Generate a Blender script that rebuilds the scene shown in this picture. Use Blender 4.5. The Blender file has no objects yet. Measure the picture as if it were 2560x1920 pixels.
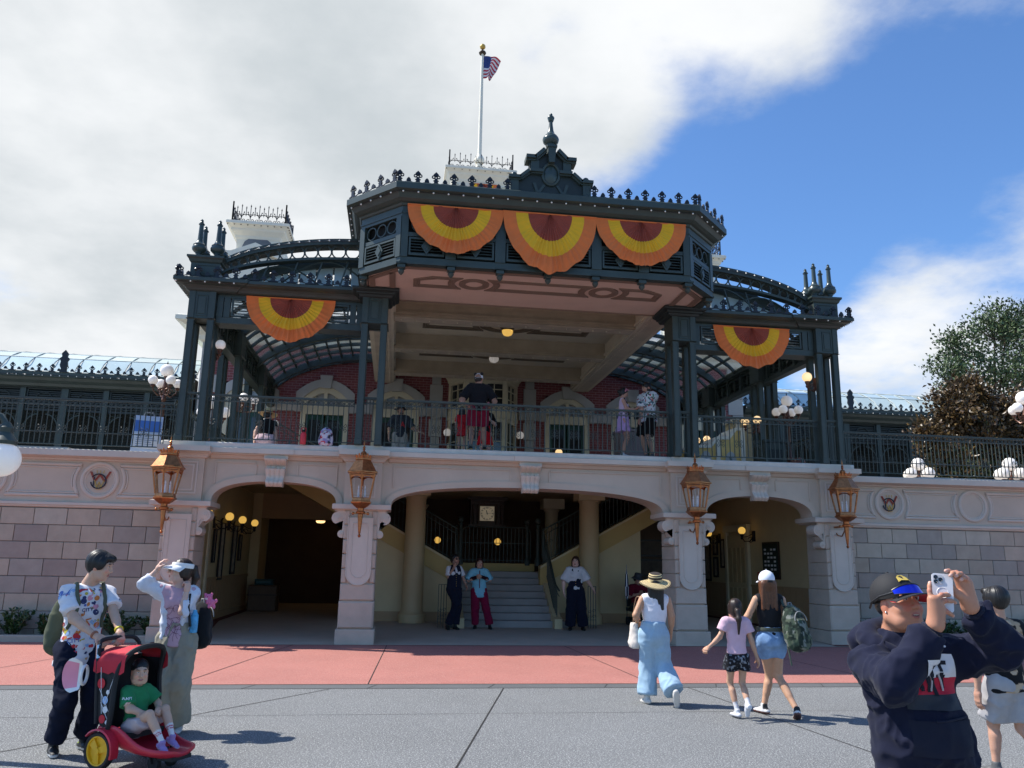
import bpy, bmesh, math, random
import numpy as np
from mathutils import Vector, Matrix, Quaternion
from mathutils.bvhtree import BVHTree
random.seed(7); RNG = np.random.default_rng(7)
PI = math.pi
sc = bpy.context.scene
COL = sc.collection

# ------------------------------------------------------------------ camera
def cam_axes(yaw, pitch, roll):
 cy, sy, cp, sp, cr, sr = math.cos(yaw), math.sin(yaw), math.cos(pitch), math.sin(pitch), math.cos(roll), math.sin(roll)
 r = Vector((cy, -sy, 0)); f = Vector((sy*cp, cy*cp, sp)); u = r.cross(f)
 return r*cr+u*sr, u*cr-r*sr, f
CAM = Vector((-2.6858, -16.2616, 1.62)); FPX = 2008.78
CR, CU, CF = cam_axes(0.1382, 0.2167, 0.0182)
cd = bpy.data.cameras.new('camera'); cam = bpy.data.objects.new('camera', cd); COL.objects.link(cam)
cd.sensor_width = 36; cd.lens = FPX/2560*36; cd.clip_end = 4000; cd.clip_start = .05
cam.matrix_world = Matrix(((CR.x, CU.x, -CF.x, CAM.x), (CR.y, CU.y, -CF.y, CAM.y), (CR.z, CU.z, -CF.z, CAM.z), (0, 0, 0, 1)))
sc.camera = cam

# ------------------------------------------------------------------ sky, sun, exposure
SUN_TO = Vector((-1.10, 0.36, 1.53)).normalized()
SUN_EL = math.asin(SUN_TO.z); SUN_AZ = math.atan2(SUN_TO.x, SUN_TO.y)
sc.view_settings.view_transform = 'Standard'; sc.view_settings.look = 'None'
sc.view_settings.exposure = 0.90; sc.view_settings.gamma = 1; sc.view_settings.use_curve_mapping = False
W = bpy.data.worlds.new('World'); sc.world = W; W.use_nodes = True
def build_world():
 nt = W.node_tree; N, L = nt.nodes, nt.links; N.clear()
 def nd(t, **k):
  n = N.new(t)
  for a, b in k.items(): setattr(n, a, b)
  return n
 def math_(op, a, b=None, clamp=False):
  n = nd('ShaderNodeMath', operation=op, use_clamp=clamp)
  for i, v in enumerate((a, b)):
   if v is None: continue
   if isinstance(v, (int, float)): n.inputs[i].default_value = v
   else: L.new(v, n.inputs[i])
  return n.outputs[0]
 sky = nd('ShaderNodeTexSky', sky_type='NISHITA', sun_disc=False, sun_elevation=SUN_EL, sun_rotation=SUN_AZ, air_density=1.0, dust_density=.6, ozone_density=2.2)
 tint = nd('ShaderNodeMix', data_type='RGBA', blend_type='MULTIPLY'); tint.inputs[0].default_value = 1
 L.new(sky.outputs[0], tint.inputs[6]); tint.inputs[7].default_value = (.62, .86, 1.12, 1)
 tc = nd('ShaderNodeTexCoord'); nrm = nd('ShaderNodeVectorMath', operation='NORMALIZE'); L.new(tc.outputs['Generated'], nrm.inputs[0])
 D = nrm.outputs[0]
 sep = nd('ShaderNodeSeparateXYZ'); L.new(D, sep.inputs[0])
 zz = math_('ADD', math_('MAXIMUM', sep.outputs[2], 0.0), .22)
 cx = nd('ShaderNodeCombineXYZ'); L.new(math_('DIVIDE', sep.outputs[0], zz), cx.inputs[0]); L.new(math_('DIVIDE', sep.outputs[1], zz), cx.inputs[1])
 P = cx.outputs[0]
 def noise(scale, det, rough, dist=0, off=(0, 0, 0), vec=P, st=(1, 1, 1)):
  m = nd('ShaderNodeMapping'); L.new(vec, m.inputs[0]); m.inputs[1].default_value = off; m.inputs[3].default_value = st
  n = nd('ShaderNodeTexNoise'); L.new(m.outputs[0], n.inputs['Vector'])
  n.inputs['Scale'].default_value = scale; n.inputs['Detail'].default_value = det; n.inputs['Roughness'].default_value = rough; n.inputs['Distortion'].default_value = dist
  return n.outputs[0]
 # large cloud banks of this sky: direction, half width (deg), weight
 def pix(u, v):
  return (CF + CR*((u-1280)/FPX) - CU*((v-960)/FPX)).normalized()
 cov = None
 for (u, v, wdt, wt) in [(380, 330, 17, .40), (150, 850, 9, .30), (850, 120, 13, .52), (1500, -60, 13, .50), (2150, -90, 9, .42), (1080, 330, 6, .30),
       (1500, 310, 4.4, .34), (2540, 830, 8, .40), (2250, 930, 7, .30), (2050, 700, 6, .10), (-400, 500, 18, .3), (300, 900, 6, .2), (2700, 380, 5, .28),
       (2150, 420, 10, -.34), (1800, 500, 8, -.25), (60, 770, 3.5, -.30), (1350, 170, 3.6, -.22), (1950, 850, 5, -.06), (1270, 260, 3.5, -.16)]:
  dt = nd('ShaderNodeVectorMath', operation='DOT_PRODUCT'); L.new(D, dt.inputs[0]); dt.inputs[1].default_value = pix(u, v)
  mr = nd('ShaderNodeMapRange', interpolation_type='SMOOTHSTEP'); L.new(dt.outputs['Value'], mr.inputs[0])
  mr.inputs[1].default_value = math.cos(math.radians(wdt*1.5)); mr.inputs[2].default_value = math.cos(math.radians(wdt*.25)); mr.inputs[3].default_value = 0; mr.inputs[4].default_value = wt
  cov = mr.outputs[0] if cov is None else math_('ADD', cov, mr.outputs[0])
 n1 = noise(1.9, 10, .56, 0, (3.1, 1.7, 0)); n2 = noise(5.5, 8, .6, .1, (0, 4, 1)); n3 = noise(3.0, 8, .6, .1, (5, 2, 0))
 dens = math_('ADD', math_('ADD', cov, math_('MULTIPLY', math_('SUBTRACT', n1, .5), 1.25)), math_('MULTIPLY', math_('SUBTRACT', n2, .5), .55))
 dens = math_('ADD', dens, math_('MULTIPLY', math_('SUBTRACT', n3, .5), .35))
 mk = nd('ShaderNodeMapRange', interpolation_type='SMOOTHSTEP'); L.new(dens, mk.inputs[0])
 mk.inputs[1].default_value = .04; mk.inputs[2].default_value = .60
 # thick parts grey, edges white
 th = nd('ShaderNodeMapRange', interpolation_type='SMOOTHSTEP'); L.new(math_('ADD', math_('MULTIPLY', dens, .22), math_('ADD', math_('MULTIPLY', math_('SUBTRACT', noise(2.0, 10, .55, .0, (9, 3, 2)), .5), 1.7), .10)), th.inputs[0]); th.inputs[1].default_value = -.15; th.inputs[2].default_value = .80
 cc = nd('ShaderNodeMix', data_type='RGBA'); L.new(th.outputs[0], cc.inputs[0])
 cc.inputs[6].default_value = (5.3, 5.4, 5.5, 1); cc.inputs[7].default_value = (3.1, 3.4, 3.6, 1)
 mx = nd('ShaderNodeMix', data_type='RGBA'); L.new(mk.outputs[0], mx.inputs[0]); L.new(tint.outputs[2], mx.inputs[6]); L.new(cc.outputs[2], mx.inputs[7])
 bg = nd('ShaderNodeBackground'); L.new(mx.outputs[2], bg.inputs[0]); bg.inputs[1].default_value = .1
 out = nd('ShaderNodeOutputWorld'); L.new(bg.outputs[0], out.inputs[0])
build_world()
sl = bpy.data.lights.new('sun', 'SUN'); sl.energy = 3.6; sl.angle = math.radians(.55); sl.color = (1, .955, .88)
so = bpy.data.objects.new('sun', sl); COL.objects.link(so); so.rotation_euler = SUN_TO.to_track_quat('Z', 'Y').to_euler(); so.location = (-12, 4, 30)

# ------------------------------------------------------------------ materials
MATS = {}
def M(name, col=None, rough=.6, metal=0., var=.12, vs=2.5, bump=0., bs=40, attr=None, spec=.5, coat=0., emit=None, es=1., trans=0., rnd=0., ior=1.45, det=4, alpha=1., specks=None, sheen=0., sss=0.):
 if name in MATS: return MATS[name]
 m = bpy.data.materials.new(name); m.use_nodes = True; MATS[name] = m
 nt = m.node_tree; N, L = nt.nodes, nt.links; b = N['Principled BSDF']
 def mix(f, a, c2, blend='MIX'):
  n = N.new('ShaderNodeMix'); n.data_type = 'RGBA'; n.blend_type = blend
  for i, v in ((0, f), (6, a), (7, c2)):
   if isinstance(v, (int, float, tuple)): n.inputs[i].default_value = v
   else: L.new(v, n.inputs[i])
  return n.outputs[2]
 geo = N.new('ShaderNodeNewGeometry'); pos = geo.outputs['Position']
 def noise(scale, det=4, rough=.6):
  n = N.new('ShaderNodeTexNoise'); L.new(pos, n.inputs['Vector']); n.inputs['Scale'].default_value = scale; n.inputs['Detail'].default_value = det; n.inputs['Roughness'].default_value = rough
  return n.outputs[0]
 if attr:
  a = N.new('ShaderNodeAttribute'); a.attribute_name = attr; base = a.outputs['Color']
 else:
  base = tuple(col)+(1,)
 if var or rnd:
  r = N.new('ShaderNodeMapRange'); L.new(noise(vs, det), r.inputs[0]); r.inputs[1].default_value = .3; r.inputs[2].default_value = .7
  r.inputs[3].default_value = 1-var; r.inputs[4].default_value = 1+var; v = r.outputs[0]
  if rnd:
   oi = N.new('ShaderNodeObjectInfo'); r2 = N.new('ShaderNodeMapRange'); L.new(oi.outputs['Random'], r2.inputs[0]); r2.inputs[3].default_value = 1-rnd; r2.inputs[4].default_value = 1+rnd
   mm = N.new('ShaderNodeMath'); mm.operation = 'MULTIPLY'; L.new(v, mm.inputs[0]); L.new(r2.outputs[0], mm.inputs[1]); v = mm.outputs[0]
  hs = N.new('ShaderNodeHueSaturation'); L.new(v, hs.inputs['Value'])
  if attr: L.new(base, hs.inputs['Color'])
  else: hs.inputs['Color'].default_value = base
  base = hs.outputs[0]
 if specks:
  for (sscale, lo, hi, scol) in specks:
   r = N.new('ShaderNodeMapRange'); L.new(noise(sscale, 2, .5), r.inputs[0]); r.inputs[1].default_value = lo; r.inputs[2].default_value = hi
   base = mix(r.outputs[0], base, tuple(scol)+(1,))
 if isinstance(base, tuple): b.inputs['Base Color'].default_value = base
 else: L.new(base, b.inputs['Base Color'])
 b.inputs['Roughness'].default_value = rough; b.inputs['Metallic'].default_value = metal
 b.inputs['Specular IOR Level'].default_value = spec; b.inputs['Coat Weight'].default_value = coat; b.inputs['IOR'].default_value = ior
 b.inputs['Transmission Weight'].default_value = trans; b.inputs['Alpha'].default_value = alpha; b.inputs['Sheen Weight'].default_value = sheen
 if sss: b.inputs['Subsurface Weight'].default_value = sss; b.inputs['Subsurface Radius'].default_value = (.012, .005, .003); b.inputs['Subsurface Scale'].default_value = 1
 if emit: b.inputs['Emission Color'].default_value = tuple(emit)+(1,); b.inputs['Emission Strength'].default_value = es
 if bump:
  bn = N.new('ShaderNodeBump'); bn.inputs['Strength'].default_value = min(1, bump); bn.inputs['Distance'].default_value = .01; L.new(noise(bs, 5, .65), bn.inputs['Height']); L.new(bn.outputs[0], b.inputs['Normal'])
 return m

stone = M('stone_paint', (.52, .435, .335), .75, var=.07, vs=1.6, bump=.18, bs=60)
stone_trim = M('stone_trim_paint', (.57, .50, .41), .7, var=.06, vs=2, bump=.12, bs=60)
stone_rough = M('stone_pier_rough', (.50, .415, .325), .85, var=.09, vs=3, bump=.7, bs=38)
TILE = [M('block_'+n, c, .85, var=.09, vs=4, bump=.35, bs=35, rnd=.05) for n, c in (('warm', (.41, .345, .26)), ('pale', (.45, .395, .305)), ('mauve', (.33, .275, .225)), ('cool', (.345, .305, .25)), ('buff', (.435, .36, .27)))]
mortar = M('mortar', (.20, .19, .18), .95, var=.1)
green = M('green_paint', (.042, .058, .050), .42, var=.12, vs=3, spec=.5)
green_d = M('green_paint_dark', (.020, .028, .026), .5, var=.12)
green_door = M('green_door_paint', (.010, .055, .036), .4)
iron = M('wrought_iron_green', (.05, .065, .055), .5, var=.1)
black_iron = M('black_cast_iron', (.012, .012, .016), .35, var=.1)
copper = M('copper', (.42, .17, .065), .36, metal=.85, var=.3, vs=14, bump=.08, bs=30)
cream = M('cream_paint', (.62, .55, .38), .5, var=.05)
cream_w = M('white_cream_paint', (.76, .71, .58), .5, var=.05)
ceil_c = M('ceiling_paint', (.66, .56, .42), .6, var=.05)
ceil_d = M('ceiling_moulding_paint', (.17, .125, .08), .6, var=.05)
ceil_pink = M('soffit_pink_paint', (.60, .46, .37), .6, var=.05)
ceil_pd = M('soffit_brown_paint', (.21, .15, .11), .6, var=.05)
yel_wall = M('ochre_wall_paint', (.52, .36, .13), .6, var=.05)
yel_pale = M('pale_ochre_wall_paint', (.60, .48, .27), .6, var=.05)
wainscot = M('wainscot_paint', (.42, .27, .14), .6, var=.05)
dark_wood = M('dark_wood', (.05, .028, .018), .4, var=.25, vs=8)
blackm = M('black_void_wall', (.012, .011, .010), .8)
glass_g = M('roof_glass', (.50, .60, .59), .12, var=.10, vs=.8, spec=.8, rnd=.14)
glass_vault = M('vault_glass', (.95, .97, .96), .18, var=.06, trans=.95, rnd=.06, ior=1.02)
glass_win = M('window_glass', (.03, .032, .034), .06, var=.2, spec=.8)
glass_curtain = M('curtained_window_glass', (.30, .31, .30), .12, var=.12, spec=.8, vs=4)
lamp_glass = M('clear_lamp_glass', (.93, .93, .93), .05, var=0, trans=1, ior=1.02)
globe_w = M('white_globe', (.86, .82, .78), .25, var=.03, emit=(1, .9, .8), es=.10)
globe_lit = M('lit_globe', (.85, .7, .45), .25, var=.03, emit=(1, .66, .30), es=.55)
globe_amber = M('amber_globe', (.7, .5, .15), .25, var=.1, emit=(1, .58, .12), es=.35)
concrete = M('pale_concrete', (.42, .36, .28), .8, var=.08, vs=1.5, bump=.15, bs=60)
step_c = M('grey_step_concrete', (.30, .28, .26), .8, var=.08, bump=.2, bs=60)
lead_w = M('white_bulb', (.85, .83, .75), .3, var=0)
print_white = M('white_print', (.8, .8, .8), .6, var=.03); print_navy = M('navy_print', (.02, .025, .06), .6, var=.03)
gold = M('gold_paint', (.55, .36, .08), .4, metal=.3)

# ------------------------------------------------------------------ mesh builder
class MB:
 def __init__(s): s.v = []; s.f = []; s.m = []; s.cur = 0
 def add(s, vs, fs):
  o = len(s.v); s.v += [tuple(p) for p in vs]; s.f += [tuple(i+o for i in q) for q in fs]; s.m += [s.cur]*len(fs); return s
 def box(s, x0, x1, y0, y1, z0, z1):
  if x0 > x1: x0, x1 = x1, x0
  if y0 > y1: y0, y1 = y1, y0
  if z0 > z1: z0, z1 = z1, z0
  return s.add([(x0, y0, z0), (x1, y0, z0), (x1, y1, z0), (x0, y1, z0), (x0, y0, z1), (x1, y0, z1), (x1, y1, z1), (x0, y1, z1)],
                     [(0, 3, 2, 1), (4, 5, 6, 7), (0, 1, 5, 4), (1, 2, 6, 5), (2, 3, 7, 6), (3, 0, 4, 7)])
 def cbox(s, x0, x1, y0, y1, z0, z1, c=.01):   # box with a chamfered front (-y) face
  if x0 > x1: x0, x1 = x1, x0
  vs = [(x0+c, y0, z0+c), (x1-c, y0, z0+c), (x1-c, y0, z1-c), (x0+c, y0, z1-c), (x0, y0+c, z0), (x1, y0+c, z0), (x1, y0+c, z1), (x0, y0+c, z1), (x0, y1, z0), (x1, y1, z0), (x1, y1, z1), (x0, y1, z1)]
  return s.add(vs, [(0, 1, 2, 3), (0, 4, 5, 1), (1, 5, 6, 2), (2, 6, 7, 3), (3, 7, 4, 0), (4, 8, 9, 5), (5, 9, 10, 6), (6, 10, 11, 7), (7, 11, 8, 4), (8, 11, 10, 9)])
 def prism(s, pts, a, b, axis='y'):
  n = len(pts)
  P = (lambda p, t: (p[0], t, p[1])) if axis == 'y' else ((lambda p, t: (t, p[0], p[1])) if axis == 'x' else (lambda p, t: (p[0], p[1], t)))
  vs = [P(p, a) for p in pts]+[P(p, b) for p in pts]
  return s.add(vs, [tuple(range(n)), tuple(range(2*n-1, n-1, -1))]+[(i, i+n, (i+1) % n+n, (i+1) % n) for i in range(n)])
 def lathe(s, prof, c=(0, 0, 0), seg=16, axis=None, sx=1):
  vs = []; fs = []; n = len(prof); q = None
  if axis is not None: q = Vector((0, 0, 1)).rotation_difference(Vector(axis))
  for i in range(seg):
   a = 2*PI*i/seg
   for r, z in prof:
    p = Vector((r*math.cos(a)*sx, r*math.sin(a), z))
    if q: p = q @ p
    vs.append((p.x+c[0], p.y+c[1], p.z+c[2]))
  for i in range(seg):
   j = (i+1) % seg
   for k in range(n-1): fs.append((i*n+k, j*n+k, j*n+k+1, i*n+k+1))
  if prof[0] == prof[-1]: return s.add(vs, fs)
  if prof[0][0] > 1e-4: fs.append(tuple(i*n for i in range(seg))[::-1])
  if prof[-1][0] > 1e-4: fs.append(tuple(i*n+n-1 for i in range(seg)))
  return s.add(vs, fs)
 def sphere(s, c, r, seg=14, rings=8, sz=1):
  return s.lathe([(max(r*math.sin(PI*i/rings), 1e-5), -r*sz*math.cos(PI*i/rings)) for i in range(rings+1)], c, seg)
 def tube(s, pts, r, seg=6, closed=False, r2=None):
  pts = [Vector(p) for p in pts]; n = len(pts); vs = []; fs = []; prev = None
  for i, p in enumerate(pts):
   if closed: t = pts[(i+1) % n]-pts[i-1]
   else: t = pts[min(i+1, n-1)]-pts[max(i-1, 0)]
   if t.length < 1e-9: t = Vector((0, 0, 1))
   t.normalize()
   if prev is None:
    a = Vector((0, 0, 1)) if abs(t.z) < .9 else Vector((1, 0, 0)); u = t.cross(a).normalized()
   else:
    u = prev-t*prev.dot(t)
    u = u.normalized() if u.length > 1e-6 else t.orthogonal().normalized()
   prev = u; w = t.cross(u); rr = r if r2 is None else r+(r2-r)*i/(n-1)
   for k in range(seg):
    a = 2*PI*k/seg; vs.append(p+(u*math.cos(a)+w*math.sin(a))*rr)
  m = n if closed else n-1
  for i in range(m):
   j = (i+1) % n
   for k in range(seg): fs.append((i*seg+k, i*seg+(k+1) % seg, j*seg+(k+1) % seg, j*seg+k))
  if not closed: fs += [tuple(range(seg))[::-1], tuple((n-1)*seg+k for k in range(seg))]
  return s.add(vs, fs)
 def bar(s, a, b, w, d=None):
  a, b = Vector(a), Vector(b); t = (b-a).normalized(); d = w if d is None else d
  up = Vector((0, 0, 1)) if abs(t.z) < .95 else Vector((0, 1, 0)); u = t.cross(up).normalized(); v = u.cross(t)
  q = [a+u*x*w/2+v*y*d/2 for x, y in ((-1, -1), (1, -1), (1, 1), (-1, 1))]; q2 = [p+(b-a) for p in q]
  return s.add(q+q2, [(3, 2, 1, 0), (4, 5, 6, 7), (0, 1, 5, 4), (1, 2, 6, 5), (2, 3, 7, 6), (3, 0, 4, 7)])
 def sweep(s, path, prof, closed=False):       # plan path, outward = right hand of travel; prof = (out, z)
  n = len(path); P = [Vector((p[0], p[1])) for p in path]; vs = []; fs = []; k = len(prof)
  for i in range(n):
   d1 = (P[i]-P[i-1]).normalized() if (i > 0 or closed) else None
   d2 = (P[(i+1) % n]-P[i]).normalized() if (i < n-1 or closed) else None
   d1 = d1 or d2; d2 = d2 or d1
   n1 = Vector((d1.y, -d1.x)); n2 = Vector((d2.y, -d2.x)); m = (n1+n2); m = m/max(m.dot(n1), .2)
   for o, z in prof: vs.append((P[i].x+m.x*o, P[i].y+m.y*o, z))
  for i in range(n if closed else n-1):
   j = (i+1) % n
   for q in range(k): fs.append((i*k+q, j*k+q, j*k+(q+1) % k, i*k+(q+1) % k))
  if not closed: fs += [tuple(range(k)), tuple((n-1)*k+q for q in range(k))[::-1]]
  return s.add(vs, fs)
 def ring(s, c, R, r, seg=24, rs=6, plane='xz', sx=1, a0=0, a1=None):
  pts = []; full = a1 is None; a1 = a0+2*PI if full else a1; m = seg if full else seg+1
  for i in range(m):
   a = a0+(a1-a0)*i/seg; x, y = R*math.cos(a)*sx, R*math.sin(a)
   pts.append((c[0]+x, c[1], c[2]+y) if plane == 'xz' else ((c[0]+x, c[1]+y, c[2]) if plane == 'xy' else (c[0], c[1]+x, c[2]+y)))
  return s.tube(pts, r, rs, closed=full)
 def merge(s, o, off=(0, 0, 0), rz=0, sc_=1, flip=False):
  c, sn = math.cos(rz), math.sin(rz); vs = []
  for x, y, z in o.v:
   x, y, z = x*sc_*(-1 if flip else 1), y*sc_, z*sc_; vs.append((x*c-y*sn+off[0], x*sn+y*c+off[1], z+off[2]))
  b = len(s.v); s.v += vs; s.f += [tuple(i+b for i in (q[::-1] if flip else q)) for q in o.f]; s.m += o.m; return s
 def mesh(s, name, mats, smooth=False):
  me = bpy.data.meshes.new(name); me.from_pydata(s.v, [], s.f); me.update()
  for m in (mats if isinstance(mats, (list, tuple)) else [mats]): me.materials.append(m)
  if isinstance(mats, (list, tuple)) and len(mats) > 1: me.polygons.foreach_set('material_index', s.m)
  bm = bmesh.new(); bm.from_mesh(me); bmesh.ops.recalc_face_normals(bm, faces=bm.faces); bm.to_mesh(me); bm.free()
  if smooth:
   me.polygons.foreach_set('use_smooth', [True]*len(me.polygons))
   if smooth != 'all': me.set_sharp_from_angle(angle=math.radians(40))
  return me
 def build(s, name, mats, parent=None, smooth=False, loc=None): return link(name, s.mesh(name, mats, smooth), parent, loc)

def link(name, me, parent=None, loc=None, rot=None, scale=None):
 o = bpy.data.objects.new(name, me); COL.objects.link(o)
 if parent: o.parent = parent; KIDS.setdefault(parent.name, []).append(o)
 if loc is not None: o.location = loc
 if rot is not None: o.rotation_euler = rot
 if scale is not None: o.scale = scale
 return o
def tag(o, label=None, cat=None, group=None, kind=None):
 for k, v in (('label', label), ('category', cat), ('group', group), ('kind', kind)):
  if v: o[k] = v
 return o
def thing(name, label, cat, loc=(0, 0, 0), rz=0, group=None):
 o = bpy.data.objects.new(name, None); COL.objects.link(o); o.location = loc; o.rotation_euler = (0, 0, rz); o.empty_display_size = .1
 return tag(o, label, cat, group)
def copy_tree(o, parent=None):
 c = o.copy(); COL.objects.link(c)
 if parent: c.parent = parent
 for ch in KIDS.get(o.name, []): copy_tree(ch, c)
 return c
KIDS = {}
def dup(root, loc, rz=None, label=None, group=None, scale=None):
 c = copy_tree(root); c.location = loc
 if rz is not None: c.rotation_euler = (0, 0, rz)
 if label: c['label'] = label
 if group: c['group'] = group
 if scale: c.scale = scale
 return c
def text_mesh(txt, size, mat, depth=.004, bold=False, spacing=1):
 cu = bpy.data.curves.new('text', 'FONT'); cu.body = txt; cu.size = size; cu.extrude = depth; cu.align_x = 'CENTER'; cu.align_y = 'CENTER'; cu.space_character = spacing
 if bold: cu.offset = size*.02
 cu.resolution_u = 3
 o = bpy.data.objects.new('text_tmp', cu); COL.objects.link(o); dg = bpy.context.evaluated_depsgraph_get()
 me = bpy.data.meshes.new_from_object(o.evaluated_get(dg)); bpy.data.objects.remove(o); me.materials.clear(); me.materials.append(mat); return me
def spiral(c, r0, r1, a0, turns, n=20, plane='xz', d=1):
 out = []
 for i in range(n+1):
  t = i/n; a = a0+d*2*PI*turns*t; r = r0+(r1-r0)*t
  x, y = r*math.cos(a), r*math.sin(a)
  out.append((c[0]+x, c[1], c[2]+y) if plane == 'xz' else (c[0], c[1]+x, c[2]+y))
 return out
# ================================================================== ground
def sheet(name, x0, x1, y0, y1, z, mat, n=1, zf=None):
 m = MB(); xs = np.linspace(x0, x1, n+1); ys = np.linspace(y0, y1, n+1)
 vs = [(x, y, z if zf is None else zf(x, y)) for y in ys for x in xs]
 m.add(vs, [(j*(n+1)+i, j*(n+1)+i+1, (j+1)*(n+1)+i+1, (j+1)*(n+1)+i) for j in range(n) for i in range(n)])
 return tag(m.build(name, mat), kind='structure')
asphalt = M('speckled_asphalt', (.125, .130, .130), .85, var=.13, vs=.7, bump=.5, bs=140, det=7, specks=[(70, .57, .63, (.44, .44, .43)), (85, .60, .66, (.05, .05, .055)), (150, .57, .62, (.36, .36, .35))])
asph_d = M('gutter_asphalt', (.105, .108, .110), .85, var=.10, vs=1.2, bump=.4, bs=140, specks=[(110, .66, .72, (.30, .30, .30))])
redp = M('red_pavement', (.40, .155, .125), .85, var=.09, vs=.8, bump=.35, bs=120, det=7, specks=[(80, .58, .66, (.50, .28, .24)), (95, .60, .66, (.20, .07, .06))])
red_d = M('dark_red_border', (.13, .035, .03), .8, var=.12, vs=2, bump=.3, bs=120)
earth = M('ground_earth', (.22, .20, .17), .9, var=.1)
soil = M('planter_soil', (.035, .026, .02), .95, var=.3, vs=12, bump=.8, bs=25)
sheet('ground', -400, 400, -400, 400, -.012, earth)
sheet('road', -60, 60, -60, -5.30, 0, asphalt)
sheet('gutter', -60, 60, -5.296, -4.975, .002, asph_d)
dj = M('dark_joint', (.025, .022, .02), .9)
g = sheet('pavement_edge', -60, 60, -4.972, -4.935, .001, M('edge_gravel', (.09, .08, .075), .95, var=.5, vs=60, bump=1, bs=90))
pv = sheet('pavement', -60, 60, -4.93, .30, .004, redp)
j = MB()
def strip(m, a, b, w, z):
 a = Vector((a[0], a[1], 0)); b = Vector((b[0], b[1], 0)); t = (b-a).normalized(); nn = Vector((-t.y, t.x, 0))*w/2
 m.add([(p.x, p.y, z) for p in (a-nn, b-nn, b+nn, a+nn)], [(0, 1, 2, 3)])
for a, b in (((-5.35, -4.93), (-4.45, .28)), ((-2.95, -4.93), (-2.75, -.05)), ((-8.6, -4.93), (-7.2, .28)), ((.9, -4.93), (.7, -.05)), ((4.5, -4.93), (4.1, -.05)), ((8.5, -4.93), (8, .28))): strip(j, a, b, .014, .0075)
tag(j.build('pavement_joint', dj, pv))
j = MB()
for x in np.arange(-20, 20, 1.55): strip(j, (x, -5.29), (x+.12, -4.98), .010, .0045)
strip(j, (-60, -5.298), (60, -5.298), .010, .0046)
strip(j, (-6.8, -9.9), (-3.4, -5.3), .014, .0035); strip(j, (-2.4, -10.6), (-1.2, -5.3), .016, .0035); strip(j, (1.8, -11), (1.3, -5.3), .012, .0035); strip(j, (-10, -7.1), (10, -7.0), .008, .0033)
tag(j.build('road_joint', dj), kind='structure')
# arcade floor: gentle rise to the stairs
FZ = lambda x, y: .012+max(0, min(y, 4.4))*.02
floor = MB()
ys = [-.05, 1, 2, 3, 4.4, 6, 9, 13, 18]
floor.add([(x, y, FZ(x, y)) for y in ys for x in (-7.3, 7.3)], [(2*i, 2*i+1, 2*i+3, 2*i+2) for i in range(len(ys)-1)])
tag(floor.build('arcade_floor', concrete), kind='structure')
bd = MB()
for x0, x1, x2, x3 in ((-7.1, -6.75, -6.2, -6.95), (6.45, 6.9, 7.05, 6.9)):
 bd.add([(x0, .02, FZ(0, 0)+.004), (x2, -.02, FZ(0, 0)+.004), (x3+.2, 4.4, FZ(0, 4.4)+.004), (x3-.25, 4.4, FZ(0, 4.4)+.004), (x3+.2, 13, FZ(0, 9)+.004), (x3-.25, 13, FZ(0, 9)+.004)], [(0, 1, 2, 3), (3, 2, 4, 5)])
tag(bd.build('floor_border', red_d), kind='structure')
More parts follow.
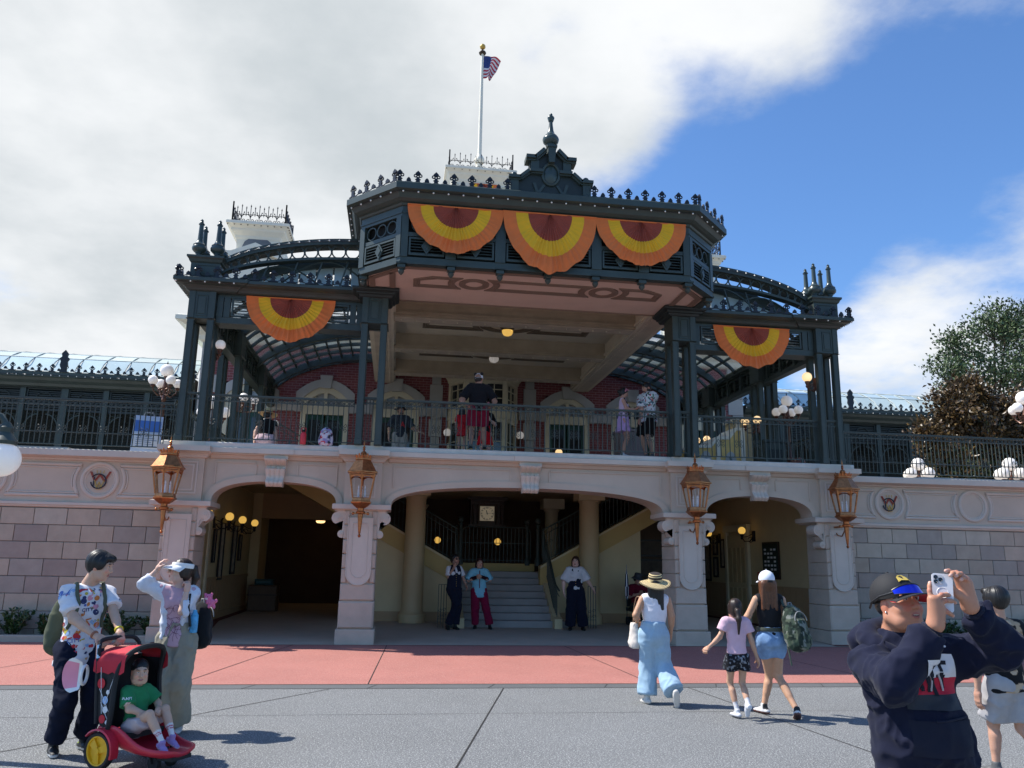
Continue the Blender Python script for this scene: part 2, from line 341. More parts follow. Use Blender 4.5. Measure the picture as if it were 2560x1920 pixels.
# ================================================================== stone arcade (ground storey)
DECK = 3.836; ZL0, ZL1 = 3.624, 3.72
arc = thing('stone_arcade', 'grey painted stone arcade of three flattened arches carrying the upper platform', 'arcade')
def arch_z(x, c, h, zs, zc, n=2.4):
 t = min(1, abs(x-c)/h); return zs+(zc-zs)*(1-t**n)**(1/n)
def arch_xs(c, h, n=44): return [c-h*math.cos(PI*i/n) for i in range(n+1)]
BAYS = [(-5.115, 1.21, .45), (0.02, 2.82, .20), (5.115, 1.21, .45)]   # centre, half span, front plane
ZS, ZC = 2.675, 3.09
for c, h, yf in BAYS:
 m = MB(); xs = arch_xs(c, h); ye = .95
 zt = 3.60; vs = []; fs = []
 for x in xs:
  z = arch_z(x, c, h, ZS, ZC); vs += [(x, yf, z), (x, yf, zt), (x, ye, z), (x, ye, zt)]
 for i in range(len(xs)-1):
  a, b = 4*i, 4*i+4; fs += [(a, b, b+1, a+1), (a+2, a+3, b+3, b+2), (a, a+2, b+2, b)]
 m.add(vs, fs)
 for s in (-1, 1): m.box(c+s*h, c+s*(h+.28), yf, ye, ZS-.01, zt)
 m.build('spandrel', stone, arc)
 # raised rim round the arch and the panel moulding
 m = MB(); vs = []; fs = []
 hh = h+.13
 for i, x in enumerate(xs):
  z = arch_z(x, c, h, ZS, ZC); xo = c+(x-c)*hh/h; zo = arch_z(xo, c, hh, ZS, ZC+.13)
  vs += [(x, yf-.028, z-.002), (xo, yf-.028, zo), (x, yf+.002, z-.002), (xo, yf+.002, zo), (x, yf-.028, z-.002)]
 for i in range(len(xs)-1):
  a, b = 5*i, 5*i+5; fs += [(a, b, b+1, a+1), (a+1, b+1, b+3, a+3), (a+2, b+2, b, a)]
 m.add(vs, fs); m.build('archivolt', stone, arc)
 for s in (-1, 1):
  m = MB(); x0, x1 = c+s*.42, c+s*(h-.06)
  for (dz, dy, w) in ((3.44, .022, .03), (3.475, .012, .02)):
   m.box(x0, x1+s*.05, yf-dy, yf, dz, dz+w)
  m.box(x0-s*.03, x0, yf-.022, yf, 3.22, 3.44)
  m.box(x1+s*.02, x1+s*.05, yf-.022, yf, 3.02, 3.44)
  m.build('panel_moulding', stone, arc)
 # ledge between the piers
 m = MB(); x0, x1 = (c-h-.08, c+h+.08)
 m.sweep([(x0, yf-.20), (x1, yf-.20)], [(0, ZL0), (0, ZL1), (-.02, ZL1+.014), (-.75, ZL1+.05), (-.75, ZL0+.02), (-.02, ZL0)])
 m.build('ledge', stone_trim, arc)
 m = MB(); m.sweep([(x0, yf), (x1, yf)], [(.17, 3.621), (.16, 3.60), (.10, 3.585), (.07, 3.555), (.05, 3.53), (.001, 3.515), (-.2, 3.515), (-.2, 3.621)])
 m.build('ledge_moulding', stone, arc)
# keystone consoles: fluted scroll brackets
def console(w_top=.21, w_bot=.16, h=.55, flutes=4):
 m = MB(); prof = []
 for i in range(29):
  t = i/28; z = -h*t
  y = .20*math.cos(min(t/.34, 1)*PI*.72) if t < .34 else .04+.10*math.exp(-((t-.86)/.13)**2)+.07*math.exp(-((t-.35)/.2)**2)
  prof.append((z, .06+max(y, .0)))
 vs = []; fs = []; us = []
 for k in range(flutes*6+1):
  u = k/(flutes*6); us.append((u*2-1, .022*abs(math.sin(u*PI*flutes))**.6))
 for z, y in prof:
  t = -z/h; w = w_top+(w_bot-w_top)*t
  for u, b in us: vs.append((u*w, -(y+b-.02), z))
 n = len(us)
 for i in range(len(prof)-1):
  for k in range(n-1): fs.append((i*n+k, i*n+k+1, (i+1)*n+k+1, (i+1)*n+k))
 for k in (0, n-1):
  b0 = len(vs)
  for z, y in prof: vs.append((us[k][0]*(w_top+(w_bot-w_top)*(-z/h)), .05, z))
  for i in range(len(prof)-1): fs.append((i*n+k, (i+1)*n+k, b0+i+1, b0+i))
 m.add(vs, fs); return m
cme = console().mesh('console', stone_trim, True)
for i, (c, h, yf) in enumerate(BAYS):
 k = tag(thing('keystone', None, None), None); k.parent = arc; k.location = (c-.015, yf, 0)
 link('scroll', cme, k, (0, 0, 3.53))
 MB().sweep([(-.235, -.16), (.235, -.16)], [(0, 3.53), (0, 3.60), (.02, 3.61), (.03, 3.635), (-.3, 3.635), (-.3, 3.53)]).build('cap', stone_trim, k)
 MB().box(-.345, .345, -.222, .3, ZL0-.003, ZL1+.004).build('ledge_block', stone_trim, k)
# scroll bracket on the pier sides (profile in xz, extruded in y)
def side_scroll(s):
 m = MB()
 out = [(.0, 2.53), (.245, 2.53)]
 for i in range(13):
  a = PI*.5-i/12*PI*1.35; out.append((.17+.12*math.cos(a), 2.39+.12*math.sin(a)))
 out += [(.13, 2.26), (.09, 2.17)]
 for i in range(11):
  a = PI*.55-i/10*PI*1.3; out.append((.085+.075*math.cos(a), 2.08+.075*math.sin(a)))
 out += [(.0, 2.0)]
 m.prism([(s*x, z) for x, z in out], .10, .42)
 for (x, z, r) in ((.17, 2.39, .075), (.085, 2.08, .045)):
  m.lathe([(r, 0), (r, .016), (r*.6, .016), (r*.6, .028), (r*.25, .028), (r*.25, .04), (.0001, .045)], (s*x, .10, z), 16, (0, -1, 0))
 return m
SCR = {s: side_scroll(s).mesh('scroll_bracket', stone_trim, True) for s in (-1, 1)}
PX = [(-6.865, .25), (-3.373, 0), (3.373, 0), (6.865, .25)]
def pier(cx, yo, sides, first):
 p = thing('pier', None, None); p.parent = arc; p.location = (cx, yo, 0)
 MB().cbox(-.37, .37, 0, 1.0, 0, .285, .012).build('plinth', stone_rough, p)
 MB().cbox(-.335, .335, .035, .95, .30, .805, .028).build('base_block', stone_rough, p)
 MB().cbox(-.325, .325, .045, .95, .82, 1.135, .022).build('base_block', stone_rough, p)
 MB().box(-.285, .285, .09, .93, .28, 2.54).build('shaft', stone, p)
 z = 1.15
 for k in range(5):
  h = .265
  for s in (-1, 1): MB().cbox(s*.215, s*.322, .055, .9, z, z+h, .02).build('quoin', stone_rough, p)
  z += h+.014
 # round-ended raised panel
 def tongue(w, zb, zt): return [(-w, zt), (-w, zb)]+[(w*math.cos(PI+PI*i/14), zb+w*math.sin(PI+PI*i/14)) for i in range(1, 14)]+[(w, zb), (w, zt)]
 MB().prism(tongue(.235, 1.345, 2.40), .025, .2).build('panel', stone_trim, p)
 m = MB(); a = tongue(.15, 1.40, 2.29); pts = [(x, .022, z) for x, z in a]; m.tube(pts+[pts[0]], .009, 6); pts = [(x, .022, z) for x, z in tongue(.235, 1.345, 2.40)]; m.tube(pts, .011, 6)
 m.build('panel_bead', stone_trim, p, True)
 MB().sweep([(-.57, .9), (-.57, -.0), (.57, -.0), (.57, .9)], [(-.10, 2.53), (-.05, 2.555), (-.02, 2.56), (0, 2.565), (0, 2.655), (-.03, 2.665), (-.5, 2.665), (-.5, 2.53)]).build('impost', stone_trim, p)
 for s in sides: link('scroll_bracket', SCR[s], p, (s*.285, 0, 0))
 MB().box(-.36, .36, .10, .93, 2.66, 3.6).build('upper_block', stone, p)
 m = MB()
 for (w, zb, zt, d) in ((.25, 2.80, 3.44, .018), (.18, 2.86, 3.38, .012)):
  for q in ((-w, -w+.03, zb, zt), (w-.03, w, zb, zt), (-w+.03, w-.03, zb, zb+.03), (-w+.03, w-.03, zt-.03, zt)): m.box(q[0], q[1], .10-d, .101, q[2], q[3])
 m.build('panel_moulding', stone_trim, p)
 MB().sweep([(-.36, .9), (-.36, .10), (.36, .10), (.36, .9)], [(.001, 3.50), (.04, 3.515), (.06, 3.55), (.10, 3.585), (.14, 3.60), (.145, 3.622), (-.2, 3.622), (-.2, 3.50)]).build('capital_moulding', stone_trim, p)
 MB().box(-.495, .495, -.15, 1.0, ZL0-.004, ZL1+.006).build('ledge_block', stone_trim, p)
 MB().prism([(-.37, ZL1), (.37, ZL1), (.35, ZL1+.11), (-.35, ZL1+.11)], .02, .8).build('column_base', stone_trim, p)
 return p
for i, (cx, yo) in enumerate(PX): pier(cx, yo, ((1,) if i == 0 else ((-1,) if i == 3 else (-1, 1))), i == 0)
# platform slab with its light kerb
m = MB()
m.box(-7.3, 7.3, .62, 10, 3.56, DECK-.02); m.build('platform_slab', M('platform_concrete', (.40, .36, .32), .85, var=.06), arc)
m = MB()
m.sweep([(-7.3, .28), (-3.9, .28), (-3.9, .08), (3.9, .08), (3.9, .28), (7.3, .28)], [(0, 3.72), (0, 3.815), (-.02, 3.835), (-.6, 3.84), (-.6, 3.70)])
m.build('platform_kerb', M('kerb_limewash', (.60, .545, .47), .8, var=.1, vs=5, bump=.2, bs=50), arc)

# ------------------------------------------------------------------ terrace walls left and right of the arcade
tile_me = {}
def terrace_wall(sgn, label, x_med, x_far):
 t = thing('terrace_wall', label, 'wall')
 X0 = 7.30; n = 0
 MB().box(sgn*7.0, sgn*x_far, 1.03, 1.6, 0, 3.5).build('backing', mortar, t)
 rowh, tw = .33, .616; z1 = 2.495; r = 0
 while z1 > .05:
  z0 = max(z1-rowh, .0); x = X0+.02+(.33 if r % 2 else .62)-.616
  while x < min(x_far, 14.6):
   a, b = max(x, X0), x+tw
   if b-a > .05:
    key = (round(b-a, 3), round(z1-z0, 3), RNG.integers(0, 5))
    if key not in tile_me: tile_me[key] = MB().cbox(0, b-a-.012, 0, .05, 0, z1-z0-.012, .006).mesh('block', TILE[key[2]])
    o = link('block', tile_me[key], t, (a if sgn > 0 else -b+.012, 1.0-.004*float(RNG.random()), z0)); n += 1
   x += tw
  z1 -= rowh; r += 1
 if x_far > 14.6: MB().box(sgn*14.7, sgn*x_far, 1.0, 1.05, 0, 2.49).build('far_blocks', TILE[1], t)
 MB().box(sgn*7.2, sgn*x_far, 1.005, 1.5, 2.60, 3.45).build('frieze', stone, t)
 L = (lambda pr: MB().sweep([(sgn*7.2, 1.0), (sgn*x_far, 1.0)] if sgn > 0 else [(-x_far, 1.0), (-7.2, 1.0)], pr))
 L([(0, 2.50), (.03, 2.515), (.035, 2.54), (.06, 2.55), (.06, 2.60), (.02, 2.615), (-.1, 2.615), (-.1, 2.5)]).build('string_course', stone_trim, t)
 L([(0, 3.44), (.05, 3.45), (.06, 3.475), (.14, 3.485), (.20, 3.50), (.25, 3.515), (.25, 3.635), (.235, 3.65), (-.5, 3.70), (-.5, 3.44)]).build('ledge', stone_trim, t)
 # medallions and the concave-ended panels between them
 xs = [7.0]+[x_med+2.1*i for i in range(int((x_far-x_med)/2.1)+1)]
 rim = MB(); rim.ring((0, 0, 0), .335, .04, 40, 8); rim.ring((0, .005, 0), .285, .018, 36, 6); rme = rim.mesh('medallion', stone_trim, True)
 zc = 3.061
 for x in xs[1:]: link('medallion', rme, t, (sgn*x, 1.0, zc))
 for i in range(len(xs)-1):
  a, b = xs[i], xs[i+1]; top, bot = 3.36, 2.745
  m = MB(); pts = []
  ra = .475
  def arcpts(cx, s):
   hgt = (top-bot)/2; am = math.asin(min(1, hgt/ra)); return [(cx+s*ra*math.cos(q), zc-.008+ra*math.sin(q)) for q in np.linspace(-am, am, 12)]
  left = arcpts(a, 1) if i else [(7.35, bot), (7.35, top)]
  right = arcpts(b, -1)[::-1]
  poly = left+right
  for off, rr in ((.0, .034), (.055, .016)):
   cxm = sum(p[0] for p in poly)/len(poly)
   q = [(sgn*(p[0]+(off if p[0] < cxm else -off)), 1.0, p[1]+(-off*1.0 if p[1] > zc+.2 else (off if p[1] < zc-.2 else 0))) for p in poly]
   m.tube(q, rr, 8, closed=True)
  m.build('frieze_moulding', stone_trim, t, True)
 return t
tw_l = terrace_wall(-1, 'grey block terrace wall left of the three arches, behind the man with the stroller', 8.64, 40)
tw_r = terrace_wall(1, 'grey block terrace wall right of the three arches, behind the man in the navy hoodie', 8.54, 40)
# painted monogram (interlaced letters) inside the first medallion of each wall
def monogram(t, x):
 red_p = M('monogram_red', (.36, .06, .03), .5); nav = M('monogram_navy', (.02, .025, .04), .5)
 m = MB(); y = .985; z = 3.07; s = .20
 m.cur = 0
 pl = [(-.9, .8), (-.45, -.15), (0, .55), (.45, -.15), (.95, .85)]
 for off in (-.06, .06):
  for a, b in zip(pl, pl[1:]): m.bar((x+(a[0]+off)*s, y, z+a[1]*s), (x+(b[0]+off)*s, y, z+b[1]*s), .018, .012)
 m.cur = 1
 m.tube([(x+s*px, y-.004, z+s*pz) for px, pz in [(-.75, .25)]+[(-.1+.72*math.cos(q), -.15+.72*math.sin(q)) for q in np.linspace(2.4, -3.0, 22)]], .013, 6)
 m.bar((x-.55*s, y-.004, z-.7*s), (x-.5*s, y-.004, z+.25*s), .02, .012)
 m.cur = 2
 pl = [(-.45, -.05), (-.2, -.75), (0, -.2), (.2, -.75), (.45, -.05)]
 for a, b in zip(pl, pl[1:]): m.bar((x+a[0]*s, y-.008, z+a[1]*s), (x+b[0]*s, y-.008, z+b[1]*s), .02, .012)
 for px in (-.25, 0, .25): m.bar((x+px*s, y-.004, z-.65*s), (x+px*.8*s, y-.004, z-1.0*s), .012, .01)
 for px in (-.3, 0, .3): m.bar((x+px*s, y-.004, z+.65*s), (x+px*1.15*s, y-.004, z+.95*s), .010, .01)
 m.build('monogram', [red_p, nav, gold], t)
monogram(tw_l, -8.64); monogram(tw_r, 8.54)
# planter kerbs
for s, lab in ((-1, 'low pale kerb round the shrub bed left of the arches'), (1, 'low pale kerb round the shrub bed right of the arches')):
 m = MB(); m.sweep(([(-40, .32), (-7.05, .32)] if s < 0 else [(7.25, .32), (40, .32)]), [(0, 0), (0, .105), (-.015, .12), (-.16, .12), (-.16, 0)])
 o = m.build('planter_kerb', concrete); tag(o, lab, 'kerb')
 tag(sheet('planter_soil', *((-40, -7.2) if s < 0 else (7.2, 40)), .48, 1.0, .07, soil))

# ------------------------------------------------------------------ interior of the arcade
FB = .10
inn = thing('arcade_interior', 'ochre and dark painted walls inside the arches, with wainscot below', 'wall')
MB().box(-7.3, 7.3, .95, 13, 3.50, 3.555).build('ceiling', M('arcade_ceiling', (.44, .36, .22), .7), inn)
MB().box(-2.9, 2.9, 1.6, 1.9, 3.20, 3.5).build('ceiling_beam', yel_pale, inn)
MB().box(-7.3, -7.02, 1.0, 13, FB, 3.5).build('side_wall', yel_pale, inn); MB().box(7.02, 7.3, 1.0, 13, FB, 3.5).build('side_wall', yel_pale, inn)
for s in (-1, 1):
 MB().box(s*7.02, s*6.99, 1.1, 9.2, FB, 1.05).build('wainscot', wainscot, inn); MB().box(s*7.02, s*6.97, 1.1, 9.2, 1.05, 1.11).build('wainscot_rail', wainscot, inn); MB().box(s*7.02, s*6.96, 1.1, 9.2, FB, .26).build('skirting', wainscot, inn)
 for k in range(26): MB().box(s*6.99, s*6.985, 1.15+k*.3, 1.17+k*.3, .26, 1.05).build('wainscot_board', wainscot, inn)
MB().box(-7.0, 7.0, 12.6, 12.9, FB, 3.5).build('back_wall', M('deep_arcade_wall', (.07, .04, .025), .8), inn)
MB().box(-7.0, -6.72, 9.2, 9.5, FB, 3.5).build('cross_wall', yel_pale, inn)
MB().box(-6.72, -3.0, 9.2, 9.5, 2.75, 3.5).build('cross_beam', wainscot, inn)
# under-stair walls and stringers of the twin flights
YW = 4.75
for s in (-1, 1):
 xo, xi = 3.75, 1.15
 zt = lambda x: 1.18+(x-1.38)*.545
 m = MB(); m.prism([(s*xi, FB), (s*xo, FB), (s*xo, zt(xo)+.02), (s*xi, zt(xi)+.02)], YW, YW+.2); m.build('under_stair_wall', yel_pale, inn)
 MB().box(s*xi, s*(xo+.03), YW-.02, YW+.1, FB, .34).build('skirting', wainscot, inn)
 m = MB(); a, b = 1.05, 5.9; m.prism([(s*a, zt(a)), (s*b, zt(b)), (s*b, zt(b)+.44), (s*a, zt(a)+.44)], YW-.06, YW+.22); m.build('stringer', yel_wall, inn)
 m = MB(); m.prism([(s*a, zt(a)+.44), (s*b, zt(b)+.44), (s*b, zt(b)+.50), (s*a, zt(a)+.50)], YW-.09, YW+.25); m.build('stringer_cap', yel_pale, inn)
 m = MB(); m.prism([(s*a, zt(a)), (s*b, zt(b)), (s*b, zt(b)+.02), (s*a, zt(a)+.02)], YW+.2, YW+1.9); m.build('stair_soffit', yel_wall, inn)
 m = MB(); rail = []
 for q in np.arange(1.15, 5.7, .105):
  z = zt(q)+.5; m.box(s*q-.007, s*q+.007, YW+.06, YW+.074, z, z+.86)
 for dz, r in ((.88, .02), (.74, .011), (.06, .010)): m.tube([(s*1.1, YW+.067, zt(1.1)+.5+dz), (s*5.8, YW+.067, zt(5.8)+.5+dz)], r, 6)
 for q in np.arange(1.3, 5.6, .42):
  for d in (1, -1): m.tube(spiral((s*q+.05*d, YW+.067, zt(q)+.95+.06), .05, .012, 0 if d > 0 else PI, .9, 12), .006, 4)
 t = m.build('stair_railing', iron); tag(t, 'green iron railing on the '+('left' if s < 0 else 'right')+' flight rising from the stair landing', 'railing')
# round columns
cp = [(.33, 0), (.33, .20), (.30, .22), (.28, .27), (.262, .30), (.25, 3.0), (.27, 3.03), (.27, 3.06), (.30, 3.09)]
for s, x in ((-1, -2.2), (1, 2.28)):
 c = thing('round_column', f'thick ochre column on the {"left" if s < 0 else "right"} of the stairs', 'column', (x, 4.42, FB))
 MB().lathe(cp, seg=32).build('shaft', M('column_paint', (.50, .37, .20), .55, var=.04), c, True)
 MB().box(-.34, .34, -.34, .34, 3.09, 3.42).build('capital', yel_pale, c)
for x, y in ((2.05, 8.4), (-2.0, 8.4)):
 c = MB().lathe([(.25, 0), (.25, .15), (.21, .2), (.20, 2.55), (.24, 2.6), (.28, 2.68)], (x, y, .1+.45), seg=24).build('column', cream, inn, True)
MB().box(1.75, 2.4, 8.1, 8.75, 3.2, 3.5).build('column_cap', cream, inn)
# central stairs: eight treads up to the landing
st = thing('staircase', 'grey concrete steps with cream flared side walls rising to the dark landing', 'stairs')
nst = 8; y0 = 3.36; tread = .255; rise = (1.345-.07)/nst
for i in range(nst):
 w = 1.12 if i > 1 else 1.25-.06*i
 MB().cbox(-w+.06, w+.06+(.25 if i == 0 else (.12 if i == 1 else 0)), y0+i*tread, y0+(nst+1)*tread, .07+i*rise-(.07 if i == 0 else 0), .07+(i+1)*rise-.0, .012).build('step', step_c, st)
MB().box(-1.6, 1.7, y0+nst*tread, 7.2, 1.2, 1.343).build('landing', step_c, st)
MB().box(-1.0, 1.12, 6.0, 6.16, 1.34, 1.55).build('kerb', yel_wall, st)
for s in (-1, 1):
 m = MB(); cx = .06+s*1.16
 pr = [(3.1, .07), (3.1, .30), (3.32, .34), (3.7, .52), (4.2, .80), (5.4, 1.50), (5.4, .07)]
 m.prism([(a, b) for a, b in pr], cx-.09, cx+.09, 'x'); m.build('flank_wall', yel_pale, st)
def newel(x, y, z, h=1.25, parent=None, lab=None):
 m = MB(); m.lathe([(.085, 0), (.085, .14), (.06, .18), (.045, .24), (.045, h-.34), (.065, h-.31), (.045, h-.28), (.05, h-.2), (.07, h-.17), (.05, h-.15)], (0, 0, 0), 14); m.sphere((0, 0, h-.07), .082, 16, 10)
 o = m.build('newel_post', iron, None, True, (x, y, z)); return o
for x, y, z, lab in ((-1.28, 3.2, .08, 'green ball-topped newel post at the foot of the stairs beside the navy-vested cast'), (-.97, 5.5, 1.5, 'green ball-topped newel post at the top left of the stairs'), (1.12, 5.5, 1.5, 'green ball-topped newel post at the top right of the stairs, in front'), (.92, 6.05, 1.5, 'green ball-topped newel post at the right end of the landing gate')):
 tag(newel(x, y, z), lab.replace('navy-vested cast', 'woman on the phone'), 'post')
def flight_rail(s):
 m = MB(); x = .06+s*1.16
 top = [(x+s*.02, 3.15, .95), (x, 3.5, 1.08), (x, 4.2, 1.62), (x, 5.45, 2.52)]
 for dz, r in ((0, .024), (-.13, .012), (-.72, .011)): m.tube([(a, b, c+dz) for a, b, c in top], r, 6)
 for y in np.arange(3.3, 5.4, .095):
  z = float(np.interp(y, [3.15, 3.5, 4.2, 5.45], [.95, 1.08, 1.62, 2.52])); m.box(x-.007, x+.007, y-.007, y+.007, z-.76, z)
 return m
for s in (-1, 1):
 tag(flight_rail(s).build('stair_railing', iron), f'green handrail on the {"left" if s < 0 else "right"} of the central steps', 'railing')
def small_gate(x, y, w, label):
 m = MB(); z = FZ(0, y)
 for k in range(4): m.box(x+k*w/3-.008, x+k*w/3+.008, y-.008, y+.008, z, z+.98)
 for zz in (.2, .98): m.box(x, x+w, y-.01, y+.01, z+zz-.012, z+zz)
 for d in (1, -1):
  m.tube(spiral((x+w/2+d*.045, y, z+.4), .045, .01, 0 if d > 0 else PI, 1, 12), .006, 4); m.tube(spiral((x+w/2+d*.045, y, z+.27), .045, .01, 0 if d > 0 else PI, 1, 12), .006, 4)
 tag(m.build('rail_end', iron), label, 'railing')
small_gate(-1.62, 3.25, .19, 'short green iron rail end left of the stairs by the pale column'); small_gate(1.98, 3.3, .19, 'short green iron rail end right of the stairs beside the woman in navy')
# landing gate
m = MB(); x0, x1, z0, z1 = -.88, 1.02, 1.57, 2.52
m.tube([(x0, 6.08, z0), (x0, 6.08, z1-.18)]+[(x0+.16-.16*math.cos(q), 6.08, z1-.16+.16*math.sin(q)) for q in np.linspace(0, PI/2, 7)]+[(x1-.16+.16*math.sin(q), 6.08, z1-.16+.16*math.cos(q)) for q in np.linspace(0, PI/2, 7)]+[(x1, 6.08, z0)], .018, 6)
for x in np.arange(x0+.1, x1-.03, .105): m.box(x-.008, x+.008, 6.07, 6.086, z0, z1-.02)
m.box(x0, x1, 6.065, 6.09, 2.08, 2.10); m.box(x0, x1, 6.065, 6.09, 1.62, 1.64)
tag(m.build('landing_gate', iron), 'wide green iron gate closing the stair landing below the clock', 'gate')
# clock
ck = thing('station_clock', 'dark wooden case clock with square cream dial of Roman numerals above the landing gate', 'clock', (.035, 8.1, 0))
MB().box(-.52, .48, 0, .35, 2.62, 3.46).build('case', dark_wood, ck)
m = MB(); m.prism([(-.62, 3.40), (.58, 3.40), (.58, 3.46), (.38, 3.52), (-.02, 3.62), (-.42, 3.52), (-.62, 3.46)], -.12, .3); m.prism([(-.40, 3.3), (.36, 3.3), (-.02, 3.42)], -.05, .1); m.box(-.58, .54, -.1, .3, 2.60, 2.68); m.build('pediment', dark_wood, ck)
for x in (-.45, -.30, .26, .41): MB().lathe([(.035, 2.68), (.03, 2.72), (.028, 3.2), (.04, 3.26)], (x, -.05, 0), 10).build('colonnette', dark_wood, ck, True)
dz = 3.0; dx = -.02; ds = .215
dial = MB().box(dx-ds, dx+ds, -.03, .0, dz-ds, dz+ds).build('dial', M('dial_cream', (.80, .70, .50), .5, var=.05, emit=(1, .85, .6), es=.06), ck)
MB().ring((dx, -.034, dz), .195, .003, 40, 4).build('dial_ring', print_navy, dial)
rom = ['XII', 'I', 'II', 'III', 'IIII', 'V', 'VI', 'VII', 'VIII', 'IX', 'X', 'XI']
for i, r in enumerate(rom):
 a = i*PI/6; o = link('numeral', text_mesh(r, .058, M('numeral_black', (.01, .01, .01), .5, var=0), .001, True), dial, (dx+.165*math.sin(a), -.036, dz+.165*math.cos(a))); o.rotation_euler = (PI/2, a, 0)
for a, l, w in ((math.radians(342), .10, .022), (math.radians(83), .165, .014)):
 MB().bar((dx-.03*math.sin(a), -.04, dz-.03*math.cos(a)), (dx+l*math.sin(a), -.04, dz+l*math.cos(a)), w, .006).build('hand', black_iron, ck)
# doors, frames, notices on the side walls
def panel_door(x, y0, y1, z1, s, label):
 t = thing('panelled_door', label, 'door', (x, 0, 0))
 MB().box(0, s*-.05, y0, y1, FB, z1).build('leaf', yel_pale, t)
 m = MB()
 for k in range(4):
  yy = y0+.08+(y1-y0-.16)*k/4
  for zz in ((.3, 1.0), (1.15, z1-.35)): m.box(s*-.05, s*-.07, yy+.03, yy+(y1-y0-.16)/4-.03, zz[0], zz[1])
 m.build('panel', M('door_panel_paint', (.50, .38, .20), .5), t)
 m = MB(); m.box(0, s*-.09, y0-.14, y0, FB, z1+.1); m.box(0, s*-.09, y1, y1+.14, FB, z1+.1); m.box(0, s*-.11, y0-.2, y1+.2, z1+.1, z1+.28); m.build('door_frame', cream, t)
panel_door(-7.0, 2.0, 3.3, 2.45, -1, 'cream panelled double door just inside the left arch'); panel_door(7.0, 5.3, 6.6, 2.45, 1, 'cream panelled double door inside the right arch beside the red alarm box')
paper = M('framed_print', (.42, .38, .30), .6, var=.35, vs=9)
def frame(x, yc, zc, w, h, s, label, arch=False):
 t = thing('picture_frame', label, 'picture frame', (x, yc, zc), 0, 'framed notices on the arcade walls')
 m = MB(); b = .05
 for q in ((-w, -w+b, -h, h), (w-b, w, -h, h), (-w+b, w-b, -h, -h+b), (-w+b, w-b, h-b, h)): m.box(0, -s*.04, q[0], q[1], q[2], q[3])
 if arch: m.prism([(-w, h), (-w*.6, h+.07), (w*.6, h+.07), (w, h)], 0, -s*.04, 'x')
 m.build('moulding', M('black_frame', (.015, .012, .012), .4), t); MB().box(-s*.005, -s*.012, -w+b, w-b, -h+b, h-b).build('print', paper, t)
frame(-7.0, 4.25, 1.85, .14, .40, -1, 'narrow black framed notice nearest the door in the left arch'); frame(-7.0, 5.1, 1.75, .26, .72, -1, 'tall black framed poster inside the left arch, second from the door', True)
frame(-7.0, 6.7, 1.80, .28, .66, -1, 'tall black framed poster inside the left arch, farther back', True); frame(-7.0, 7.55, 1.85, .18, .36, -1, 'small black framed notice deepest in the left arch')
for i, (y, z, w, h, a, l) in enumerate(((7.6, 1.55, .17, .30, 0, 'small framed notice low at the back of the right arch'), (7.6, 2.2, .17, .30, 0, 'small framed notice high at the back of the right arch'), (8.9, 2.2, .2, .3, 0, 'framed notice half hidden by the pier in the right arch, upper'), (8.9, 1.55, .2, .3, 0, 'framed notice half hidden by the pier in the right arch, lower'), (8.25, 1.85, .24, .72, 1, 'tall black framed poster inside the right arch'), (7.05, 1.95, .16, .42, 0, 'upright framed print left of the door in the right arch'))):
 frame(7.0, y, z, w, h, 1, l, bool(a))
nb = thing('notice_board', 'dark green notice board with rows of white cards at the right of the right arch', 'notice board', (7.0, 3.9, 1.75))
MB().box(0, -.05, -.42, .42, -.42, .42).build('board', M('board_green', (.02, .035, .025), .5), nb); MB().box(.0, -.03, -.47, .47, -.47, .47).build('frame', dark_wood, nb)
for i in range(7):
 for k in range(4):
  if (i*3+k) % 5: MB().box(-.05, -.056, -.34+k*.18, -.34+k*.18+.11, -.35+i*.1, -.35+i*.1+.05).build('card', print_white, nb)
ab = thing('alarm_box', 'small red fire alarm box below the notice board', 'alarm box', (7.0, 4.45, 1.28)); MB().cbox(-.09, .0, -.13, .13, -.17, .17, .02).build('case', M('alarm_red', (.55, .03, .03), .4), ab); MB().tube([(-.03, 0, -.17), (-.03, .02, -.4)], .008).build('cable', blackm, ab)
for i, z in enumerate((.95, 1.5, 2.05)):
 t = thing('picture_frame', f'dark framed print right of the stairs, {("lowest", "middle", "topmost")[i]} of the column of three', 'picture frame', (4.55, 6.4, z)); MB().box(-.42, .42, 0, .05, -.24, .24).build('moulding', M('black_frame'), t); MB().box(-.36, .36, -.008, .0, -.19, .19).build('print', M('dim_print', (.09, .07, .05), .6, var=.3, vs=8), t)
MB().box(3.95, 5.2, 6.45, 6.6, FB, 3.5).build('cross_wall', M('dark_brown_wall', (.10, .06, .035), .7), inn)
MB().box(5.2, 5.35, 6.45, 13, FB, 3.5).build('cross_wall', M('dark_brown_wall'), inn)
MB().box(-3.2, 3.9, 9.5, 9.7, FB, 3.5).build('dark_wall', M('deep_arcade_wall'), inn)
tk = thing('steamer_trunk', 'old brown trunk with a teal case on top deep in the left arch', 'trunk', (-6.3, 8.3, FB)); MB().cbox(-.45, .35, -.3, .3, 0, .72, .03).build('box', M('trunk_leather', (.12, .07, .04), .6, var=.2), tk); MB().box(-.46, .36, -.31, .31, .44, .47).build('strap', dark_wood, tk); MB().cbox(-.3, .2, -.2, .2, .722, .88, .05).build('case', M('teal_case', (.03, .10, .11), .5), tk)
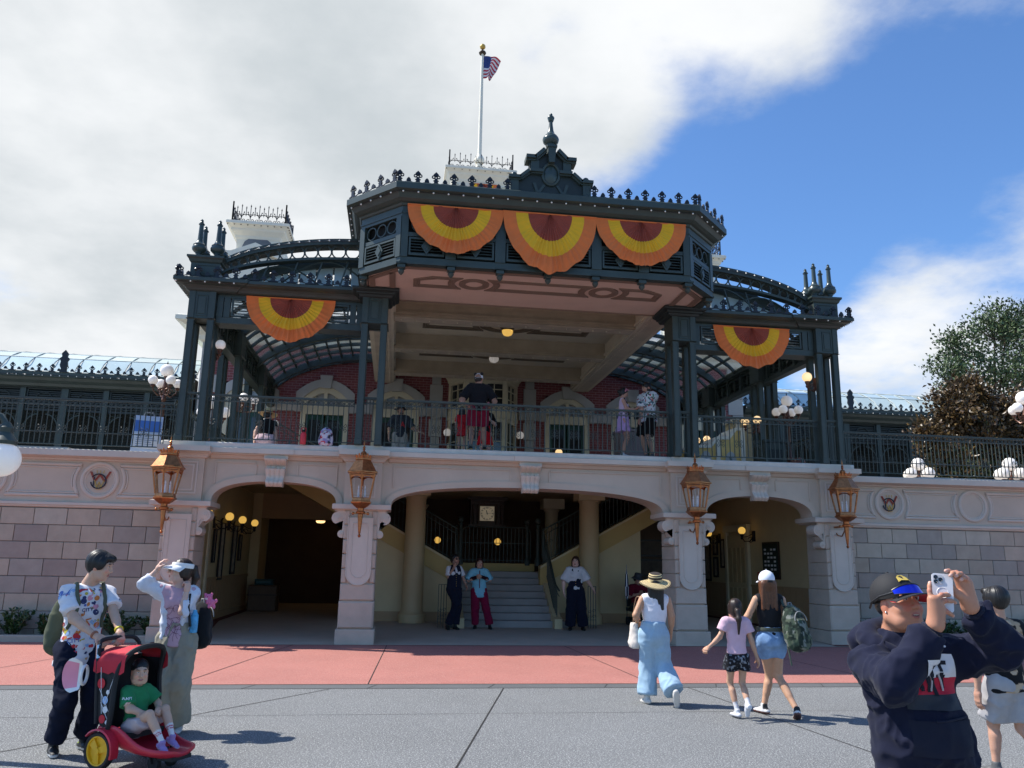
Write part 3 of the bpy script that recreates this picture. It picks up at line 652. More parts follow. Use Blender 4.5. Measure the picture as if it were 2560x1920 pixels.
# ================================================================== green iron canopy on the platform
can = thing('iron_canopy', 'dark green iron canopy with octagonal front bay and glazed side vaults over the platform', 'canopy')
def cluster(cx, cy, zb=6.34, zt=6.93):
 c = thing('column_cluster', None, None); c.parent = can; KIDS.setdefault(can.name, []).append(c); c.location = (cx, cy, 0)
 for x in (-.195, .195):
  for y in (0, .39):
   o = link('column', COLM, c, (x, y, 0))
 m = MB(); m.box(-.262, .262, -.07, .46, zb+.02, zt); m.sweep([(-.27, .47), (-.27, -.078), (.27, -.078), (.27, .47)], [(0, zb), (.02, zb+.01), (0, zb+.02), (-.1, zb+.02), (-.1, zb)], True)
 m.build('header', green, c)
 m = MB()
 for x0, x1 in ((-.262, -.14), (.14, .262)): m.box(x0, x1, -.09, -.069, zb+.025, zt)
 for q in ((-.11, .11, zb+.07, zb+.085), (-.11, .11, zt-.085, zt-.07), (-.11, -.095, zb+.085, zt-.085), (.095, .11, zb+.085, zt-.085)): m.box(q[0], q[1], -.085, -.069, q[2], q[3])
 m.box(-.07, .07, -.084, -.069, zb+.12, zt-.12)
 m.build('header_panel', green, c)
 return c
m = MB(); h = .066
m.box(-h, h, -h, h, DECK+.03, 6.345); m.cbox(-h-.008, h+.008, -h-.008, h+.008, DECK, DECK+.12, .01)
for q in ((-h+.008, -h+.022), (h-.022, h-.008)): m.box(q[0], q[1], -h-.007, -h, DECK+.14, 6.3)
COLM = m.mesh('column', green)
for sx in (-1, 1):
 cluster(sx*3.325, -.02); cluster(sx*6.845, .33)
 for y in (3.35, 6.8): cluster(sx*6.845, y)
# cornice profile
def cornice(z0, z1, out): return [(0.0, z0), (.04, z0+.02), (.07, z0+.06), (out*.45, z0+.10), (out*.75, z1-.10), (out-.03, z1-.08), (out, z1-.07), (out, z1-.005), (out-.03, z1+.01), (-.1, z1+.02), (-.1, z0)]
FIN = MB()
FIN.prism([(-.10, 0), (.10, 0), (.085, .02), (.045, .03), (.03, .075), (.055, .085), (.03, .10), (.03, .135), (-.03, .135), (-.03, .10), (-.055, .085), (-.03, .075), (-.045, .03), (-.085, .02)], -.018, .018)
for x, z in ((-.048, .165), (.048, .165), (0, .148)): FIN.ring((x, 0, z), .027, .013, 10, 5)
FIN.prism([(-.04, .185), (.04, .185), (.052, .21), (.03, .235), (.0, .265), (-.03, .235), (-.052, .21)], -.018, .018)
FINM = FIN.mesh('cresting_finial', black_iron)
SML = MB(); SML.prism([(-.035, 0), (.035, 0), (.045, .03), (.028, .065), (0, .09), (-.028, .065), (-.045, .03)], -.015, .015)
SML.tube([(-.172, 0, .0), (-.12, 0, -.028+.0), (-.05, 0, .0), (0, 0, .01), (.05, 0, .0), (.12, 0, -.028), (.172, 0, 0)], .010, 5)
SMLM = SML.mesh('cresting_link', black_iron)
def crest(a, b, z, n, parent, skip=None, sc_=1):
 a, b = Vector(a), Vector(b); d = b-a; rz = math.atan2(d.y, d.x)
 for i in range(n+1):
  p = a+d*i/n
  if not (skip and skip[0] < p.x < skip[1]): link('cresting_finial', FINM, parent, (p.x, p.y, z), (0, 0, rz), (sc_, 1, sc_))
  if i < n:
   p = a+d*(i+.5)/n
   if not (skip and skip[0] < p.x < skip[1]): link('cresting_link', SMLM, parent, (p.x, p.y, z+.035), (0, 0, rz), (d.length/n/.344, 1, sc_))
def bulbs(path, n, parent, droop=.03):
 m = MB(); P = [Vector(p) for p in path]; L = [0]
 for a, b in zip(P, P[1:]): L.append(L[-1]+(b-a).length)
 pts = []
 for i in range(n*4+1):
  s = L[-1]*i/(n*4); k = max(j for j in range(len(L)) if L[j] <= s+1e-9); k = min(k, len(P)-2)
  p = P[k]+(P[k+1]-P[k])*((s-L[k])/max(L[k+1]-L[k], 1e-6)); p = p-Vector((0, 0, droop*math.sin(PI*(i % 4)/4))); pts.append(p)
 m.cur = 1; m.tube(pts, .006, 4); m.cur = 0
 for i in range(0, len(pts), 4): m.sphere(pts[i]-Vector((0, .012, .02)), .018, 6, 4)
 o = m.build('string_lights', [lead_w, black_iron], parent); o['kind'] = 'stuff'; return o
# capitals over the inner clusters
for sx in (-1, 1):
 MB().sweep([(sx*3.325-.3, .6), (sx*3.325-.3, -.1), (sx*3.325+.3, -.1), (sx*3.325+.3, .6)], [(0, 6.90), (.03, 6.92), (.05, 6.96), (.09, 6.97), (.10, 7.0), (.17, 7.03), (.18, 7.05), (.18, 7.085), (-.2, 7.085), (-.2, 6.9)]).build('capital', green_d, can)
# side entablatures: louvred frieze, cornice, cresting
def louvre(x0, x1, z0, z1, y, n=5, dia=True, parent=None, back=True):
 g = thing('louvre_panel', None, None); g.parent = parent; KIDS.setdefault(parent.name, []).append(g); g.location = (x0, y, z0)
 w, hh = x1-x0, z1-z0; m = MB(); b = .035
 for q in ((0, w, 0, b), (0, w, hh-b, hh), (0, b, b, hh-b), (w-b, w, b, hh-b)): m.box(q[0], q[1], -.03, .02, q[2], q[3])
 m.build('frame', green, g)
 if back: MB().box(.01, w-.01, .09, .10, .01, hh-.01).build('backing', blackm, g)
 for i in range(n):
  z = b+(hh-2*b)*(i+.55)/n; sm = MB(); sm.add([(b, -.012, z-.018), (w-b, -.012, z-.018), (w-b, .05, z+.022), (b, .05, z+.022), (b, -.012, z-.010), (w-b, -.012, z-.010), (w-b, .05, z+.03), (b, .05, z+.03)], [(0, 3, 2, 1), (4, 5, 6, 7), (0, 1, 5, 4), (1, 2, 6, 5), (2, 3, 7, 6), (3, 0, 4, 7)])
  sm.build('louvre_slat', green, g)
 if dia:
  m = MB(); cx, cz = w/2, hh/2; dw, dh = min(.10, w*.16), hh*.46
  D = lambda s: [(cx-dw*s, cz), (cx, cz-dh*s), (cx+dw*s, cz), (cx, cz+dh*s)]
  m.prism(D(1), -.055, -.03); m.prism(D(.62), -.07, -.055); m.build('diamond', green, g)
 return g
for sx in (-1, 1):
 a, b = 3.60, 6.57
 xa, xb = (a, b) if sx > 0 else (-b, -a)
 m = MB(); y = .37
 m.box(xa, xb, y, y+.1, 6.345, 6.44); m.box(xa, xb, y, y+.1, 6.86, 6.97)
 for x in (xa, xa+.14, xb-.26, xb-.12, (xa+xb)/2-.1): m.box(x, x+.12 if x != (xa+xb)/2-.1 else x+.2, y-.012, y+.1, 6.44, 6.86)
 m.box(xa, xb, y+.0, y+.42, 6.31, 6.344)
 m.build('frieze', green, can)
 louvre(xa+.29, (xa+xb)/2-.12, 6.46, 6.85, y+.02, 5, True, can, False); louvre((xa+xb)/2+.12, xb-.29, 6.46, 6.85, y+.02, 5, True, can, False)
 pth = [(-7.12, 3), (-7.12, .25), (-6.2, .25), (-6.2, .30), (-3.65, .30)] if sx < 0 else [(3.65, .30), (6.2, .30), (6.2, .25), (7.12, .25), (7.12, 3)]
 MB().sweep(pth, cornice(6.93, 7.15, .27)).build('cornice', green, can)
 m = MB(); m.box(min(sx*3.6, sx*7.1), max(sx*3.6, sx*7.1), .28, .8, 7.10, 7.16); m.build('cornice_roof', green_d, can)
 crest((sx*3.95, .06, 0), (sx*7.30, .04, 0), 7.16, 9, can, None, 1.0); crest((sx*7.34, .06, 0), (sx*7.34, 1.8, 0), 7.16, 5, can)
 bulbs([(sx*7.34, .03, 7.08), (sx*6.2, .01, 7.08)], 4, can); bulbs([(sx*7.36, .05, 7.08), (sx*7.36, 2.8, 7.08)], 9, can)
 # corner pedestal with four tall finials
 p = thing('corner_pedestal', None, None); p.parent = can; KIDS.setdefault(can.name, []).append(p); p.location = (sx*6.84, .48, 0)
 m = MB(); m.box(-.29, .29, -.29, .29, 7.14, 7.58); m.box(-.33, .33, -.33, .33, 7.14, 7.20); m.sweep([(-.29, .29), (-.29, -.29), (.29, -.29), (.29, .29)], [(0, 7.52), (.03, 7.55), (.05, 7.60), (.08, 7.63), (.08, 7.67), (-.2, 7.68), (-.2, 7.5)], True); m.box(-.3, .3, -.3, .3, 7.6, 7.675)
 m.build('block', green, p)
 m = MB()
 for q in ((-.2, .2, 7.26, 7.28), (-.2, .2, 7.47, 7.49), (-.2, -.18, 7.28, 7.47), (.18, .2, 7.28, 7.47)): m.box(q[0], q[1], -.305, -.289, q[2], q[3])
 m.build('block_panel', green, p)
 if sx < 0:
  pr = [(.09, 0), (.09, .03), (.055, .05), (.055, .075), (.075, .085), (.075, .10), (.10, .115), (.142, .16), (.148, .195), (.14, .225), (.125, .25), (.122, .262), (.13, .27), (.10, .295), (.07, .34), (.052, .40), (.046, .62), (.044, .72), (.06, .725), (.06, .745), (.03, .75), (.04, .775), (.028, .80), (.035, .82), (.015, .845), (.0001, .86)]
  FTALL = MB().lathe(pr, seg=18).mesh('tall_finial', M('green_gloss_paint', (.045, .065, .06), .28, var=.1), True)
 for x in (-.185, .185):
  for y in (-.185, .185): link('tall_finial', FTALL, p, (x, y, 7.675))
# side girders running back, louvred
for sx in (-1, 1):
 m = MB(); X = sx*6.845
 m.box(X-.10, X+.10, .7, 10, 6.31, 6.40); m.box(X-.08, X+.08, .7, 10, 6.88, 7.0); m.box(X-.16, X+.16, .7, 10, 7.0, 7.06); m.build('side_girder', green, can)
 for y0, y1 in ((.95, 3.15), (3.95, 6.6), (7.4, 9.9)):
  n = 3
  for k in range(n):
   a = y0+(y1-y0)*k/n+.05; b = y0+(y1-y0)*(k+1)/n-.05; m = MB()
   for s2 in (-1,):
    fx = X
    for q in ((a, b, 6.43, 6.47), (a, b, 6.81, 6.85), (a, a+.04, 6.47, 6.81), (b-.04, b, 6.47, 6.81)): m.box(fx-.05, fx+.05, q[0], q[1], q[2], q[3])
    for i in range(4): m.box(fx-.04, fx+.04, a+.04, b-.04, 6.50+i*.082, 6.51+i*.082)
   cy = (a+b)/2
   m.prism([(cy-.07, 6.64), (cy, 6.48), (cy+.07, 6.64), (cy, 6.80)], fx-.07, fx+.07, 'x')
   m.build('girder_panel', green, can)
   MB().box(X+sx*.055, X+sx*.06, a, b, 6.4, 6.88).build('girder_backing', green_d, can)
  for k in range(n+1):
   a = y0+(y1-y0)*k/n; MB().box(X-.09, X+.09, a-.05, a+.05, 6.4, 6.88).build('girder_stud', green, can)
# ---- glazed half vaults
ZV0, ZV1, XV0, XV1 = 7.0, 8.02, 6.72, 3.62
def vz(t, lift=0): # t 0 outer .. 1 inner (quarter of a flattened arch)
 a = (1-t); return ZV0+lift+(ZV1-ZV0)*(1-a**2.05)**.80
NS, ND = 9, 13
for sx in (-1, 1):
 for ks in range(NS):
  t0, t1 = ks/NS, (ks+1)/NS; xs0, xs1 = sx*(XV0+(XV1-XV0)*t0), sx*(XV0+(XV1-XV0)*t1); z0, z1 = vz(t0), vz(t1)
  dy = (9.95-.75)/ND; m = MB(); g = .03; vs = []
  pane = MB()
  fx, fz = xs0+(xs1-xs0)*.04, z0+(z1-z0)*.04; gx, gz = xs0+(xs1-xs0)*.96, z0+(z1-z0)*.96
  pane.add([(fx, .03, fz), (gx, .03, gz), (gx, dy-.03, gz), (fx, dy-.03, fz), (fx, .03, fz+.012), (gx, .03, gz+.012), (gx, dy-.03, gz+.012), (fx, dy-.03, fz+.012)], [(0, 3, 2, 1), (4, 5, 6, 7), (0, 1, 5, 4), (1, 2, 6, 5), (2, 3, 7, 6), (3, 0, 4, 7)])
  pm = pane.mesh('glass_pane', glass_vault)
  for kd in range(ND): link('glass_pane', pm, can, (0, .75+kd*dy, 0))
 # curved ribs and straight purlins
 tt = np.linspace(0, 1, 15)
 for kd in range(ND+1):
  y = .75+(9.95-.75)*kd/ND; big = kd % 4 == 0; w, d = (.08, .19) if big else (.04, .07)
  m = MB(); vs = []; fs = []
  for t in tt:
   x, z = sx*(XV0+(XV1-XV0)*t), vz(t); vs += [(x, y-w, z-d), (x, y+w, z-d), (x, y+w, z+.03), (x, y-w, z+.03)]
  for i in range(len(tt)-1):
   for q in range(4): fs.append((4*i+q, 4*i+4+q, 4*i+4+(q+1) % 4, 4*i+(q+1) % 4))
  m.add(vs, fs); m.build('vault_rib', green, can)
 for ks in range(NS+1):
  t = ks/NS; x, z = sx*(XV0+(XV1-XV0)*t), vz(t); big = ks in (0, 3, 6, 9)
  MB().box(x-.022, x+.022, .7, 9.98, z-(.08 if big else .035), z+.035).build('purlin', green, can)
 # front arched truss of the vault with rings
 m = MB(); m2 = MB(); m3 = MB()
 def arcz(t, lo): return (7.42 if lo else 7.66)+((7.93 if lo else 8.36)-(7.42 if lo else 7.66))*(1-(1-t)**2.0)**.72 - (0 if not lo else .0)
 tt2 = np.linspace(0, 1, 25); XO, XI = 6.56, 3.55
 xx = lambda t: sx*(XO+(XI-XO)*t)
 for lo, dd, mm in ((False, .13, m), (True, .055, m2)):
  vs = []; fs = []
  for t in tt2: vs += [(xx(t), .36, arcz(t, lo)-dd), (xx(t), .36, arcz(t, lo)), (xx(t), .56, arcz(t, lo)), (xx(t), .56, arcz(t, lo)-dd)]
  for i in range(len(tt2)-1):
   for q in range(4): fs.append((4*i+q, 4*i+4+q, 4*i+4+(q+1) % 4, 4*i+(q+1) % 4))
  mm.add(vs, fs)
 m.build('truss_chord', green, can); m2.build('truss_chord', green, can)
 m = MB(); vs = []; fs = []   # roof behind the truss, dark underside seen through the rings
 for t in tt2: vs += [(xx(t), .56, arcz(t, False)-.02), (xx(t), 1.0, arcz(t, False)-.02)]
 for i in range(len(tt2)-1): fs.append((2*i, 2*i+1, 2*i+3, 2*i+2))
 m.add(vs, fs); m.build('truss_roof', green_d, can)
 k = 0; t = .035
 while t < .99:
  zc = (arcz(t, False)-.13+arcz(t, True))/2; r = max(.06, (arcz(t, False)-.13-arcz(t, True))/2-.005)
  MB().ring((xx(t), .44, zc), r, .016, 22, 5).build('truss_ring', green, can, True); t += (2*r+.015)/(XO-XI)
 m = MB()   # tympanum tracery below the chord
 for (cx, w, hh) in ((.40, .30, .45), (.72, .34, .62)):
  pts = [(xx(cx-w+2*w*i/14), .45, 7.2+hh*math.sin(PI*i/14)) for i in range(15)]; m.tube(pts, .02, 5)
 for t in (.25, .45, .62, .8, .95): m.bar((xx(t), .45, 7.16), (xx(min(1, t+.06)), .45, arcz(t, True)-.05), .03, .03)
 m.build('tracery', green, can)
 bulbs([(xx(t), .33, arcz(t, False)-.04) for t in tt2], 15, can)
 # inclined front glazing behind the truss
 for k in range(8):
  t0, t1 = .04+k*.12, .04+(k+1)*.12-.012
  m = MB(); m.add([(xx(t0), .70, 7.2), (xx(t1), .70, 7.2), (xx(t1), .74, vz(t1)-.02), (xx(t0), .74, vz(t0)-.02)], [(0, 1, 2, 3)])
  m.build('tympanum_pane', glass_g, can)
# ---- central ceiling: coffers, beams, soffit of the bay
CE = 7.72
BAYP = [(-3.65, 1.0), (-3.65, -.97), (-2.85, -1.80), (2.85, -1.80), (3.65, -.97), (3.65, 1.0)]
m = MB(); m.box(-3.6, 3.6, .55, 10, CE, CE+.06); m.build('ceiling', ceil_c, can)
m = MB(); m.prism([(x, y) for x, y in [(-3.63, .56), (-3.63, -.96), (-2.84, -1.78), (2.84, -1.78), (3.63, -.96), (3.63, .56)]], 7.10, 7.14, 'z'); m.build('bay_soffit', ceil_pink, can)
# dark mouldings on the pink soffit
m = MB(); zs = 7.098
def flat(m, pts, w, z, closed=True):
 n = len(pts); P = [Vector((p[0], p[1])) for p in pts]; vs = []
 for i in range(n):
  d1 = (P[i]-P[i-1]).normalized() if (closed or i) else (P[1]-P[0]).normalized(); d2 = (P[(i+1) % n]-P[i]).normalized() if (closed or i < n-1) else d1
  nn = Vector((d1.y, -d1.x))+Vector((d2.y, -d2.x)); nn = nn/max(nn.dot(Vector((d1.y, -d1.x))), .25)
  for s in (-.5, .5): vs.append((P[i].x+nn.x*w*s, P[i].y+nn.y*w*s))
 V = [(x, y, z) for x, y in vs]+[(x, y, z+.03) for x, y in vs]; k = 2*n; fs = []
 for i in range(n if closed else n-1):
  a, b = 2*i, 2*((i+1) % n); fs += [(a, b, b+1, a+1), (a, a+k, b+k, b), (a+1, b+1, b+1+k, a+1+k)]
 m.add(V, fs)
flat(m, [(-3.4, .5), (-3.4, -.80), (-2.74, -1.52), (2.74, -1.52), (3.4, -.80), (3.4, .5)], .12, zs-.02, False)
for s in (-1, 1):
 m.add([(s*3.05, .3, zs-.02), (s*2.93, .3, zs-.02), (s*2.93, -1.2, zs-.02), (s*3.05, -1.2, zs-.02)], [(0, 1, 2, 3)])
def conc(x0, x1, y0, y1, cl, cr):   # panel outline with optional concave ends
 pts = []; r = .42; ym = (y0+y1)/2; hh = (y1-y0)/2; am = math.asin(hh/r)
 if cl is not None: pts += [(cl+r*math.cos(q), ym+r*math.sin(q)) for q in np.linspace(am, -am, 9)]
 else: pts += [(x0, y1), (x0, ym-hh*.3), (x0+.35, y0)]
 if cr is not None: pts += [(cr-r*math.cos(q), ym+r*math.sin(q)) for q in np.linspace(-am, am, 9)]
 else: pts += [(x1-.35, y0), (x1, ym-hh*.3), (x1, y1)]
 return pts
for a in (-1.35, 1.35):
 for R, w in ((.27, .08), (.20, .05)): flat(m, [(a+R*math.cos(q)*1.0, -.78+R*math.sin(q)) for q in np.linspace(0, 2*PI, 33)[:-1]], w, zs-.015*(1+R))
for args in ((-2.55, None, None, -1.35), (None, None, -1.35, 1.35), (None, 2.55, 1.35, None)):
 for off, w in ((0, .05), (.055, .05), (.10, .03)):
  pts = conc(args[0]+off if args[0] else None, args[1]-off if args[1] else None, -1.08+off, -.48-off, args[2]+off if args[2] is not None else None, args[3]-off if args[3] is not None else None); flat(m, pts, w, zs-.012-.012*(w > .04))
m.build('soffit_moulding', ceil_pd, can)
MB().sweep([(-3.6, .56), (3.6, .56)], [(0, 7.10), (.03, 7.09), (.05, 7.06), (.05, 7.10)]).build('soffit_edge', ceil_pd, can)
MB().box(-3.6, 3.6, .54, .60, 7.10, CE).build('coffer_end', ceil_c, can)
for s in (-1, 1):
 m = MB(); m.box(s*2.98, s*3.55, .5, 10, 7.30, CE); m.box(s*2.98, s*2.93, .5, 10, 7.36, 7.42); m.box(s*3.55, s*3.6, .5, 10, 7.30, CE+.4); m.build('long_beam', ceil_c, can)
 MB().box(s*3.05, s*3.48, .5, 10, 7.285, 7.299).build('beam_board', M('beam_board_paint', (.54, .44, .33), .6), can)
 m = MB()
 for y in np.arange(.7, 9.8, .16): m.sphere((s*3.12, y, 7.285), .02, 6, 4)
 o = m.build('beam_bulbs', ceil_c, can); o['kind'] = 'stuff'
for yb in (2.35, 5.35, 8.35):
 m = MB(); m.box(-2.98, 2.98, yb, yb+.52, 7.30, CE); m.box(-2.98, 2.98, yb-.04, yb, 7.36, 7.42); m.box(-2.98, 2.98, yb+.52, yb+.56, 7.36, 7.42); m.build('cross_beam', M('beam_brown_paint', (.40, .315, .215), .6), can)
 MB().box(-2.95, 2.95, yb+.08, yb+.44, 7.285, 7.299).build('beam_board', M('beam_board_paint'), can)
 m = MB()
 for x in np.arange(-2.8, 2.9, .34): m.sphere((x, yb+.26, 7.275), .022, 6, 4)
 o = m.build('beam_bulbs', ceil_c, can); o['kind'] = 'stuff'
for yc in (1.5, 4.1, 7.1):
 m = MB(); z = CE-.015
 for R, w in ((.62, .07), (.72, .05), (.52, .04)): flat(m, [(R*math.cos(q), yc+R*.8*math.sin(q)) for q in np.linspace(0, 2*PI, 41)[:-1]], w, z-R*.02)
 for s in (-1, 1):
  for off, w in ((0, .07), (.07, .05), (.12, .03)):
   r = .80; ym = yc; hh = .46-off; am = math.asin(min(.99, hh/r))
   pts = [(s*((r+off)*math.cos(q)), yc+(r)*math.sin(q)) for q in np.linspace(am, -am, 9)]+[(s*(2.2-off), yc-hh), (s*(2.2-off), yc+hh)]; flat(m, pts, w, z-.012-.02*(w > .06))
 m.build('ceiling_moulding', ceil_d, can)
# ceiling lamps
for y, lit, lab in ((4.1, 1, 'lit amber ceiling lamp under the canopy, nearer the front'), (7.1, 0, 'unlit white ceiling lamp under the canopy, behind the lit one')):
 c = thing('ceiling_lamp', lab, 'ceiling lamp', (0, y, 0)); MB().lathe([(.20, CE), (.20, CE-.05), (.16, CE-.10), (.15, CE-.13)], seg=20).build('collar', M('dark_bronze', (.06, .04, .025), .4, metal=.5), c, True)
 MB().lathe([(.15, CE-.13), (.145, CE-.19), (.11, CE-.25), (.05, CE-.28), (.0001, CE-.285)], seg=20).build('bowl', globe_amber if lit else globe_w, c, True)
# ---- octagonal bay fascia
def bay_face(a, b, npan, big):
 a, b = Vector((a[0], a[1], 0)), Vector((b[0], b[1], 0)); L = (b-a).length; rz = math.atan2(b.y-a.y, b.x-a.x)
 f = thing('bay_face', None, None); f.parent = can; KIDS.setdefault(can.name, []).append(f); f.location = a; f.rotation_euler = (0, 0, rz)
 m = MB(); m.box(0, L, 0, .14, 7.06, 7.20); m.box(0, L, .0, .14, 8.02, 8.27); m.box(0, L, .0, .12, 7.62, 7.70)
 m.box(0, L, -.02, .0, 7.06, 7.11); m.box(0, L, -.015, 0, 8.08, 8.11)
 xs = np.linspace(0, L, npan+1)
 for i, x in enumerate(xs):
  w = .10 if 0 < i < npan else .13; x0 = max(0, x-w) if i else 0; x1 = min(L, x+w) if i < npan else L
  m.box(x0, x1, -.02, .12, 7.20, 8.02)
 m.build('framing', green, f)
 MB().box(0, L, .16, .18, 7.1, 8.2).build('backing', blackm, f)
 for i in range(npan):
  x0, x1 = xs[i]+(.13 if i == 0 else .10)+.02, xs[i+1]-(.13 if i == npan-1 else .10)-.02
  m = MB(); bb = .035; z0, z1 = 7.24, 7.60
  for q in ((x0, x1, z0, z0+bb), (x0, x1, z1-bb, z1), (x0, x0+bb, z0+bb, z1-bb), (x1-bb, x1, z0+bb, z1-bb)): m.box(q[0], q[1], -.01, .08, q[2], q[3])
  m.build('panel_frame', green, f)
  for k in range(5):
   z = z0+bb+(z1-z0-2*bb)*(k+.5)/5; sm = MB(); sm.add([(x0+bb, .0, z-.022), (x1-bb, .0, z-.022), (x1-bb, .07, z+.012), (x0+bb, .07, z+.012), (x0+bb, 0, z-.012), (x1-bb, 0, z-.012), (x1-bb, .07, z+.022), (x0+bb, .07, z+.022)], [(0, 3, 2, 1), (4, 5, 6, 7), (0, 1, 5, 4), (1, 2, 6, 5), (2, 3, 7, 6), (3, 0, 4, 7)]); sm.build('louvre_slat', green, f)
  cx, cz, dw, dh = (x0+x1)/2, (z0+z1)/2, .105, .165
  D = lambda s: [(cx-dw*s, cz), (cx, cz-dh*s), (cx+dw*s, cz), (cx, cz+dh*s)]
  m = MB(); m.prism(D(1), -.03, 0); m.prism(D(.6), -.045, -.03); m.build('diamond', green, f)
  n = max(2, int(round((x1-x0)/.29))); r = min(.14, (x1-x0)/n/2)
  for k in range(n): MB().ring((x0+(x1-x0)*(k+.5)/n, .03, 7.86), r-.015, .014, 20, 5).build('ring', green, f, True)
 return f
bay_face((-3.65, .9), (-3.65, -.97), 2, 0); bay_face((-3.65, -.97), (-2.85, -1.80), 1, 0); bay_face((-2.85, -1.80), (2.85, -1.80), 6, 1); bay_face((2.85, -1.80), (3.65, -.97), 1, 0); bay_face((3.65, -.97), (3.65, .9), 2, 0)
MB().sweep(BAYP, [(0.0, 8.22), (.03, 8.235), (.05, 8.27), (.10, 8.29), (.16, 8.33), (.22, 8.42), (.27, 8.44), (.31, 8.455), (.31, 8.575), (.28, 8.60), (-.6, 8.62), (-.6, 8.22)]).build('bay_cornice', green, can)
MB().prism(BAYP, 8.50, 8.56, 'z').build('bay_roof', green_d, can)
crest((-2.93, -2.0, 0), (2.93, -2.0, 0), 8.605, 17, can, (-.85, .85)); crest((-3.02, -2.0, 0), (-3.84, -1.16, 0), 8.605, 3, can); crest((3.02, -2.0, 0), (3.84, -1.16, 0), 8.605, 3, can)
crest((-3.86, -.9, 0), (-3.86, .8, 0), 8.605, 5, can); crest((3.86, -.9, 0), (3.86, .8, 0), 8.605, 5, can)
bulbs([(-3.9, .6, 8.43), (-3.9, -1.05, 8.43), (-2.97, -2.05, 8.43), (2.97, -2.05, 8.43), (3.9, -1.05, 8.43), (3.9, .6, 8.43)], 42, can, .02)
# turned drops under the bay
m = MB(); m.box(-.075, .075, -.075, .075, .10, .20); m.box(-.10, .10, -.10, .10, .17, .20); m.lathe([(.04, .12), (.07, .11), (.06, .09), (.045, .08), (.062, .045), (.05, .01), (.025, -.02), (.0001, -.04)], seg=14)
DROP = m.mesh('drop_finial', green, True)
for x, y in [((k-3)*.94, -1.72) for k in range(7)]+[(-3.56, -.92), (3.56, -.92)]: link('drop_finial', DROP, can, (x, y, 6.89))
# pediment with oval and spire finial
ped = thing('pediment', None, None); ped.parent = can; ped.location = (0, -1.95, 8.60)
yb, yf_ = .18, 0.0
MB().prism([(-.78, 0), (.78, 0), (.78, .26), (.62, .28), (.45, .42), (.42, .44), (.42, .72), (.30, .74), (.16, .90), (-.16, .90), (-.30, .74), (-.42, .72), (-.42, .44), (-.45, .42), (-.62, .28), (-.78, .26)], .02, .20).build('body', green_d, ped)
def mould(pts, w, d, name):
 for s in (-1, 1):
  m = MB(); P = [(s*x, z) for x, z in pts]
  for a, b in zip(P, P[1:]):
   dx, dz = b[0]-a[0], b[1]-a[1]; l = math.hypot(dx, dz); nx, nz = -dz/l*s*-1, dx/l*s*-1
   if nz < 0: nx, nz = -nx, -nz
   m.prism([a, b, (b[0]+nx*w, b[1]+nz*w), (a[0]+nx*w, a[1]+nz*w)], -d, .22); m.prism([a, b, (b[0]-nx*w*.5, b[1]-nz*w*.5), (a[0]-nx*w*.5, a[1]-nz*w*.5)], -d*.5, .21)
  m.build(name, green, ped)
mould([(.84, .30), (.60, .30), (.42, .46), (.16, .46)], .06, .09, 'lower_cornice'); mould([(.50, .74), (.30, .74), (.11, .93)], .07, .10, 'upper_cornice')
m = MB(); m.prism([(-.085, .98), (.085, .98), (.055, .66), (-.055, .66)], -.13, .2); m.box(-.10, .10, -.15, .2, .98, 1.02); m.build('keystone', green, ped)
m = MB()
for x0, x1 in ((-.80, -.64), (.64, .80)): m.box(x0, x1, -.03, .1, 0, .28)
for x0, x1 in ((-.40, -.24), (.24, .40)): m.box(x0, x1, -.03, .1, .50, .72)
for s in (-1, 1): m.prism([(s*.24, .0), (s*.30, .0), (s*.16, .22), (s*.10, .22)], -.01, .1); m.prism([(s*.22, 0), (s*.28, 0), (s*.36, .24), (s*.30, .26)], -.012, .1)
m.box(-.22, .22, -.02, .1, 0, .05); m.build('pilaster', green, ped)
MB().ring((0, .0, .45), .225, .028, 32, 8, sx=.74).build('oval_rim', green, ped, True)
m = MB(); m.lathe([(.0001, .05), (.12, .035), (.20, .0)], (0, 0, 0), 28, (0, -1, 0)); m.v = [(x*.74, y+.015, z+.45) for x, y, z in m.v]; m.build('oval_boss', M('green_gloss_paint'), ped, True)
for s in (-1, 1): MB().sphere((s*.72, .08, .42), .065, 14, 10).build('ball', M('green_gloss_paint'), ped, True)
pr = [(.09, 0), (.07, .03), (.10, .05), (.09, .09), (.11, .10), (.15, .14), (.165, .20), (.155, .24), (.13, .265), (.13, .275), (.12, .28), (.08, .33), (.055, .40), (.04, .52), (.035, .60), (.05, .605), (.06, .64), (.072, .68), (.065, .70), (.025, .715), (.035, .75), (.025, .775), (.0001, .785)]
MB().lathe(pr, (0, .04, 1.02), 20).build('spire', M('green_gloss_paint'), ped, True)
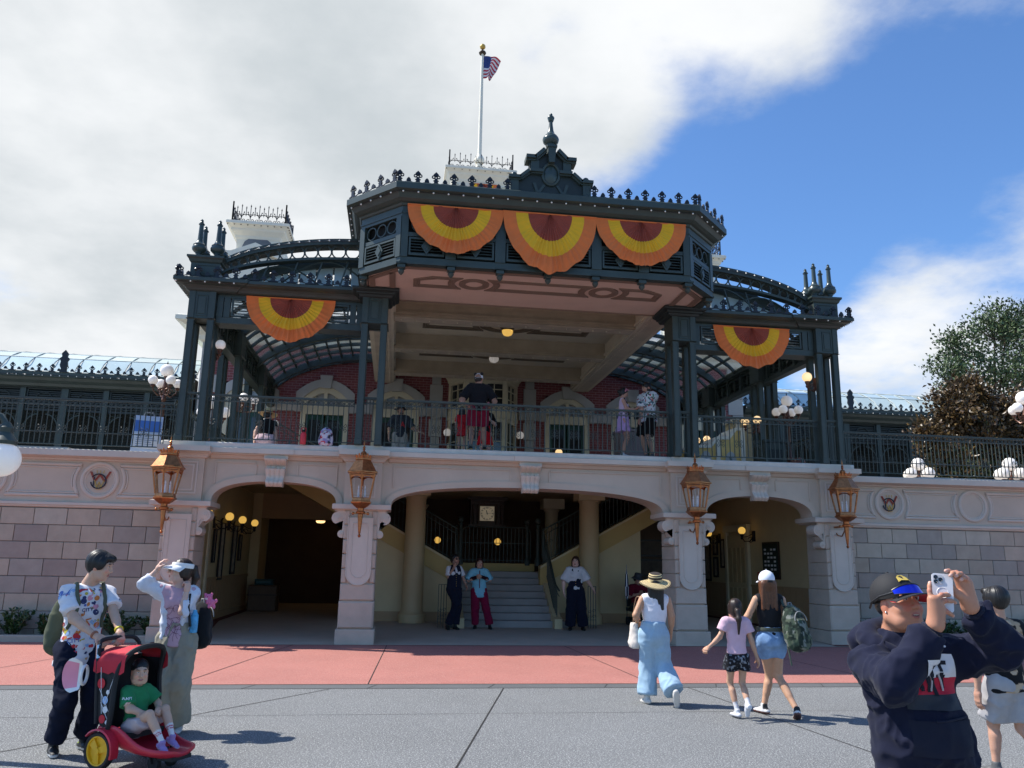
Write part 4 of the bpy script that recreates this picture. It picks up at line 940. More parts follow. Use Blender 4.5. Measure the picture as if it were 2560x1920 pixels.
# ================================================================== brick station house behind the canopy
def brick_mat():
 m = bpy.data.materials.new('red_brick'); m.use_nodes = True; nt = m.node_tree; N, L = nt.nodes, nt.links; b = N['Principled BSDF']
 geo = N.new('ShaderNodeNewGeometry'); sep = N.new('ShaderNodeSeparateXYZ'); L.new(geo.outputs['Position'], sep.inputs[0])
 ad = N.new('ShaderNodeMath'); L.new(sep.outputs[0], ad.inputs[0]); L.new(sep.outputs[1], ad.inputs[1])
 cx = N.new('ShaderNodeCombineXYZ'); L.new(ad.outputs[0], cx.inputs[0]); L.new(sep.outputs[2], cx.inputs[1])
 br = N.new('ShaderNodeTexBrick'); L.new(cx.outputs[0], br.inputs['Vector']); br.inputs['Scale'].default_value = 1; br.inputs['Brick Width'].default_value = .235; br.inputs['Row Height'].default_value = .085; br.inputs['Mortar Size'].default_value = .007; br.inputs['Mortar Smooth'].default_value = .2
 br.inputs['Color1'].default_value = (.19, .042, .042, 1); br.inputs['Color2'].default_value = (.24, .058, .055, 1); br.inputs['Mortar'].default_value = (.36, .22, .21, 1)
 L.new(br.outputs['Color'], b.inputs['Base Color']); b.inputs['Roughness'].default_value = .8
 bn = N.new('ShaderNodeBump'); bn.inputs['Distance'].default_value = .006; bn.invert = True; L.new(br.outputs['Fac'], bn.inputs['Height']); L.new(bn.outputs[0], b.inputs['Normal']); return m
brick = brick_mat()
hs = thing('station_house', 'red brick station house with cream arched windows and pale quoins behind the canopy', 'building')
quoin = M('quoin_stone', (.40, .38, .34), .75, var=.06)
WINS = [-7.55, -5.15, -2.87, 2.87, 5.15, 7.55]
HZ = DECK-.02
def wall_with_openings():
 m = MB(); y = 10.0; edges = [-9.1]
 for c in WINS: edges += [c-.75, c+.75]
 edges.append(9.1)
 for i in range(0, len(edges), 2): m.box(edges[i], edges[i+1], y, y+.3, HZ, 9.0)
 for c in WINS: m.box(c-.75, c+.75, y, y+.3, 7.1, 9.0)
 return m
wall_with_openings().build('wall', brick, hs)
m = MB()
for s in (-1, 1): m.box(s*9.1, s*8.8, 10.3, 19, HZ, 9.0)
m.box(-9.1, 9.1, 18.7, 19, HZ, 9); m.build('wall', brick, hs)
MB().box(-8.8, 8.8, 10.9, 11, HZ, 9).build('interior_wall', M('dim_interior', (.05, .035, .025), .8), hs)
def arch_pts(c, w, zs, zt, n=16): return [(c-w*math.cos(PI*i/n), zs+(zt-zs)*math.sin(PI*i/n)**.8) for i in range(n+1)]
def seg_pts(c, w, zs, zt, n=12):
 return [(c-w+2*w*i/n, zs+(zt-zs)*(1-(2*i/n-1)**2)) for i in range(n+1)]
def ring_prism(outer, inner, y0, y1):
 m = MB(); n = len(outer); vs = []
 for (a, b) in zip(outer, inner): vs += [(a[0], y0, a[1]), (b[0], y0, b[1]), (a[0], y1, a[1]), (b[0], y1, b[1])]
 fs = []
 for i in range(n-1):
  p, q = 4*i, 4*i+4; fs += [(p, q, q+1, p+1), (p, p+2, q+2, q), (p+1, q+1, q+3, p+3)]
 m.add(vs, fs); return m
for c in WINS:
 w = thing('arched_window', None, None); w.parent = hs; KIDS.setdefault(hs.name, []).append(w)
 so_ = [(c-.93, HZ)]+seg_pts(c, .93, 6.85, 7.30)+[(c+.93, HZ)]; si_ = [(c-.74, HZ)]+seg_pts(c, .74, 6.62, 7.05)+[(c+.74, HZ)]
 so_[0] = (c-.93, 6.2); so_[-1] = (c+.93, 6.2); si_[0] = (c-.74, 6.2); si_[-1] = (c+.74, 6.2)
 ring_prism(so_, si_, 9.92, 10.2).build('surround', quoin, w)
 MB().prism([(c-.16, 7.0), (c+.16, 7.0), (c+.20, 7.42), (c-.20, 7.42)], 9.86, 10.1).build('key_block', quoin, w)
 ii = [(c-.58, 6.42)]+seg_pts(c, .58, 6.5, 6.86)+[(c+.58, 6.42)]; io = [(c-.76, 6.42)]+seg_pts(c, .76, 6.62, 7.06)+[(c+.76, 6.42)]
 fm = ring_prism(io, ii, 9.98, 10.15)
 fm.box(c-.76, c+.76, 9.97, 10.15, 6.14, 6.30); fm.box(c-.05, c+.05, 9.99, 10.12, 6.3, 6.88); fm.box(c-.60, c+.60, 10.0, 10.1, 6.30, 6.42)
 for s in (-1, 1): fm.box(c+s*.32-.012, c+s*.32+.012, 10.02, 10.08, 6.4, 6.80); fm.box(c+s*.76, c+s*.60, 9.98, 10.15, HZ, 6.45)
 fm.build('frame', cream, w)
 for s in (-1, 1):
  MB().box(c+s*.05, c+s*.59, 10.09, 10.095, 6.35, 6.9).build('pane', glass_curtain if c < 3 else glass_win, w)
  dm = MB()
  for q in ((-.28, -.19, 0, 2.32), (.19, .28, 0, 2.32), (-.19, .19, 0, .5), (-.19, .19, 2.16, 2.32), (-.19, .19, 1.25, 1.29)): dm.box(q[0], q[1], 0, .05, q[2], q[3])
  o = dm.build('door_leaf', green_door, w, False, (c+s*.30, 10.05, HZ)); MB().box(-.19, .19, .02, .03, .5, 2.16).build('door_glass', glass_win, w, False, (c+s*.30, 10.05, HZ))
# pilasters, belt course, quoins
for a, b in ((-8.8, -8.32), (-6.78, -5.93), (-4.38, -3.65), (-2.1, -1.2), (1.2, 2.1), (3.65, 4.38), (5.93, 6.78), (8.32, 8.8)): MB().box(a, b, 9.885, 10, 6.22, 6.50).build('belt_course', quoin, hs)
for s in (-1, 1):
 for k in range(9):
  z = HZ+k*.58; big = k % 2; MB().box(s*1.57-(.21 if big else .15), s*1.57+(.21 if big else .15), 9.90 if big else 9.93, 10.0, z, z+.565).build('quoin', quoin, hs)
 for k in range(9):
  z = HZ+k*.58; big = k % 2; MB().box(s*9.13, s*(8.60 if big else 8.75), 9.95, 10.5 if big else 10.35, z, z+.565).build('quoin', quoin, hs)
# bay window
bw = thing('bay_window', None, None); bw.parent = hs
BP = [(-1.16, 10.0), (-.68, 9.15), (.68, 9.15), (1.16, 10.0)]
MB().sweep(BP, [(0, 7.36), (.04, 7.38), (.06, 7.46), (.16, 7.56), (.20, 7.58), (.20, 7.66), (-.3, 7.68), (-.3, 7.36)]).build('cornice', cream, bw)
MB().sweep(BP, [(0, 6.10), (.03, 6.13), (.03, 6.40), (.06, 6.44), (-.1, 6.46), (-.1, 6.1)]).build('sill_band', cream, bw)
def bay_win(a, b, n):
 a, b = Vector((a[0], a[1], 0)), Vector((b[0], b[1], 0)); L = (b-a).length; rz = math.atan2(b.y-a.y, b.x-a.x)
 for z0, z1 in ((6.46, 7.36), (HZ, 6.1)):
  m = MB(); hh = z1-z0; fr = .13; m.box(0, fr, 0, .1, 0, hh); m.box(L-fr, L, 0, .1, 0, hh); m.box(fr, L-fr, 0, .1, 0, .08); m.box(fr, L-fr, 0, .1, hh-.10, hh)
  k = n*2
  for i in range(1, k): x = fr+(L-2*fr)*i/k; w = .05 if i % 2 == 0 else .012; m.box(x-w, x+w, .02, .08, .08, hh-.1)
  for q in (.36, .68): m.box(fr, L-fr, .03, .07, hh*q-.012, hh*q+.012)
  o = m.build('window_frame', cream, bw, False, (a.x, a.y, z0)); o.rotation_euler = (0, 0, rz)
  o = MB().box(fr, L-fr, .085, .09, .05, hh-.05).build('pane', glass_win, bw, False, (a.x, a.y, z0)); o.rotation_euler = (0, 0, rz)
bay_win(BP[0], BP[1], 1); bay_win(BP[1], BP[2], 2); bay_win(BP[2], BP[3], 1)
# roof and main cornice
MB().sweep([(-9.15, 19), (-9.15, 9.95), (9.15, 9.95), (9.15, 19)], [(0, 8.35), (.1, 8.40), (.15, 8.55), (.40, 8.75), (.60, 8.85), (.72, 8.88), (.72, 9.02), (.65, 9.06), (-.3, 9.10), (-.3, 8.35)]).build('cornice', cream_w, hs)
slate = M('grey_shingle', (.16, .165, .175), .8, var=.12, vs=5)
MB().add([(-9.4, 9.6, 9.06), (9.4, 9.6, 9.06), (9.4, 19, 9.06), (-9.4, 19, 9.06), (-7.5, 11.6, 9.9), (7.5, 11.6, 9.9), (7.5, 17, 9.9), (-7.5, 17, 9.9)], [(0, 1, 5, 4), (1, 2, 6, 5), (2, 3, 7, 6), (3, 0, 4, 7), (4, 5, 6, 7)]).build('roof', slate, hs)
# iron cresting panel for towers
def tower_crest(w, d, z, parent, hgt=.62):
 m = MB(); n = 6
 for (a, b) in (((-w, -d), (w, -d)), ((w, -d), (w, d)), ((-w, d), (-w, -d))):
  a, b = Vector((a[0], a[1], 0)), Vector((b[0], b[1], 0)); dv = (b-a)/n; u = dv.normalized()
  for i in range(n):
   o = a+dv*(i+.5); L = dv.length
   P = lambda x, zz: (o.x+u.x*x, o.y+u.y*x, z+zz)
   m.tube([P(L*.5*math.cos(q), .18+.16*math.sin(q)) for q in np.linspace(0, PI, 9)], .016, 4)
   for s in (-1, 1):
    m.tube([P(s*(.10*L+.15*L*(1-math.cos(q))/1), .06+.07*math.sin(q)) for q in np.linspace(0, PI*1.4, 8)], .014, 4)
    m.tube([P(s*(.05+.10*L*(q/3.0)), .40+.05*math.sin(q*1.4)) for q in np.linspace(0, 3.4, 7)], .012, 4)
   m.tube([P(0, .26), P(0, .62)], .012, 4); m.tube([P(L*.5, .1), P(L*.5, .70)], .012, 4)
   for xx, zz in ((0, .60), (L*.5, .68)): m.lathe([(.0001, -.05), (.026, 0), (.0001, .09)], P(xx, zz), 5)
   m.tube([P(-L/2, .33), P(L/2, .33)], .014, 4); m.tube([P(-L/2, .02), P(L/2, .02)], .018, 4)
  for p in (a, b): m.tube([(p.x, p.y, z), (p.x, p.y, z+.85)], .028, 5)
 s = hgt/.72; m.v = [(x, y, z+(zz-z)*s) for x, y, zz in m.v]
 m.build('roof_cresting', black_iron, parent)
def cap_tower(name, label, x, y, z, hw, neck, parent_gable):
 t = thing(name, label, 'tower', (x, y, 0))
 P = [(-neck, 1.0*neck), (-neck, -neck), (neck, -neck), (neck, neck)]
 ov = hw-neck
 MB().sweep(P, [(0, z-.75), (.015, z-.55), (ov*.15, z-.48), (ov*.2, z-.42), (ov*.55, z-.27), (ov*.62, z-.2), (ov*.9, z-.10), (ov, z-.09), (ov, z-.0), (-.2, z+.03), (-.2, z-.75)], True).build('cornice', cream_w, t)
 MB().box(-neck, neck, -neck, neck, z-3.2, z-.02).build('neck', cream_w, t)
 MB().box(-hw+.02, hw-.02, -hw+.02, hw-.02, z-.01, z+.02).build('roof_deck', cream_w, t)
 tower_crest(hw-.16, hw-.16, z+.02, t)
 m = MB(); n = 9
 for i in range(n+1):
  for s in (-1,): m.sphere((-hw+.05+(2*hw-.1)*i/n, -hw+.03, z-.13), .022, 5, 4)
  m.sphere((hw-.03, -hw+.05+(2*hw-.1)*i/n, z-.13), .022, 5, 4)
 o = m.build('cornice_bulbs', M('dark_bulb', (.12, .10, .07), .4), t); o['kind'] = 'stuff'
 if parent_gable:
  # stepped gable with shingles in front of the neck
  MB().prism([(-neck-.05, z-1.45), (neck+.05, z-1.45), (neck*.62, z-.62), (neck*.45, z-.52), (-neck*.45, z-.52), (-neck*.62, z-.62)], -neck-.04, -neck+.1).build('shingle_gable', slate, t)
  m = MB(); g = z-.78
  for s in (-1, 1):
   m.prism([(0, g), (0, g-.16), (s*.75, g-.52), (s*1.05, g-.52), (s*1.05, g-.34), (s*.78, g-.34)], -neck-.42, -neck-.06)
  m.build('gable_cornice', cream_w, t)
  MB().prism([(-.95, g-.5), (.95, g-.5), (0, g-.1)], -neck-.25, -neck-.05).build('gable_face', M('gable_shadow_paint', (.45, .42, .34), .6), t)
  MB().box(-.95, .95, -neck-.26, neck, z-4.2, g-.5).build('gable_wall', cream_w, t)
 return t
cap_tower('roof_tower', 'cream capped tower with black iron cresting and stepped gable, left of the canopy top', -7.82, 11.25, 12.72, 1.04, .70, True)
cap_tower('roof_tower', 'cream capped tower with black cresting mostly hidden right of the octagonal bay', 7.82, 11.25, 12.72, 1.04, .70, True)
ctw = cap_tower('clock_tower', 'cream central tower top with iron cresting and small bunting under the flagpole', 0, 14.4, 16.85, 1.43, 1.12, False)
MB().box(-1.12, 1.12, -1.12, 1.12, 9, 13.8).build('shaft', cream_w, ctw)
for s in (-1, 1): MB().box(s*1.12, s*.86, -1.2, -1.1, 14.6, 16.2).build('tower_pilaster', cream, ctw)
# flagpole and flag
fp = thing('flagpole', 'tall white flagpole with gilt ball rising from the central tower', 'flagpole', (0, 14.0, 0))
MB().lathe([(.13, 16.9), (.13, 17.6), (.16, 17.75), (.16, 17.8), (.10, 17.9), (.085, 18.0), (.075, 20), (.055, 22.65)], seg=14).build('pole', cream_w, fp, True)
MB().lathe([(.16, 17.55), (.20, 17.65), (.20, 17.75), (.12, 17.9)], seg=14).build('pole_collar', cream_w, fp, True)
MB().lathe([(.13, 22.62), (.16, 22.68), (.13, 22.74), (.03, 22.76), (.03, 22.86)], seg=12).build('truck', M('dark_bronze'), fp, True); MB().sphere((0, 0, 22.98), .125, 12, 8).build('ball', gold, fp, True)
fl = thing('flag', 'small red and white striped flag with blue corner at the pole top', 'flag', (.06, 14.0, 22.55))
fr_, fw_ = M('flag_red', (.50, .03, .05), .7), M('flag_white', (.72, .70, .70), .7); fb = M('flag_blue', (.03, .05, .18), .7)
def flag_pt(u, v):   # u along fly, v down hoist; drooping folds
 x = u*.72*(1-.25*v)+.05*math.sin(u*7); z = -v*.95-.22*u*u+.10*math.sin(u*9+v*4)*u-(1-u)*v*.12; y = .16*math.sin(u*8+v*2.2)*u
 return (x*(1-.35*v*u), y, z+.12*u)
nu = 18
for k in range(13):
 v0, v1 = k/13, (k+1)/13; m = MB(); m2 = MB()
 for i in range(nu):
  u0, u1 = i/nu, (i+1)/nu; q = [flag_pt(u0, v0), flag_pt(u1, v0), flag_pt(u1, v1), flag_pt(u0, v1)]
  (m2 if (k < 7 and u0 < .42) else m).add(q, [(0, 1, 2, 3)])
 if m.f: m.build('stripe', fr_ if k % 2 == 0 else fw_, fl, True)
 if m2.f: m2.build('canton', fb, fl, True)
# ================================================================== glazed platform sheds left and right
def shed(s, x0, x1, label):
 t = thing('platform_shed', label, 'platform shed')
 X = (lambda x: s*x)
 eY, eZ, rY, rZ = 10.1, 7.16, 12.9, 8.28
 n = 4
 def prof(q): return (eY+.1+(rY-eY-.1)*q, eZ+.02+(rZ-eZ)*(1-(1-q)**2.0)**.75)
 pw = .74
 k = 0; x = x0
 pm = []
 for i in range(n):
  (y0, z0), (y1, z1) = prof(i/n), prof((i+1)/n); m = MB(); e = .018
  m.add([(e, y0, z0), (pw-e, y0, z0), (pw-e, y1, z1), (e, y1, z1), (e, y0+.01, z0-.015), (pw-e, y0+.01, z0-.015), (pw-e, y1+.01, z1-.015), (e, y1+.01, z1-.015)], [(0, 1, 2, 3), (7, 6, 5, 4), (0, 4, 5, 1), (1, 5, 6, 2), (2, 6, 7, 3), (3, 7, 4, 0)]); pm.append(m.mesh('roof_pane', glass_g))
 bars = MB()
 while x < x1 and k < 34:
  for i in range(n): link('roof_pane', pm[i], t, (X(x) if s > 0 else X(x)-pw, 0, 0))
  x += pw; k += 1
 xe = x; lead = M('lead_glazing_bar', (.36, .40, .38), .6)
 xx = x0
 while xx < xe+.01:
  q = [(X(xx), *prof(j/8)) for j in range(9)]; bars.tube(q, .016, 4); xx += pw
 for i in range(n+1): y, z = prof(i/n); bars.tube([(X(x0), y, z), (X(xe), y, z)], .018, 4)
 bars.build('glazing_bars', lead, t)
 a, b = min(X(x0), X(xe)), max(X(x0), X(xe))
 MB().box(a, b, 12.92, 13.1, 8.2, 8.32).build('ridge', lead, t)
 MB().sweep([(a, eY+.28), (b, eY+.28)], [(0, 6.72), (.06, 6.74), (.10, 6.82), (.20, 6.90), (.26, 6.98), (.30, 7.0), (.30, 7.14), (-.2, 7.16), (-.2, 6.72)]).build('cornice', green, t)
 nn = int((b-a)/.39); crest((a, eY+.0, 0), (b, eY+.0, 0), 7.16, min(nn, 60), t)
 big = MB(); big.prism([(-.11, 0), (.11, 0), (.07, .10), (.12, .22), (.10, .34), (.15, .44), (.08, .50), (.10, .60), (0, .72), (-.10, .60), (-.08, .50), (-.15, .44), (-.10, .34), (-.12, .22), (-.07, .10)], -.03, .03)
 bm_ = big.mesh('tall_cresting', black_iron); px = x0+.3+.2
 bulbs([(a, eY-.05, 7.05), (b, eY-.05, 7.05)], int((b-a)/.25), t, .015)
 k = 0; px = x0+.25
 while px < xe:
  m = MB(); w = .10 if k % 3 == 0 else .075
  m.box(X(px)-w, X(px)+w, 10.45, 10.6, 3.7, 6.72); m.box(X(px)-w-.03, X(px)+w+.03, 10.42, 10.6, 3.7, 4.0); m.build('post', green, t)
  if k % 3 == 0: link('tall_cresting', bm_, t, (X(px), eY-.02, 7.16))
  # frieze panel with slats and a ring, bracket arch below
  L = 1.24; c0, c1 = px+w, px+L-.085; m = MB(); A, B = min(X(c0), X(c1)), max(X(c0), X(c1))
  m.box(A, B, 10.5, 10.56, 5.98, 6.05); m.box(A, B, 10.5, 10.56, 6.66, 6.72); m.box(A+.0, A+.05, 10.5, 10.55, 6.05, 6.66); m.box(B-.05, B, 10.5, 10.55, 6.05, 6.66)
  for i in range(9): m.box(A+.05, B-.05, 10.53, 10.55, 6.09+i*.062, 6.125+i*.062)
  m.ring(((A+B)/2, 10.51, 6.33), .25, .018, 24, 5); m.build('frieze_panel', green_d, t)
  m = MB()
  for e, d in ((A, 1), (B, -1)):
   m.tube([(e+d*(.42-.42*math.cos(q)), 10.53, 5.30+.58*math.sin(q)) for q in np.linspace(0, PI/2, 8)], .022, 5)
   m.tube(spiral((e+d*.14, 10.53, 5.82), .09, .02, 0, 1.2*d, 12), .012, 4); m.ring((e+d*.34, 10.53, 5.90), .05, .011, 10, 4)
  m.build('bracket', green, t)
  px += L; k += 1
 MB().box(a, b, 10.4, 13.6, 6.70, 6.72).build('soffit', green_d, t)
 MB().box(a, b, 13.5, 13.7, 3.7, 6.75).build('back_wall', green_d, t)
 m = MB()
 for i in range(18): m.box(a, b, 13.47, 13.5, 4.5+i*.11, 4.52+i*.11)
 m.build('siding', green_d, t)
 MB().box(a, b, .95, 14, 3.62, 3.70).build('platform', M('platform_concrete'), t)
 m = MB()
 for xx in np.arange(a, b, .55): m.box(xx, xx+.03, 11.5, 11.53, 3.7, 4.5)
 m.box(a, b, 11.5, 11.53, 4.45, 4.5); m.box(a, b, 11.5, 11.53, 3.85, 3.9); m.build('bench_rail', M('rust_brown_iron', (.10, .05, .03), .6), t)
 return t
shed(-1, 9.3, 30, 'long green platform shed with curved glass roof left of the station house'); shed(1, 9.3, 32, 'long green platform shed with curved glass roof right of the station house, behind the trees')

# ================================================================== railings along the platform edge
BAL = MB(); BAL.box(-.008, .008, -.008, .008, .06, .83); BAL.box(-.013, .013, -.013, .013, .80, .84); BAL.lathe([(.0001, .92), (.014, .87), (.010, .84)], seg=6)
BALM = BAL.mesh('baluster', iron)
SC_ = MB()
for d in (1, -1):
 SC_.tube(spiral((d*.042, 0, .043), .043, .012, PI/2 if d > 0 else PI/2, -1.05*d if d > 0 else 1.05, 12), .0065, 4)
 SC_.tube(spiral((d*.042, 0, -.043), .043, .012, -PI/2, 1.05*d, 12), .0065, 4)
SC_.ring((0, 0, 0), .012, .007, 8, 4)
SCM = SC_.mesh('scroll', iron)
def railing(a, b, z, label, sp=.103, every=4, posts=8, hgt=.96, group=None, low=None):
 a, b = Vector((a[0], a[1], z)), Vector((b[0], b[1], z)); d = b-a; L = d.length; rz = math.atan2(d.y, d.x)
 t = thing('platform_railing', label, 'railing', a, rz, 'green iron railings along the platform edge')
 m = MB(); m.box(0, L, -.022, .022, hgt-.03, hgt); m.box(0, L, -.012, .012, hgt-.045, hgt-.03); m.build('top_rail', iron, t)
 MB().box(0, L, -.010, .010, hgt-.145, hgt-.125).build('upper_rail', iron, t); MB().box(0, L, -.012, .012, .05, .07).build('bottom_rail', iron, t)
 if low: MB().box(0, L, -.010, .010, low, low+.018).build('lower_rail', iron, t)
 n = max(2, int(round(L/sp))); s = hgt/.96
 for i in range(n+1):
  o = link('baluster', BALM, t, (L*i/n, 0, 0)); o.scale = (1, 1, s)
  if posts and i % posts == 0: MB().box(-.016, .016, -.016, .016, 0, .10).build('foot', iron, t, False, (L*i/n, 0, -.03))
  if every and i % every == 2 and i < n-1: link('scroll', SCM, t, (L*i/n, 0, .36))
 m = MB()
 for i in range(n): m.ring((L*(i+.5)/n, 0, hgt-.085), .032, .006, 10, 4)
 o = m.build('ring_band', iron, t); o['kind'] = 'stuff'
 return t
railing((-3.0, .15), (3.0, .15), DECK+.03, 'green iron railing across the wide middle opening, before the big man in black')
railing((-6.58, .42), (-3.66, .42), DECK+.03, 'green iron railing of the left side bay before the sitting person'); railing((3.66, .42), (6.58, .42), DECK+.03, 'green iron railing of the right side bay, in front of the cream booth')
for x, l in ((-6.845, 'short railing between the outer left pair of columns'), (6.845, 'short railing between the outer right pair of columns'), (-3.325, 'short railing between the inner left pair of columns'), (3.325, 'short railing between the inner right pair of columns')):
 railing((x-.13, .33 if abs(x) > 5 else .05), (x+.13, .33 if abs(x) > 5 else .05), DECK+.03, l, .065, 0, 0)
for s, l in ((-1, 'long green iron railing on the left terrace wall before the glass roofed shed'), (1, 'long green iron railing on the right terrace wall before the brown leaved tree')):
 railing((s*7.3, .95), (s*17, .95), 3.70, l, .099, 4, 0, 1.0, low=.30)
 x = s*7.25; railing((x, .6), (x, 6), 3.75, 'side railing running back from the '+('left' if s < 0 else 'right')+' end of the platform', .15, 0, 0)
# ================================================================== copper lanterns on the piers
def lantern():
 t = thing('copper_lantern', '', 'lantern', group='copper lanterns on the piers')
 n = 6
 def hexl(m, prof, off=PI/6):
  vs = []; k = len(prof)
  for i in range(n):
   a = 2*PI*i/n+off
   for r, z in prof: vs.append((r*math.cos(a), r*math.sin(a), z))
  fs = []
  for i in range(n):
   j = (i+1) % n
   for q in range(k-1): fs.append((i*k+q, j*k+q, j*k+q+1, i*k+q+1))
  fs.append(tuple(i*k for i in range(n))[::-1]); fs.append(tuple(i*k+k-1 for i in range(n))); m.add(vs, fs)
 m = MB(); hexl(m, [(.29, .60), (.325, .615), (.325, .635), (.30, .65), (.165, .86), (.18, .87), (.18, .89), (.155, .90)]); m.build('hood', copper, t)
 m = MB()
 for i in range(n):
  a0, a1 = 2*PI*i/n+PI/6, 2*PI*(i+1)/n+PI/6
  p, q = Vector((.165*math.cos(a0), .165*math.sin(a0), .89)), Vector((.165*math.cos(a1), .165*math.sin(a1), .89))
  for k in range(3):
   c = p+(q-p)*(k+.5)/3; o = c.normalized()*0; u = (q-p).normalized()*.026; out = Vector((c.x, c.y, 0)).normalized()*.02
   hh = .085 if k == 1 else .06
   m.add([c-u, c+u, c+u*.7+out+Vector((0, 0, hh)), c+out+Vector((0, 0, hh+.02)), c-u*.7+out+Vector((0, 0, hh)), c-u-out*.3, c+u-out*.3], [(0, 1, 2, 3, 4), (5, 4, 3, 2, 6)])
 m.build('crown', copper, t)
 MB().lathe([(.05, .89), (.035, .93), (.05, .97), (.06, 1.0), (.045, 1.03), (.015, 1.05), (.03, 1.08), (.02, 1.10), (.03, 1.12), (.008, 1.15), (.014, 1.18), (.0001, 1.27)], seg=10).build('finial', copper, t, True)
 m = MB(); hexl(m, [(.19, .06), (.20, .075), (.19, .13), (.17, .14)]); hexl(m, [(.09, -.06), (.15, -.02), (.21, .03), (.22, .045), (.22, .06), (.19, .065)]); hexl(m, [(.265, .575), (.29, .585), (.29, .605), (.24, .605)])
 for i in range(n):
  a = 2*PI*i/n+PI/6; b = 2*PI*(i+1)/n+PI/6
  c, s = math.cos(a), math.sin(a); m.bar((.185*c, .185*s, .13), (.272*c, .272*s, .585), .026, .026)
  # arched head of each light
  p, q = Vector((.268*c, .268*s, .565)), Vector((.268*math.cos(b), .268*math.sin(b), .565)); p2 = p-Vector((.014*c, .014*s, .09)); q2 = q-Vector((.014*math.cos(b), .014*math.sin(b), .09))
  vs = []
  for k in range(9):
   f = k/8; top = p+(q-p)*f; low = p2+(q2-p2)*f; hgt = math.sin(PI*f)**.6; vs += [top, low+(top-low)*(.82*hgt)]
  m.add(vs, [(2*k, 2*k+2, 2*k+3, 2*k+1) for k in range(8)])
  for k in range(5): f = (k+.5)/5; d = p+(q-p)*f; m.box(d.x-.012, d.x+.012, d.y-.012, d.y+.012, .585, .612)
 m.build('frame', copper, t)
 for i in range(n):
  a, b = 2*PI*i/n+PI/6, 2*PI*(i+1)/n+PI/6
  m = MB(); m.add([(.178*math.cos(a), .178*math.sin(a), .14), (.178*math.cos(b), .178*math.sin(b), .14), (.262*math.cos(b), .262*math.sin(b), .575), (.262*math.cos(a), .262*math.sin(a), .575)], [(0, 1, 2, 3)]); m.build('glass_pane', lamp_glass, t)
 m = MB()
 for x, y in ((-.06, 0), (.06, .03), (0, -.06)):
  m.cur = 0; m.lathe([(.016, .13), (.016, .30), (.006, .31)], (x, y, 0), 8); m.cur = 1; m.lathe([(.03, .10), (.03, .13), (.01, .14)], (x, y, 0), 8); m.cur = 0; m.lathe([(.008, .31), (.014, .34), (.0001, .39)], (x, y, 0), 8)
 m.build('candle', [print_white, black_iron], t, True)
 MB().lathe([(.0001, -.62), (.025, -.60), (.03, -.575), (.015, -.55), (.022, -.53), (.03, -.45), (.05, -.20), (.05, -.18), (.085, -.16), (.09, -.13), (.06, -.11), (.065, -.06), (.10, -.05)], seg=12).build('stem', copper, t, True)
 m = MB(); m.tube([(0, 0, -.16), (0, .22, -.16), (0, .50, -.16)], .022, 8); m.tube([(0, .07, -.24), (0, .20, -.36), (0, .36, -.34), (0, .48, -.22)], .014, 6)
 m.box(-.12, .12, .0, .03, -.175, -.145)
 for s in (-1, 1): m.sphere((s*.14, .015, -.16), .03, 8, 6)
 m.box(-.07, .07, .48, .52, -.42, .0)
 m.build('bracket', copper, t, True); return t
LT = None
for i, (x, y, lab) in enumerate(((-7.05, -.13, 'copper lantern on the leftmost pier, above the woman with the white visor'), (-3.373, -.38, 'copper lantern on the pier between the left and middle arches'), (3.373, -.38, 'copper lantern on the pier between the middle and right arches'), (6.78, -.13, 'copper lantern on the rightmost pier, left of the painted monogram'))):
 if LT is None: LT = lantern(); LT.location = (x, y, 2.62); LT['label'] = lab
 else: dup(LT, (x, y, 2.62), 0, lab)
# ================================================================== fan bunting
bm_ = [M('bunting_rust', (.30, .050, .025), .8, var=.06, sheen=.1), M('bunting_yellow', (.80, .42, .012), .8, var=.05, sheen=.1), M('bunting_orange', (.72, .165, .035), .8, var=.05, sheen=.1)]
def bunting(w, hgt, label, loc, seed=0, rz=0, sc_=1, npl=26):
 t = thing('fan_bunting', label, 'bunting', loc, rz, 'pleated fan buntings on the canopy'); rs = np.random.default_rng(seed+3)
 na = 208; ph = rs.random(8)*6
 def pt(r, th):
  # th 0..pi left to right, pleats gather to the top centre
  q = th/PI*npl; mid = max(0, math.sin(th))**.6
  rip = abs(((q+.15*math.sin(q*1.7+ph[0])) % 1)*2-1); rip = rip**1.5
  cw = math.exp(-((th-PI/2)/.95)**2); a = (.012+.05*r)*rip*cw*(1 if r < .73 else 1-.55*(r-.73)/.27)
  x = -math.cos(th)*w*r; rr = max(0, math.sin(th))
  dz = -rr*hgt*r*(1+.02*math.sin(q*2.1+ph[1])*(r > .9))
  # straight hanging sides
  x *= 1-.05*(1-abs(math.cos(th)))*r
  c = math.exp(-((th-PI/2)/.10)**2)*max(0, r-.6)/.4; dz -= .05*c;
  y = -.02-.10*r*rr*(1-.4*r)-a-.012*math.sin(9*th+ph[2]+5*r)*r-.008*math.sin(23*r+3*th+ph[3])-.05*c
  return (x, y, dz)
 for name, r0, r1, mt in (('inner_band', .02, .47, 0), ('middle_band', .47, .73, 1), ('outer_band', .73, 1.0, 2)):
  nr = 8; m = MB(); vs = [pt(r0+(r1-r0)*i/nr, PI*k/na) for i in range(nr+1) for k in range(na+1)]
  fs = [(i*(na+1)+k, i*(na+1)+k+1, (i+1)*(na+1)+k+1, (i+1)*(na+1)+k) for i in range(nr) for k in range(na)]
  m.add(vs, fs); m.build(name, bm_[mt], t, 'all')
 MB().box(-w, w, -.03, -.01, -.012, .012).build('header_tape', bm_[2], t)
 return t
bunting(.925, .95, 'orange yellow and rust fan bunting on the octagonal bay, left of the big middle one', (-1.83, -1.86, 8.235), 1)
